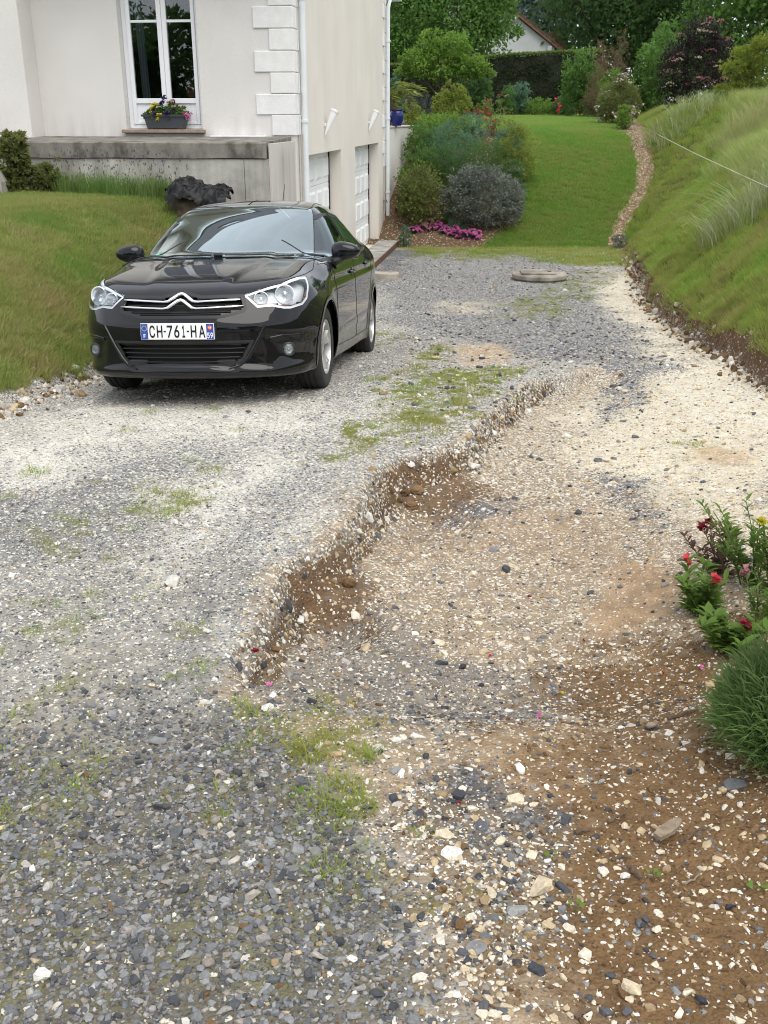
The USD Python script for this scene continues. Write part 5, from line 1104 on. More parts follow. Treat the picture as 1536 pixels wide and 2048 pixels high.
# the largest stones of the foreground, each a piece of its own
def big_stones():
    rng = np.random.default_rng(29); spots = []
    def some(poly, n, lo, hi, kinds, flat_):
        xs, ys = zip(*poly); g = Polygon(poly)
        while n:
            px, py = rng.uniform(min(xs), max(xs)), rng.uniform(min(ys), max(ys))
            if g.contains(Point(px, py)): spots.append((px, py, rng.uniform(lo, hi) , kinds[rng.integers(len(kinds))], flat_)); n -= 1
    some([(0, 1620), (560, 1600), (800, 1900), (860, 2045), (0, 2045)], 118, .008, .0145, ['g'] * 9 + ['w'], .55)
    some([(1000, 1500), (1250, 1400), (1440, 1420), (1536, 1560), (1536, 2045), (960, 2045)], 84, .0065, .0125, ['c'] * 5 + ['s'] * 3, .65)
    some([(760, 1560), (960, 1520), (1060, 1760), (1000, 2045), (880, 2045)], 46, .008, .014, ['c', 'c', 'w', 'c', 'g', 's'], .6)
    some([(560, 1250), (900, 1180), (1200, 1280), (1150, 1500), (760, 1560)], 26, .010, .018, ['w', 'c', 's', 'g'], .6)
    # a few that can be singled out in the photograph: place, half length, kind
    for px, py, s, k in ((490, 1920, .013, 'w'), (703, 1917, .012, 'w'), (270, 1868, .016, 'g'), (1263, 1977, .021, 'c'), (1228, 1700, .013, 'c'), (1063, 1712, .017, 'c'), (1125, 1777, .018, 's'), (920, 1590, .022, 's'), (1310, 1655, .012, 'c'),
                         (1250, 1752, .014, 'w'), (1415, 1690, .017, 'c'), (640, 1497, .016, 'w'), (793, 1484, .020, 'w'), (757, 1498, .020, 'w'), (537, 1417, .022, 'w'), (600, 1240, .024, 'w'), (345, 1167, .045, 'w'), (885, 1590, .02, 'c'), (1030, 1600, .022, 'c'),
                         (965, 1660, .026, 's'), (1450, 1580, .017, 'c'), (1075, 1942, .02, 's'), (950, 1900, .026, 'g'), (1140, 1860, .016, 'c'), (1170, 1910, .018, 'c'), (690, 1325, .02, 'g')):
        spots.append((px, py, s, k, .6))
    ms = {'g': grey_m, 'w': white_m, 'c': cream_m, 's': slate_m}
    shapes = {}
    for px, py, s, k, fl in spots[:300]:
        q = on_ground(px, py)
        x0 = usdkit.mesh(stage, numbered(path_of(DW), 'stone'), stone(rng, fl, 18, rng.uniform(1.0, 1.4)), ms[k])
        x0.AddTranslateOp().Set(Gf.Vec3d(float(q[0]), float(q[1]), float(q[2] + s * .10))); x0.AddRotateXYZOp().Set(Gf.Vec3f(float(rng.normal(0, 9)), float(rng.normal(0, 9)), float(rng.uniform(0, 360)))); x0.AddScaleOp().Set(Gf.Vec3f(s, s, s))
big_stones()
# lumps at the foot of the cut
for px, py, s, c in ((835, 985, .036, 0), (822, 1015, .033, 0), (810, 988, .026, 0), (800, 1003, .02, 0), (697, 1170, .028, 0)):
    q = on_ground(px, py); m = superegg((0, 0, 0), (s, s * .8, s * .7), .9); v = m[0] * (1 + 1.1 * (meshkit.fbm(m[0] / s * 2.2 + px, 4, 4) - .5))[:, None]
    obj('earth_clod', moved((v, m[1]), q + [0, 0, s * .35]), clod_m, DW, smooth=True)

def blade_clump(rng, n, radius, h, lean, width, droop=0.3, segs=3):
    V, F = [], []
    for _ in range(n):
        r, a = radius * math.sqrt(rng.random()), rng.uniform(0, 2 * PI); b = np.array([r * math.cos(a), r * math.sin(a), -.01]); d = rng.uniform(0, 2 * PI) if rng.random() < .5 else a + rng.normal(0, .5)
        hh, ln = h * rng.uniform(.45, 1.2), lean * rng.uniform(.2, 1.3); dirn = np.array([math.cos(d), math.sin(d), 0]); side = np.array([-math.sin(d + rng.normal(0, .6)), math.cos(d), 0]); w = width * rng.uniform(.7, 1.3)
        k = len(V)
        for s in range(segs + 1):
            t = s / segs; c = b + np.array([0, 0, hh * (t - droop * t ** 3 * .6)]) + dirn * hh * ln * t ** 1.8
            if s < segs: V += [c - side * w * (1 - t * .6), c + side * w * (1 - t * .6)]
            else: V.append(c)
        for s in range(segs - 1): F += [[k + 2 * s, k + 2 * s + 1, k + 2 * s + 3], [k + 2 * s, k + 2 * s + 3, k + 2 * s + 2]]
        F.append([k + 2 * segs - 2, k + 2 * segs - 1, k + 2 * segs])
    return np.array(V), np.array(F)

def grass_look(name, dry, mid, fresh, scale=0.8, bias=0.0, trans=0.3):
    """blades: tone by place (patches of dry and fresh), by tuft and by blade"""
    return mat(name, {'g': ('geometry', {}), 'o': ('object_info', {}), 'n': ('noise_texture', {'scale': scale, 'detail': 3.0}), 'm': ('math', {'math_type': 'multiply_add', 'value2': 1.2, 'value3': -0.42 + bias}), 'a': ('math', {'math_type': 'multiply_add', 'value2': 0.35}), 'c': ('math', {'math_type': 'multiply_add', 'value2': 0.30, 'value3': 0.0}),
        'r': ('rgb_ramp', {'ramp': [(0.15, dry), (0.45, mid), (0.85, fresh)]}), 'p': ('principled_bsdf', {'roughness': 0.6, 'specular_ior_level': 0.25}), 't': ('translucent_bsdf', {}), 'x': ('mix_closure', {'fac': trans})},
        [('g.position', 'n.vector'), ('n.fac', 'm.value1'), ('g.random_per_island', 'c.value1'), ('m.value', 'c.value3'), ('o.random', 'a.value1'), ('c.value', 'a.value3'), ('a.value', 'r.fac'), ('r.color', 'p.base_color'), ('r.color', 't.color'), ('p.BSDF', 'x.closure1'), ('t.BSDF', 'x.closure2')], surface='x.closure')

def sward(name, weight, n, looks, h, radius, blades, lean=.5, width=.0022, size=(.7, 1.3), label=None, category='grass', parent=None):
    pos, nrm, k = scatter(weight, n, RNG)
    up = nrm * .45 + np.array([0, 0, .55]); up /= np.linalg.norm(up, axis=1, keepdims=True)
    q = qmul(align_quat(up), yaw_quat(RNG.uniform(0, 2 * PI, len(pos))))
    protos = [(blade_clump(RNG, blades, radius, h, lean, width), looks[v % len(looks)], False) for v in range(6)]
    pi = instancer(name, protos, pos, q, RNG.uniform(*size, len(pos)), RNG.integers(0, 6, len(pos)), parent, label, category)
    return pi
NEARV = (GX > -0.46 * (GY + 1)) & (GX < 0.46 * (GY + 1)) & (GY > 3) & (GY < 37)
bank_dry = grass_look('bank_grass_dry', (0.42, 0.35, 0.17), (0.35, 0.36, 0.12), (0.22, 0.35, 0.07), 1.6, .16, .45)
bank_green = grass_look('bank_grass_green', (0.33, 0.30, 0.11), (0.29, 0.36, 0.075), (0.22, 0.38, 0.06), 1.0, .08, .45)
lawn_green = grass_look('lawn_grass_green', (0.28, 0.33, 0.085), (0.205, 0.34, 0.062), (0.15, 0.31, 0.046), .9, .03, .45)
weed_green = grass_look('weed_grass', (0.30, 0.27, 0.07), (0.25, 0.32, 0.05), (0.18, 0.32, 0.04), 2.0, .05, .4)
_s1 = left_toe(GY) - GX
_top = smooth01(.30, .62, GZ + .35 * FBM[0])
sward('left_bank_grass', LB * NEARV * (GY > 5.5) * (1 - _top) * (.5 + .5 * smooth01(0.0, .5, _s1)) * (1 - .35 * smooth01(.1, .0, FBM[0])), 9000, [bank_dry], .075, .075, 46, label='short dry brown and green grass on the left bank')
sward('front_lawn_grass', LB * NEARV * (GY > 5.5) * _top, 7500, [grass_look('front_lawn_blades', (0.30, 0.30, 0.10), (0.22, 0.29, 0.07), (0.155, 0.27, 0.05), 1.2, 0, .45)], .06, .08, 46, label='green mown grass of the front lawn')
_hs = np.clip(_rs, 0, 9)
sward('right_bank_grass', RB * NEARV * (_hs < 2.0) * (1 - .45 * smooth01(.02, .14, FBM[1])) * np.clip(12 / GY, .4, 1.4), 15000, [bank_green], .085, .085, 42, label='short grass on the lower part of the right bank')
sward('right_bank_grass', RB * NEARV * smooth01(1.1, 2.2, _hs) * np.clip(14 / GY, .3, 1.4), 8500, [grass_look('tall_bank_grass', (0.38, 0.38, 0.17), (0.31, 0.38, 0.11), (0.21, 0.35, 0.07), .8, .04, .45)], .34, .12, 40, .55, .003, label='tall unmown grass on the upper part of the right bank')
sward('back_lawn_grass', LAWN * NEARV * np.clip(22 / GY, .25, 1), 13000, [lawn_green], .05, .12, 60, .5, .004, label='mown grass of the back lawn')
sward('court_edge_grass', ((region == 0) & (GY > 17.5) & (GY < 20.3) & NEARV) * smooth01(18.2 , 19.6, GY + 1.5 * smooth01(2.2, 3.6, GX) + FBM[0] * 1.2) * smooth01(1.0 ,1.6, GX + .2 * GY - 3.2), 1500, [bank_dry, weed_green], .05, .10, 34, .6, .003, label='thin trodden grass along the far edge of the court')
sward('gravel_weeds', np.clip(SPK[..., 2] - .22, 0, 1) * (region == 0) * INVIEW * (GY > 2.0) * (GY < 17), 1500, [weed_green], .032, .030, 20, .8, .0017, (.6, 1.4), label='thin weedy grass growing between the stones')
# ================================================================== trees, hedge and shrubs
PR = np.random.default_rng(77)
def leaves(P, N, size, rng, aspect=.5, spread=.9, fold=.25):
    """one pointed leaf (two triangles, folded along its rib) at every point"""
    n = len(P); d = N + spread * rng.normal(size=(n, 3)); d /= np.linalg.norm(d, axis=1, keepdims=True)          # where the blade points
    up = rng.normal(size=(n, 3)) * .6 + np.array([0, 0, 1.0]); u = up - (up * d).sum(1, keepdims=True) * d; u /= np.linalg.norm(u, axis=1, keepdims=True) + 1e-9
    s = np.cross(d, u); L = size * rng.uniform(.6, 1.3, (n, 1)); Wd = L * aspect * .5
    base, tip = P, P + d * L; mid = P + d * L * .45
    v = np.stack([base, mid + s * Wd + u * Wd * fold, tip, mid - s * Wd + u * Wd * fold], 1).reshape(-1, 3); k = np.arange(n)[:, None] * 4
    return v, np.vstack([k + [0, 1, 2], k + [0, 2, 3]])

def blob_points(blobs, n, rng, clump=.18, per=14, hollow=.45):
    """points in tufts through ragged blobs (cx, cy, cz, rx, ry, rz), more towards the outside; and the outward directions"""
    b = np.asarray(blobs, float); vol = (b[:, 3] * b[:, 4] * b[:, 5]) ** .75; m = max(1, n // per)
    k = rng.choice(len(b), m, p=vol / vol.sum()); d = rng.normal(size=(m, 3)); d /= np.linalg.norm(d, axis=1, keepdims=True)
    r = hollow + (1 - hollow) * rng.random(m) ** .55
    r *= (.66 + .72 * meshkit.fbm(d * 2.3 + k[:, None] * 3.1, 3, 9)) * np.where(rng.random(m) < .06, rng.uniform(1.1, 1.4, m), 1.0)
    c = b[k, :3] + d * r[:, None] * b[k, 3:]; size = np.cbrt(b[k, 3] * b[k, 4] * b[k, 5]) * clump
    i = np.repeat(np.arange(m), per); q = rng.normal(size=(len(i), 3)); q /= np.linalg.norm(q, axis=1, keepdims=True)
    P = c[i] + q * (size[i] * rng.random(len(i)) ** .5)[:, None]
    N = d[i] * .8 + q * .6 + np.array([0, 0, .25]); N /= np.linalg.norm(N, axis=1, keepdims=True)
    return P, N

def branch(a, b, r0, r1, rng, bend=.12, n=5):
    t = np.linspace(0, 1, n)[:, None]; p = np.asarray(a) * (1 - t) + np.asarray(b) * t; L = np.linalg.norm(np.asarray(b) - a)
    p[1:-1] += rng.normal(0, bend * L / n, (n - 2, 3)); return tube(p, np.linspace(r0, r1, n), 5)

bark = plain('bark_brown', (0.10, 0.075, 0.055), 0.95, scale=14, amount=.4, bump=.5)
bark_grey = plain('bark_grey', (0.20, 0.18, 0.16), 0.95, scale=14, amount=.35, bump=.5)
stem_green = plain('green_stem', (0.10, 0.13, 0.04), 0.7)

def plant(name, label, cat_, base, blobs, look, n, size, aspect=.5, stems=5, stem_r=.012, stem_m=None, spread=.9, clump=.18, per=14, hollow=.45, group=None, tree=False, trunk_h=0, extra=None, rotz=0):
    rng = np.random.default_rng(int(abs(base[0] * 971 + base[1] * 331 + len(label) * 17)) % 100000)
    t = thing(name, label, cat_, base, rotz, group)
    P, N = blob_points(blobs, n, rng, clump, per, hollow)
    obj('crown' if tree else 'foliage', leaves(P, N, size, rng, aspect, spread), look, t)
    b = np.asarray(blobs, float); parts = []
    if tree:
        top = np.array([b[:, 0].mean() * .5, b[:, 1].mean() * .5, trunk_h]); parts.append(branch((0, 0, -.15), top, stem_r, stem_r * .6, rng, .15, 6))
        for k in range(stems):
            q = b[k % len(b)]; parts.append(branch(top * rng.uniform(.75, 1.0), q[:3] + rng.normal(0, .35, 3) * q[3:], stem_r * .45, stem_r * .12, rng, .3, 6))
        obj('trunk', cat(*parts), stem_m or bark, t, smooth=60)
    elif stems:
        for k in range(stems):
            q = b[k % len(b)]; parts.append(branch((rng.normal(0, .03), rng.normal(0, .03), -.05), q[:3] + rng.normal(0, .35, 3) * q[3:], stem_r, stem_r * .4, rng, .3, 5))
        obj('stem', cat(*parts), stem_m or bark, t, smooth=60)
    for nm, fn in (extra or []): fn(t, rng, P, N)
    return t

def scale_at(y, z): return (y * math.cos(PITCH) + (1.6 - z) * math.sin(PITCH)) / FPX         # metres per photograph pixel at a place
def ground_at(px, y):
    """ground point at depth y in the direction of column px (taken at the horizon)"""
    x = 0.0; z = 0.0
    for _ in range(6):
        d = y * math.cos(PITCH) + (1.6 - z) * math.sin(PITCH); x = (px - 768) / FPX * d; z = float(ground_z(x, y))
    return np.array([x, y, z])

F_dark = foliage('leaf_dark_green', (0.057, 0.114, 0.038), (0.135, 0.250, 0.070), (0.272, 0.448, 0.129))
F_mid = foliage('leaf_mid_green', (0.076, 0.153, 0.034), (0.163, 0.304, 0.064), (0.324, 0.477, 0.120))
F_fresh = foliage('leaf_fresh_green', (0.104, 0.192, 0.031), (0.227, 0.374, 0.062), (0.401, 0.540, 0.122))
F_yellow = foliage('leaf_yellow_green', (0.160, 0.196, 0.036), (0.319, 0.392, 0.072), (0.522, 0.551, 0.145))
F_blue = foliage('leaf_blue_green', (0.074, 0.155, 0.095), (0.176, 0.310, 0.187), (0.350, 0.499, 0.325))
F_grey = foliage('leaf_grey_green', (0.108, 0.130, 0.108), (0.225, 0.244, 0.205), (0.410, 0.410, 0.362), trans=.2)
F_olive = foliage('leaf_olive', (0.116, 0.136, 0.042), (0.235, 0.259, 0.083), (0.422, 0.422, 0.166))
F_rust = foliage('leaf_tamarisk', (0.154, 0.109, 0.063), (0.238, 0.175, 0.098), (0.280, 0.266, 0.126), scale=2.5)
F_purple = foliage('leaf_dark_purple', (0.010, 0.007, 0.008), (0.026, 0.014, 0.018), (0.06, 0.028, 0.034), trans=.15)
F_conifer = foliage('needle_gold', (0.131, 0.174, 0.026), (0.290, 0.348, 0.051), (0.493, 0.522, 0.102))
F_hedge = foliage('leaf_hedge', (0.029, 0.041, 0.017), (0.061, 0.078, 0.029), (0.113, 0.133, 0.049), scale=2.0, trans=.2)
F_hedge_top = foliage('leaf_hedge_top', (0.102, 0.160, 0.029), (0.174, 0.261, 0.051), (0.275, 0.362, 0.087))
F_distant = foliage('leaf_distant', (0.088, 0.146, 0.112), (0.177, 0.259, 0.194), (0.293, 0.397, 0.293))
F_petal = {k: foliage('petal_' + k, a, b, c, trans=.3) for k, a, b, c in (('pink', (0.60, 0.14, 0.40), (0.78, 0.30, 0.60), (0.88, 0.62, 0.78)), ('red', (0.28, 0.012, 0.02), (0.42, 0.03, 0.04), (0.55, 0.10, 0.10)), ('crimson', (0.16, 0.004, 0.018), (0.26, 0.012, 0.035), (0.40, 0.03, 0.07)), ('white', (0.55, 0.50, 0.48), (0.66, 0.62, 0.60), (0.74, 0.72, 0.70)), ('yellow', (0.55, 0.45, 0.03), (0.70, 0.60, 0.05), (0.78, 0.72, 0.30)), ('violet', (0.035, 0.012, 0.11), (0.075, 0.025, 0.20), (0.15, 0.06, 0.32)), ('rose', (0.36, 0.13, 0.16), (0.50, 0.24, 0.26), (0.62, 0.42, 0.40)), ('cream', (0.42, 0.36, 0.26), (0.54, 0.47, 0.35), (0.62, 0.58, 0.48)), ('coral', (0.50, 0.04, 0.06), (0.66, 0.09, 0.11), (0.75, 0.25, 0.24)))}

def blooms(name, kind, n, size, petals=6, where=None, flat_=.35):
    """small open flowers on the outside of a plant"""
    def make(t, rng, P, N):
        c = P.mean(0); out = np.linalg.norm((P - c) / (np.std(P, axis=0) + 1e-6), axis=1); ok = np.argsort(-(out + .25 * rng.random(len(out)) + (where(P) if where else 0)))[:max(n * 3, 10)]
        kk = rng.choice(ok, min(n, len(ok)), replace=False)
        for k in ([[q] for q in kk] if n <= 12 else [kk]): one(t, rng, P, N, np.asarray(k))
    def one(t, rng, P, N, k):
        i = np.repeat(k, petals); a = np.tile(np.arange(petals) * 2 * PI / petals, len(k)) + np.repeat(rng.uniform(0, 6, len(k)), petals)
        Nn = N[i] * .5 + [0, -.25, .5]; Nn /= np.linalg.norm(Nn, axis=1, keepdims=True); e1 = np.cross(Nn, [0.3, 1, .2]); e1 /= np.linalg.norm(e1, axis=1, keepdims=True); e2 = np.cross(Nn, e1)
        d = e1 * np.cos(a)[:, None] + e2 * np.sin(a)[:, None] + Nn * flat_
        o = obj(name, leaves(P[i] + N[i] * size * .8, d, size, rng, 1.0, .12), F_petal[kind], t)
        if len(k) > 1: tag(o, None, None, None, 'stuff')
    return (name, make)

def shrub(label, px, py, w, h, look, n, size, y=None, aspect=.5, name='shrub', cat_='shrub', blobs=None, depth=None, base=None, **kw):
    """a shrub whose foot, width and height were read off the photograph"""
    b = base if base is not None else (on_ground(px, py) if y is None else ground_at(px, y)); s = scale_at(b[1], b[2]); W, H = w * s, h * s; D = depth or W * .8
    bl = [(x * W / 2, yy * D / 2, z * H, rx * W / 2, ry * D / 2, rz * H) for x, yy, z, rx, ry, rz in (blobs or [(0, 0, .55, .95, .9, .48), (-.4, -.1, .35, .6, .6, .35), (.42, .1, .38, .58, .6, .38), (.1, -.3, .3, .6, .6, .3), (-.1, .1, .78, .5, .5, .26)])]
    return plant(name, label, cat_, b, bl, look, n, size, aspect, **kw)

# --- big trees behind the hedge and on the skyline
def big_tree(label, base, W, H, look, n, leaf, trunk_h, name='tree', seed=0, blobs=None, group=None, aspect=.55, hollow=.5):
    rng = np.random.default_rng(seed)
    bl = blobs or [(rng.uniform(-.36, .36) * W, rng.uniform(-.28, .28) * W, H * z, W * rng.uniform(.19, .29), W * rng.uniform(.17, .27), H * rng.uniform(.10, .17)) for z in np.linspace(.10, .88, 17)] + [(0, 0, H * .6, W * .36, W * .34, H * .30), (0, 0, H * .25, W * .42, W * .36, H * .2)]
    return plant(name, label, 'tree', base, bl, look, n, leaf, aspect, stems=9, stem_r=.022 * H, tree=True, trunk_h=trunk_h, clump=.24, per=16, hollow=hollow, group=group)
g0 = ground_at(905, 43.5)
big_tree('broad leafy cherry tree rising behind the clipped hedge beside the white gable', g0 + [-.2, 0, 0], 7.2, 7.0, F_mid, 26000, .16, 1.6, seed=4, blobs=[(0.2, 0, 3.6, 2.2, 2.2, 1.7), (1.45, -.2, 3.4, .9, 1.0, .7), (2.25, 0, 2.95, .62, .7, .26), (-1.6, -.4, 3.2, 1.5, 1.5, 1.4), (-2.6, 0, 2.8, 1.1, 1.2, 1.1), (.4, -.5, 5.2, 1.7, 1.7, 1.3), (1.5, 0, 4.6, 1.0, 1.2, .8), (-1.2, 0, 5.4, 1.7, 1.5, 1.3), (2.0, .3, 4.0, .8, .8, .6)])
big_tree('tall dark tree on the skyline behind the red tiled roof', ground_at(1120, 74) , 11, 17, F_distant, 24000, .33, 4.0, seed=8)
big_tree('tall dark tree on the skyline left of the purple shrub', ground_at(1235, 62), 11, 15, F_dark, 26000, .28, 3.0, seed=9)
big_tree('very broad dark tree on the skyline above the purple shrub', ground_at(1375, 58), 12, 15, F_dark, 26000, .28, 2.5, seed=10)
big_tree('lighter green tree on the skyline above the golden conifer', ground_at(1490, 50), 8, 12.0, F_mid, 22000, .27, 2.5, seed=12)
big_tree('dark tree partly hidden behind the white gable and the cherry tree', ground_at(985, 80), 13, 17, F_distant, 20000, .36, 4.0, seed=13)
big_tree('dark tree showing behind the far corner of the house', ground_at(800, 56), 9, 13, F_dark, 20000, .32, 3.0, seed=15)
big_tree('small round tree with a slim leaning grey trunk before the hedge', ground_at(882, 33.5), 2.4, 2.55, F_fresh, 9000, .10, .75, name='small_tree', seed=16,
         blobs=[(0, 0, 1.55, .85, .8, .55), (-.75, 0, 1.5, .55, .5, .36), (.8, 0, 1.42, .6, .5, .30), (.35, -.2, 1.95, .5, .5, .36), (-.3, 0, 2.1, .45, .4, .34), (1.25, 0, 1.25, .32, .3, .16), (-1.15, 0, 1.25, .28, .3, .18)])
# trees across the lane behind the viewer, seen mirrored in the house window and the car
lane = big_tree('dark leafy tree across the lane, seen only as a reflection in the house window', np.array([-9.0, -26.0, float(ground_z(-9.0, -26.0))]), 9.5, 6.4, F_dark, 16000, .42, 1.5, name='lane_tree', seed=21, group='trees across the lane behind the viewer')
for x, y, k in ((-3, -28, .95), (6.5, -25, .85), (14, -27, 1.0), (-17, -27, 1.05), (-25, -25, .9)): copy_of(lane, (x, y, float(ground_z(x, y))), x * 1.3, k)

# --- the clipped hedge
def build_hedge():
    a, b = ground_at(760, 39.5), ground_at(1190, 37.2); a[2] = b[2] = 1.6; L = np.linalg.norm(b - a); ang = math.atan2(b[1] - a[1], b[0] - a[0]); rng = np.random.default_rng(5)
    h = thing('hedge', 'long dark clipped hedge closing the back of the garden', 'hedge', a, ang)
    H = lambda x: np.interp(x, [0, L * .25, L * .6, L], [1.62, 1.72, 1.92, 2.02])
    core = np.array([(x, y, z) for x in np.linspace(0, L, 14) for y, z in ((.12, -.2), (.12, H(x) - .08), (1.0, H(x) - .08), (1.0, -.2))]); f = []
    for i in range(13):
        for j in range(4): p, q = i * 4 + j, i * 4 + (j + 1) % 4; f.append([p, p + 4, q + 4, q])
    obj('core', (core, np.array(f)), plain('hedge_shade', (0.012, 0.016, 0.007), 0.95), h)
    n = 30000; x = rng.uniform(0, L, n); z = rng.random(n); P = np.stack([x, .10 + .10 * rng.random(n), z * H(x)], 1); P[:, 1] -= .10 * (meshkit.fbm(P * 2.2, 3, 3) - .5) * 2
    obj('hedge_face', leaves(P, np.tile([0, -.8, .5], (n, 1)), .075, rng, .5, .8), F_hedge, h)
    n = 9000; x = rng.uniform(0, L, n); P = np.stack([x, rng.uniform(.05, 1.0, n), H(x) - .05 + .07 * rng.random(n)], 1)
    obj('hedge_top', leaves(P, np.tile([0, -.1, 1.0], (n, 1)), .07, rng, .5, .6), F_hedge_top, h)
build_hedge()

# --- shrubs of the planted slope, from the garage towards the lawn
shrub('bright yellow green feathery shrub at the top of the planted slope', 902, 262, 78, 92, F_yellow, 5200, .055, y=25.0, spread=.7, blobs=[(0, 0, .4, .8, .8, .38), (-.5, 0, .55, .4, .4, .28), (.55, 0, .5, .45, .4, .22), (-.15, 0, .85, .3, .3, .18), (.3, 0, .72, .4, .4, .2)])
shrub('loose pale green shrub with small white flowers behind the blue pot', 824, 256, 44, 50, F_yellow, 1500, .05, y=25.6, hollow=.2, extra=[blooms('flower', 'cream', 10, .035)])
shrub('soft blue green shrub directly beside the end of the white garden wall', 838, 330, 62, 92, F_mid, 3600, .05, y=22.9, extra=[blooms('flower', 'red', 7, .03)])
shrub('fine feathery grey green bush in the upper middle of the planted slope', 900, 320, 120, 85, F_blue, 6500, .06, y=22.9, aspect=.22, spread=.7)
shrub('low spreading dark green juniper across the middle of the planted slope', 925, 395, 180, 105, F_dark, 11000, .055, y=22.1, aspect=.3, spread=.6, blobs=[(0, 0, .5, .8, .7, .42), (-.6, 0, .42, .42, .5, .36), (.55, .1, .55, .5, .5, .4), (.1, -.3, .3, .8, .5, .3)])
shrub('large silvery grey green mound of shrub at the foot of the planted slope', 964, 474, 166, 118, F_grey, 15000, .045, y=20.85, depth=1.0, aspect=.6, blobs=[(0, 0, .55, .9, .8, .42), (-.5, 0, .42, .5, .6, .38), (.6, 0, .45, .42, .6, .36), (.2, -.2, .3, .75, .5, .28), (-.2, 0, .78, .55, .5, .22)])
shrub('olive green shrub with yellow tips near the foot of the white garden wall', 842, 452, 88, 116, F_olive, 6500, .045, y=21.0, depth=.7, extra=[('tips', lambda t, r, P, N: tag(obj('young_tips', leaves(P[::9] + N[::9] * .06, N[::9], .06, r, .5, .5), F_yellow, t), None, None, None, 'stuff'))])
shrub('upright bright green young shrub in front of the silvery mound', 898, 466, 36, 68, F_mid, 2200, .04, y=20.95)
shrub('yellow green arching shrub on the lawn side of the planted slope', 1028, 368, 88, 108, F_yellow, 5200, .05, y=22.3, extra=[blooms('flower', 'red', 6, .025)])
shrub('clump of strap leaved green plants above the yellow green arching shrub', 1018, 308, 52, 48, F_blue, 2000, .16, y=23.3, aspect=.12, spread=.5, name='strap_leaf_plant', cat_='plant', stems=0)
shrub('wispy thin twigged shrub with sparse dark red flowers at the lawn corner', 985, 266, 92, 68, F_olive, 1100, .045, y=24.6, hollow=.1, stems=16, stem_r=.006, extra=[blooms('flower', 'red', 22, .035)])
shrub('bushy plant with dark red flower spikes on the crest of the planted slope', 945, 296, 88, 62, F_blue, 2400, .05, y=23.9, name='flowering_plant', cat_='flowering plant', extra=[blooms('flower', 'red', 44, .04)])
shrub('small dark green plant alone at the corner of the garage threshold', 810, 492, 24, 42, F_blue, 900, .035, y=20.15, name='plant', cat_='plant')
shrub('green shrub filling the slope just right of the white garden wall top', 856, 300, 70, 74, F_fresh, 3400, .05, y=23.6)
shrub('small dark green sprawling shrub low beside the white garden wall', 815, 400, 40, 70, F_dark, 2200, .045, y=21.4, extra=[blooms('flower', 'red', 5, .03)])
shrub('tuft of grey green leaves in front of the young bright green shrub', 912, 476, 34, 26, F_blue, 800, .05, y=20.75, name='plant', cat_='plant', aspect=.25)

shrub('rounded green shrub in the gap above the olive green shrub', 838, 392, 92, 96, F_mid, 4200, .05, y=21.9)
shrub('dark green shrub between the silvery mound and the juniper, towards the lawn', 1020, 420, 64, 84, F_dark, 3600, .045, y=21.6)
shrub('light green tufted shrub below the yellow feathery shrub', 900, 290, 96, 62, F_fresh, 3800, .055, y=23.9)
# --- the far flower bed below the hedge
shrub('rounded blue green shrub standing before the hedge', 1038, 214, 48, 58, F_blue, 3200, .07, y=35.2)
shrub('low bright green ball of a shrub at the far edge of the lawn', 1076, 222, 68, 32, F_fresh, 3000, .07, y=35.0, aspect=.3)
shrub('rose bush with big red flowers at the far right of the lawn', 1128, 220, 54, 34, F_dark, 2200, .07, y=34.6, name='rose_bush', cat_='rose bush', extra=[blooms('flower', 'coral', 7, .11)])
shrub('young green plants with one white bloom at the far edge of the lawn', 1012, 222, 40, 52, F_mid, 1700, .06, y=34.8, extra=[blooms('flower', 'white', 2, .12)])
shrub('dark leafy shrub in the shade of the small tree', 955, 222, 56, 86, F_dark, 3200, .09, y=35.6)
shrub('tall dark conifer like shrub in the hedge shade behind the yellow shrub', 925, 225, 40, 74, F_dark, 2600, .07, y=36.0)
shrub('pale mixed low plants at the left end of the far bed', 838, 224, 62, 44, F_grey, 1600, .07, y=34.0, extra=[blooms('flower', 'violet', 14, .05)])
shrub('low light green plant with pale flowers on the far lawn edge', 968, 226, 44, 26, F_fresh, 1100, .06, y=34.0, extra=[blooms('flower', 'rose', 8, .05)])
shrub('grey blue shrub against the hedge just right of the house corner', 790, 200, 44, 70, F_blue, 2200, .08, y=36.0)

# palm behind the garden wall
def build_palm():
    b = ground_at(783, 26.5); rng = np.random.default_rng(8); t = thing('palm', 'young palm with arching yellow green fronds behind the house corner', 'palm', b)
    obj('trunk', lathe([(.10, -.1), (.13, .15), (.11, .45), (.06, .60), (.001, .62)], 12), bark, t, smooth=50)
    for k in range(16):
        a = k * 2.4 + rng.uniform(-.2, .2); el = rng.uniform(.35, 1.25); L = rng.uniform(.75, 1.05); d = np.array([math.cos(a), math.sin(a), 0]); s = np.linspace(0, 1, 16)[:, None]
        rib = np.array([0, 0, .58]) + d * L * s * math.cos(el * .7) + np.array([0, 0, 1.0]) * L * (s * math.sin(el) - .75 * s ** 2.2 * math.cos(el * .5)); side = np.cross(d, [0, 0, 1.0])
        P = np.repeat(rib[2:], 6, 0) ; sg = np.tile([1, -1, 1, -1, 1, -1], 14)[:, None]; N = side * sg * .8 + d * .65 + [0, 0, -.1] + rng.normal(0, .08, (len(P), 3)); N /= np.linalg.norm(N, axis=1, keepdims=True)
        fr = obj('frond', leaves(P + rng.normal(0, .012, P.shape), N, .24, rng, .10, .08), F_yellow if k % 3 else F_olive, t)
        obj('rib', tube(rib, np.linspace(.012, .003, 16), 5), stem_green, fr)
build_palm()

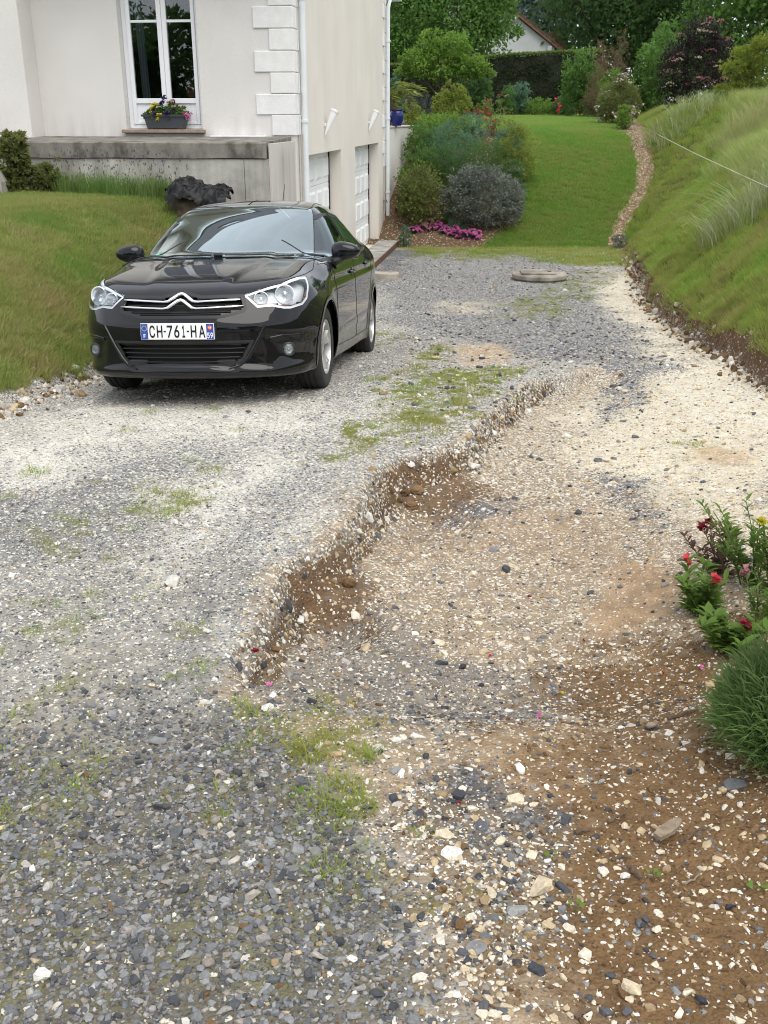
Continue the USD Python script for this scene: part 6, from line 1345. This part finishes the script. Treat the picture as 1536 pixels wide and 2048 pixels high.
# pink petunias in a row along the foot of the slope
def petunias():
    rng = np.random.default_rng(31); first = None; lab = 'pink flowering bedding plant in the row at the foot of the planted slope'
    for k in range(24):
        px = 822 + 134 * (k + rng.uniform(.2, .8)) / 24; py = 476 - 14 * math.exp(-((px - 862) / 34) ** 2) - rng.uniform(0, 9) + 4 * (px - 890) / 65
        b = on_ground(px, py)
        if first is None:
            first = shrub(lab, px, py, 17, 10, F_dark, 420, .035, base=b, name='bedding_plant', cat_='flower', stems=0, group='pink bedding plants in a row', extra=[blooms('flower', 'pink', 34, .034)])
        else: copy_of(first, b, rng.uniform(0, 6), rng.uniform(.75, 1.25))
petunias()

# --- right of the lawn and along the path
shrub('light green leafy shrub at the right end of the hedge', 1160, 224, 84, 122, F_mid, 6500, .085, y=33.0)
shrub('feathery rust brown tamarisk towering over the right of the lawn', 1215, 218, 92, 158, F_rust, 9000, .07, y=31.5, aspect=.14, spread=.5, hollow=.15, blobs=[(0, 0, .45, .8, .8, .36), (-.45, 0, .70, .28, .3, .24), (.35, 0, .80, .26, .3, .24), (-.5, 0, .35, .5, .5, .3), (.3, 0, .5, .5, .5, .3)])
shrub('dark green shrub between the tamarisk and the purple shrub', 1288, 214, 66, 124, F_mid, 5000, .085, y=31.0)
shrub('fresh green shrub at the foot of the tamarisk', 1222, 240, 60, 92, F_fresh, 4000, .07, y=29.0)
shrub('flowering shrub with pale pink blossoms at the right edge of the lawn', 1232, 266, 96, 92, F_olive, 5600, .06, y=26.6, name='flowering_shrub', cat_='shrub', blobs=[(0, 0, .5, .75, .7, .42), (-.5, 0, .38, .42, .5, .3), (.5, 0, .4, .45, .5, .34), (.1, 0, .85, .3, .3, .2), (.0, -.2, .25, .7, .5, .25)], extra=[blooms('flower', 'white', 120, .034), blooms('flower', 'rose', 60, .034)])
shrub('small upright bright green bush before the pale pink flowering shrub', 1246, 292, 36, 46, F_fresh, 1700, .05, y=25.3)
shrub('low brownish twiggy bush on the lawn side of the tamarisk', 1188, 218, 56, 60, F_rust, 2600, .07, y=32.0, aspect=.2)
b = at_depth(1386, 190, 26.5); b[2] -= .35
def umbels(t, rng, P, N):
    c = P.mean(0); k = rng.choice(np.nonzero((P[:, 1] < c[1] + .1) & (P[:, 2] > c[2] - .7))[0], 36, replace=False)
    for nm, kind, kk in (('pink_umbel', 'rose', k[:21]), ('cream_umbel', 'cream', k[21:])):
        i = np.repeat(kk, 26); d = rng.normal(size=(len(i), 3)) * [.062, .062, .007]; q = P[i] + [0, -.10, .06] + d - np.array([0, 0, 1.0]) * (d[:, :1] ** 2 + d[:, 1:2] ** 2) * 3
        obj(nm, leaves(q, np.tile([0, -.35, .9], (len(i), 1)), .036, rng, .9, .5), F_petal[kind], t)
shrub('big dark purple leaved elder covered with pink flower heads', 1380, 205, 150, 160, F_purple, 15000, .07, base=b, name='elder_shrub', cat_='shrub', aspect=.3, blobs=[(0, 0, .55, .85, .7, .38), (-.45, 0, .4, .5, .5, .32), (.5, 0, .55, .5, .5, .32), (.05, 0, .85, .55, .5, .2), (-.35, -.2, .12, .35, .4, .2)], extra=[('umbels', umbels)])
b = at_depth(1498, 192, 24.0); b[2] -= .5
shrub('golden yellow conifer with layered feathery branches at the right edge', 1495, 200, 128, 150, F_conifer, 13000, .075, base=b, name='golden_conifer', cat_='conifer', aspect=.28, spread=.5, hollow=.2, clump=.14, stems=9, stem_r=.03, blobs=[(0, 0, .5, .35, .35, .45), (-.5, -.1, .62, .5, .35, .10), (.5, 0, .70, .5, .35, .10), (-.55, 0, .36, .55, .4, .10), (.55, -.1, .42, .6, .4, .12), (-.35, 0, .82, .42, .3, .08), (.25, 0, .93, .35, .3, .10), (-.3, -.2, .14, .7, .45, .10), (.4, -.2, .2, .6, .5, .12)])
b = at_depth(1325, 130, 30); b[2] = float(ground_z(b[0], b[1]))
shrub('tall green shrub rising behind the left side of the purple elder', 1335, 200, 80, 150, F_mid, 5000, .09, base=b)

# grey green plume grasses on the right bank
def plume_grass(label, px, py, n, h, spread, y=None):
    b = on_ground(px, py) if y is None else ground_at(px, y); rng = np.random.default_rng(px)
    t = thing('plume_grass', label, 'grass clump', b)
    look = grass_look('plume_grass_blades', (0.34, 0.35, 0.19), (0.27, 0.34, 0.12), (0.19, 0.31, 0.07), 1.5, 0, .4)
    def rooted(m):
        v, f = m; q = v.reshape(-1, 11, 3); r = q[:, :2].mean(1); up = np.clip(q[..., 2], 0, None)
        q[..., 0] -= .55 * up ** 1.6; q[..., 1] -= .15 * up ** 1.6; q[..., 2] -= .28 * up ** 2; q[..., 2] += (ground_z(r[:, 0] + b[0], r[:, 1] + b[1]) - b[2])[:, None]; return q.reshape(-1, 3), f
    obj('blades', rooted(blade_clump(rng, n, spread, h, .65, .0036, .75, 5)), look, t)
    v = rooted(blade_clump(rng, n // 4, spread, h * 1.1, .85, .006, .95, 5)); tag(obj('plumes', v, grass_look('plume_heads', (0.45, 0.44, 0.33), (0.40, 0.42, 0.27), (0.34, 0.39, 0.22), 1.5, 0, .4), t), None, None, None, 'stuff')
plume_grass('grey green plume grass leaning out low on the right bank at the picture edge', 1528, 400, 700, .70, .75)
plume_grass('broad plume grass clump on the bank below the purple elder', 1365, 240, 650, .58, .80)
shrub('low grey thyme like cushion where the path meets the court', 1240, 488, 34, 26, F_grey, 900, .035, y=19.9, name='cushion_plant', cat_='plant', stems=0)

# white rocks on the crest
for k, (px, py, s) in enumerate(((1424, 182, .16), (1446, 184, .13), (1437, 192, .12), (1460, 188, .09))):
    q = on_ground(px, py + 8); q[2] += s * .3 + .08; m = superegg((0, 0, 0), (s, s * .8, s * .55), .8); v = m[0] * (1 + .5 * (meshkit.fbm(m[0] / s * 1.3 + k * 5, 3, 2) - .5))[:, None]
    o = obj('white_rock', moved((v, m[1]), q), plain('white_rock', (0.46, 0.46, 0.46), 0.9, scale=5, amount=.25, bump=.4), smooth=40)
    tag(o, ['largest white rock, left end of the pile below the elder', 'white rock at the top right of the pile below the elder', 'white rock at the front of the pile below the elder', 'smallest white rock, right end of the pile by the conifer'][k], 'rock', 'white rocks on the crest of the bank')

# string stretched across the right bank
a, b_ = on_ground(1310, 278) + [0, 0, .12], on_ground(1536, 440) + [0, 0, .35]; d = b_ - a
tag(obj('string', tube([a, a + d * .5 + [0, 0, -.02], b_, b_ + d * .25], .0042, 5), plain('string_white', (0.62, 0.60, 0.52), 0.8)), 'thin pale string stretched tight across the grass of the right bank', 'string')

# --- left bank: conifer, lavender, torn black sheeting
shrub('dark green leafy shrub at the left edge under the terrace', 28, 392, 66, 120, F_olive, 4500, .055, blobs=[(0, 0, .72, .8, .8, .26), (-.2, 0, .4, .7, .7, .3), (.4, 0, .5, .5, .5, .25), (-.1, 0, .15, .7, .7, .2)], base=on_ground(24, 392) + [0, .25, 0])
shrub('small dark spreading shrub between the leafy shrub and the lavender', 85, 390, 62, 56, F_olive, 2600, .05, base=on_ground(84, 391) + [0, .2, 0])
lab = ['left clump of lavender against the terrace wall beside the dark shrub', 'second lavender clump along the terrace wall', 'lavender clump with the most flower stalks in the middle of the terrace wall', 'lavender clump next to the last one before the black sheeting', 'last lavender clump touching the torn black sheeting']
lav = grass_look('lavender_leaves', (0.16, 0.21, 0.07), (0.14, 0.23, 0.055), (0.12, 0.24, 0.05), 2.0, 0, .35); spike = foliage('lavender_spike', (0.10, 0.09, 0.11), (0.16, 0.14, 0.17), (0.22, 0.20, 0.22))
for k, px in enumerate((132, 185, 237, 287, 332)):
    b = on_ground(px, 391 + k * 2.5) + [0, .14, 0]; rng = np.random.default_rng(k + 60); t = thing('lavender', lab[k], 'lavender', b, group='lavender along the terrace wall')
    obj('foliage', blade_clump(rng, 520, .19, .30, .35, .0034, .3), lav, t)
    st = blade_clump(rng, 46, .16, .46, .28, .0016, .1); obj('flower_stalk', st, lav, t)
    tips = st[0].reshape(-1, 7, 3)[:, 6]; obj('flower_spike', leaves(np.repeat(tips, 3, 0) + rng.normal(0, .006, (len(tips) * 3, 3)), np.tile([0, 0, 1.0], (len(tips) * 3, 1)), .03, rng, .35, .3), spike, t)
def sheeting():
    b = at_depth(398, 409, 11.9) - [0, 0, .06]; rng = np.random.default_rng(4); t = thing('torn_sheeting', 'torn black plastic sheeting bunched over a rotten stump at the end of the lavender', 'plastic sheet', b)
    m = superegg((0, 0, .0), (.34, .20, .20), 1.0); v = m[0] * (1 + .4 * (meshkit.fbm(m[0] * 6, 3, 2) - .5))[:, None]; obj('rotten_stump', (v, m[1]), plain('rotten_wood', (0.085, 0.060, 0.042), 0.95, scale=20, amount=.5, bump=.8), t, smooth=50)
    g = 46; uu, vv = np.meshgrid(np.linspace(-1, 1, g), np.linspace(-1, 1, g), indexing='ij'); x = uu * .36 + .02; y = vv * .20 - .06; z = .17 + .20 * np.exp(-((uu + .55) / .45) ** 2) + .10 * np.exp(-((uu - .15) / .5) ** 2) + .08 * np.exp(-((uu - .75) / .3) ** 2) - .20 * vv ** 2 * (vv < 0) - .03
    q = np.stack([x, y, z], -1); ns = lambda s, k: meshkit.fbm(np.stack([uu * s, vv * s, 0 * uu + k], -1), 4, k) - .5
    q[..., 2] += .17 * ns(3.5, 1) + .06 * ns(8, 5); q[..., 0] += .07 * ns(5, 2); q[..., 1] += .08 * ns(5, 3); i = np.arange(g * g).reshape(g, g); f = np.stack([i[:-1, :-1], i[1:, :-1], i[1:, 1:], i[:-1, 1:]], -1).reshape(-1, 4)
    keep = (ns(5, 7)[:-1, :-1].ravel() > -.42) & (np.hypot(uu, vv * .8)[:-1, :-1].ravel() + .8 * ns(6, 8)[:-1, :-1].ravel() < 1.12)
    obj('sheet', (q.reshape(-1, 3), f[keep]), plain('black_polythene', (0.005, 0.005, 0.006), 0.5, specular_ior_level=.3), t, smooth=True)
sheeting()

# --- flowers of the window box
def window_box_flowers():
    o = lambda x, y=0.0: house_to_world(np.array([-1.665 + x, .015 + y, 1.565]))
    for x, lab_, kind, hgt, w_, n in ((-.19, 'clump of dark violet pansies at the left end of the window box', 'violet', .10, .13, 14), (-.115, 'pale yellow flowering clump in the left half of the window box', 'yellow', .13, .11, 26), (-.01, 'tall violet petunia in the middle of the window box', 'violet', .22, .16, 30), (.11, 'pink and salmon flowering plant in the right half of the window box', 'rose', .19, .16, 22), (.21, 'bright pink trailing flowers at the right end of the window box', 'pink', .13, .14, 16)):
        ex = [blooms('flower', kind, n, .030 if kind != 'yellow' else .034)]
        if kind == 'rose': ex.append(blooms('red_flower', 'coral', 6, .028))
        plant('box_flower', lab_, 'flower', o(x), [(0, 0, hgt * .45, w_ / 2, .07, hgt * .5), (w_ * .2, -.02, hgt * .2, w_ / 2, .07, hgt * .3)], F_mid, 420, .032, .6, stems=4, stem_r=.003, stem_m=stem_green, extra=ex, rotz=HYAW)
window_box_flowers()

# --- foreground flowers and the green tuft at the right edge
F_snap = foliage('snapdragon_leaf', (0.102, 0.174, 0.032), (0.181, 0.297, 0.058), (0.304, 0.420, 0.102), spec=.2)
F_snap_red = foliage('snapdragon_leaf_red', (0.102, 0.051, 0.043), (0.174, 0.087, 0.072), (0.217, 0.189, 0.087))
def snapdragon(label, px, py, h, n_stem, spread, look, flower, n_flower, leaf=.036, lean=(0, 0), seed=1, broad=.34):
    b = on_ground(px, py); rng = np.random.default_rng(seed); t = thing('snapdragon', label, 'flower', b); stems, LP, LN, tips = [], [], [], []
    for k in range(n_stem):
        a = rng.uniform(0, 2 * PI); d = np.array([math.cos(a) * spread + lean[0], math.sin(a) * spread + lean[1], 0]); L = h * rng.uniform(.6, 1.05); s = np.linspace(0, 1, 8)[:, None]
        p = np.array([rng.normal(0, .02), rng.normal(0, .02), -.02]) + d * s ** 1.3 + np.array([0, 0, L]) * s; stems.append(tube(p, np.linspace(.0034, .0018, 8), 5)); tips.append(p[-1])
        m = int(26 + 60 * L); q = rng.uniform(.1, 1.0, m); c = np.stack([np.interp(q, s[:, 0], p[:, j]) for j in range(3)], 1); aa = np.arange(m) * 2.4 + rng.uniform(0, 6)
        LP.append(c); LN.append(np.stack([np.cos(aa), np.sin(aa), .35 + .5 * q], 1))
    P, N = np.vstack(LP), np.vstack(LN); N /= np.linalg.norm(N, axis=1, keepdims=True)
    # lance shaped leaves with a rib: six triangles each
    n = len(P); L = leaf * rng.uniform(.42, 1.15, (n, 1)); sd = np.cross(N, [0, 0, 1.0]); sd /= np.linalg.norm(sd, axis=1, keepdims=True) + 1e-9; up = np.cross(sd, N); Wd = L * broad * .5
    r = lambda t_, w_, z_: P + N * L * t_ + sd * Wd * w_ + up * L * z_
    v = np.stack([r(0, 0, 0), r(.35, .85, .05), r(.35, 0, .0), r(.35, -.85, .05), r(.70, .8, .0), r(.70, 0, -.05), r(.70, -.8, .0), r(1.05, 0, -.18)], 1).reshape(-1, 3); k = np.arange(n)[:, None] * 8
    obj('foliage', (v, np.vstack([k + x for x in ([0, 1, 2], [0, 2, 3], [1, 4, 5], [1, 5, 2], [2, 5, 6], [2, 6, 3], [4, 7, 5], [5, 7, 6])])), look, t)
    obj('stem', cat(*stems), stem_green, t, smooth=60)
    if n_flower:
        tp = np.array(tips)[np.argsort([-q[2] for q in tips])][:n_flower]
        for c in tp:
            m = 16; a = np.arange(m) * 2.4; d = np.stack([np.cos(a), np.sin(a) , .25 + .3 * rng.random(m)], 1); pts = c + np.stack([0 * a, 0 * a, rng.uniform(-.018, .014, m)], 1)
            obj('flower', leaves(pts, d / np.linalg.norm(d, axis=1, keepdims=True), .022, rng, 1.1, .25, .5), F_petal[flower], t)
    return t
snapdragon('snapdragon with two coral pink blooms and broad green leaves, nearest the drive', 1405, 1225, .20, 13, .09, F_snap, 'coral', 2, .062, seed=3)
snapdragon('snapdragon with dark red blooms and reddish leaves behind the coral one', 1440, 1150, .25, 10, .09, F_snap_red, 'crimson', 3, .048, lean=(-.05, 0), seed=5)
snapdragon('tall green snapdragon gone to seed leaning towards the drive', 1500, 1170, .34, 13, .10, F_snap, 'crimson', 0, .046, lean=(-.10, .02), seed=7)
snapdragon('low broad leaved green snapdragon between the coral one and the grass cushion', 1462, 1300, .15, 12, .10, F_snap, 'crimson', 1, .064, seed=9, broad=.45)
snapdragon('snapdragon with a yellow bloom at the right edge of the picture', 1545, 1190, .30, 12, .09, F_snap, 'yellow', 2, .048, seed=11)
snapdragon('snapdragon with a pale pink bud just above the grass cushion', 1530, 1240, .22, 9, .08, F_snap, 'rose', 2, .046, seed=13)
def cushion():
    b = on_ground(1580, 1490); rng = np.random.default_rng(12); t = thing('green_cushion', 'dense bright green needle leaved cushion plant at the right edge', 'plant', b)
    n = 9000; d = rng.normal(size=(n, 3)); d[:, 2] = np.abs(d[:, 2]) * .9; d /= np.linalg.norm(d, axis=1, keepdims=True); r = rng.random((n, 1)) ** .4
    P = d * r * [.26, .26, .34] * .8 + [0, 0, .02]; N = d * .75 + [0, 0, .55] + rng.normal(0, .40, (n, 3)); N /= np.linalg.norm(N, axis=1, keepdims=True)
    sd = np.cross(N, rng.normal(size=(n, 3))); sd /= np.linalg.norm(sd, axis=1, keepdims=True); L = rng.uniform(.045, .105, (n, 1)); W = .0017; g = np.array([0, 0, -1.0])
    v = np.stack([P - sd * W, P + sd * W, P + N * L * .5 - sd * W, P + N * L * .5 + sd * W, P + N * L + g * L * .16], 1).reshape(-1, 3); k = np.arange(n)[:, None] * 5
    obj('foliage', (v, np.vstack([k + [0, 1, 3], k + [0, 3, 2], k + [2, 3, 4]])), grass_look('cushion_leaves', (0.08, 0.13, 0.04), (0.12, 0.205, 0.06), (0.19, 0.29, 0.09), 6.0, 0, .35), t)
    obj('inner_stems', superegg((0, 0, .06), (.14, .14, .17), 1.0), plain('cushion_shade', (0.02, 0.03, 0.012), 0.95), t)
cushion()

# --- tufts of grass in the drive that stand out, and small things lying about
tuft_look = weed_green
def tuft(label, px, py, h, r, n, seed, group=None):
    rng = np.random.default_rng(seed); t = thing('grass_tuft', label, 'grass tuft', on_ground(px, py), group=group)
    obj('blades', blade_clump(rng, n, r, h, .75, .0016, .5, 3), tuft_look, t); return t
tuft('largest grass tuft, beside a pale stone at the near end of the dug strip', 612, 1512, .075, .055, 110, 1)
tuft('broad grass tuft on the border of grey gravel and earth', 665, 1592, .075, .075, 130, 2)
tuft('dark green grass tuft right of the broad one on the gravel border', 715, 1618, .07, .05, 90, 3)
tuft('yellowish flat grass tuft below the broad one', 640, 1650, .05, .075, 90, 4)
tuft('thin upright grass tuft among dark slate chips', 741, 1518, .06, .018, 22, 5)
tuft('grass tuft with straw coloured blades low on the gravel border', 655, 1745, .055, .05, 60, 6)
tuft('fresh green grass tuft nearest the near corner of the dug edge', 383, 1262, .05, .075, 90, 7)
tuft('bright grass tuft just left of the near corner of the dug edge', 408, 1333, .045, .05, 60, 8)
tuft('pair of merged grass tufts in the white chalk before the car', 318, 998, .055, .12, 120, 9)
tuft('bluish green rounded grass tuft in the chalk before the car', 322, 1032, .05, .085, 110, 10)
tuft('grass tuft farthest left in the chalky gravel', 70, 945, .06, .10, 110, 11)
tuft('small yellowish grass tuft left of the fresh green one', 130, 1112, .045, .07, 80, 12)
small = tuft('small grass tuft in the pale chalk between the car and the grey gravel', 422, 945, .05, .075, 70, 13, 'grass tufts in the pale chalk')
for k, (px, py, s) in enumerate(((365, 988, .9), (198, 968, .7), (15, 995, .9), (476, 862, 1.0), (85, 1090, .7), (190, 1192, .8), (255, 1060, .8), (425, 820, 1.1), (300, 825, 1.0), (260, 862, 1.1), (675, 918, 1.2), (725, 888, 1.5), (755, 885, 1.2), (795, 862, 1.3), (830, 855, 1.6), (845, 775, 1.6), (880, 855, 1.2), (780, 800, 1.2), (750, 812, 1.3), (745, 762, 1.6), (810, 748, 1.7), (835, 735, 1.8), (858, 712, 2.0), (882, 698, 2.0), (900, 800, 1.5), (925, 808, 1.7), (950, 785, 1.8), (965, 762, 2.0), (1005, 755, 2.0), (1030, 745, 2.0), (930, 760, 2.0), (985, 790, 1.4), (870, 870, 1.0), (545, 1440, .7), (510, 1475, .6), (470, 1505, .7), (575, 1590, .6), (700, 1560, .5), (740, 1700, .6), (690, 1800, .7))):
    lab_, gr_ = ('small grass tuft on the grassy strip between the car and the dug edge', 'grass tufts on the strip above the dug edge') if px > 640 and py < 930 else (('small grass tuft in the pale chalk between the car and the grey gravel', 'grass tufts in the pale chalk') if py < 1250 else ('small grass tuft on the border of the grey gravel beside the dug strip', 'grass tufts on the gravel border'))
    copy_of(small, on_ground(px, py), k * 1.7, s * .85, lab_, gr_)

def petal(label, px, py, kind, s, n=6, seed=0):
    rng = np.random.default_rng(seed + px); q = on_ground(px, py) + [0, 0, .009]; a = rng.uniform(0, 6, n); d = np.stack([np.cos(a), np.sin(a), rng.uniform(.1, .8, n)], 1); s *= .62
    tag(obj('fallen_petal', leaves(np.tile(q, (n, 1)), d, s, rng, 1.2, .3, .5), F_petal[kind]), label, 'petal')
petal('magenta petals lying in the near corner of the dug edge', 510, 1308, 'crimson', .030, 7)
petal('pink petal lying just below the near corner of the dug edge', 536, 1376, 'pink', .02, 5)
petal('single light red petal in the middle of the dug strip', 983, 1316, 'coral', .02, 5)
petal('small dark red petal below the dark slate clumps', 1058, 1198, 'crimson', .020, 5)
petal('magenta petal on the wet earth near the yellow petal', 1077, 1434, 'pink', .020, 6)
petal('yellow petal lying on the border of the dug strip', 1124, 1392, 'yellow', .020, 6)
petal('dark red petal left of the low snapdragon', 1327, 1351, 'crimson', .017, 5)
petal('red and violet petal near the foot of the snapdragons', 1403, 1339, 'pink', .020, 6)
petal('tiny dark red petal on the gravel right of centre', 1168, 1285, 'crimson', .014, 4)
petal('tiny pink petal on the gravel before the dark slate streak', 683, 1338, 'coral', .012, 4)
petal('crimson petal among stones at the left of the flower bed', 918, 1612, 'crimson', .014, 4)

wood = plain('grey_wood', (0.26, 0.20, 0.14), 0.9, scale=40, amount=.4, bump=.6); twig_m = plain('brown_twig', (0.11, 0.072, 0.045), 0.9, scale=40, amount=.4)
def stick(label, p0, p1, r, m=twig_m, chip=False, bend=.06):
    a, b = on_ground(*p0) + [0, 0, r * 1.4], on_ground(*p1) + [0, 0, r * 1.4]; rng = np.random.default_rng(p0[0])
    if chip:
        d = (b - a); L = np.linalg.norm(d); d /= L; s = np.cross(d, [0, 0, 1.0]); pts = [a + d * L * t + s * r * w * u + np.array([0, 0, h]) for t, w in ((0, .7), (.3, 1.0), (.75, .9), (1.0, .3)) for u in (-1, 1) for h in (0, r * .7)]
        g = trimesh.convex.convex_hull(np.array(pts)); g = (np.array(g.vertices), np.array(g.faces))
    else: g = branch(a, b, r, r * .6, rng, bend * 4, 6)
    tag(obj('wood_chip' if chip else 'twig', g, m), label, 'wood chip' if chip else 'twig')
stick('large grey splintered wood chip on the earth of the flower bed', (1312, 1692), (1358, 1658), .016, wood, True)
stick('dark brown twig lying left of the large wood chip', (1150, 1670), (1182, 1662), .006)
stick('brown twig slanting up towards the large wood chip', (1215, 1648), (1252, 1630), .005)
stick('dark strip of bark near the snapdragon bed', (1335, 1442), (1395, 1425), .007)
stick('short grey wood chip left of the dark strip of bark', (1293, 1462), (1312, 1456), .009, wood, True)
stick('brown twig right of the large wood chip', (1370, 1685), (1398, 1660), .0035)
stick('broken brown stick lying near the white stone', (1258, 1738), (1282, 1762), .006)
stick('thin straw lying across the earth in the flower bed', (1366, 1770), (1400, 1752), .003, wood)
stick('thin brown stick at the lower edge of the picture', (1150, 2040), (1176, 2022), .005)
stick('dark twig curving at the bottom left of the chalk strip', (945, 2000), (1020, 2030), .003)
stick('short pale twig above the dark strip of bark', (1402, 1484), (1430, 1474), .004, wood)
stick('dark thin twig on the slate chips near the yellow stone', (1500, 1640), (1470, 1660), .003)
stick('brown stick lying next to the broken one', (1222, 1722), (1262, 1716), .004)

# seedlings on the bare earth
F_seed = F_fresh
for lab_, px, py, n, s in (('clover seedling beside the white stone on the flower bed', 1305, 1758, 7, .022), ('weed seedling at the right edge of the bed near the bottom', 1512, 1780, 6, .03), ('tiny two leaved seedling lower on the bed', 1150, 1822, 4, .022), ('green broad leaved weed in the gravel border', 590, 1592, 3, .045), ('sprig of green weed right of the dark slate stone', 1104, 1720, 5, .018)):
    b = on_ground(px, py); rng = np.random.default_rng(px); t = thing('seedling', lab_, 'seedling', b); a = np.arange(n) * 2.4
    P = np.stack([.008 * np.cos(a), .008 * np.sin(a), np.full(n, .014)], 1); obj('leaf', leaves(P, np.stack([np.cos(a), np.sin(a), .3 + 0 * a], 1), s * .62, rng, .8, .15), F_seed, t); obj('stem', tube([(0, 0, -.01), (.002, 0, .016)], .0014, 5), stem_green, t)
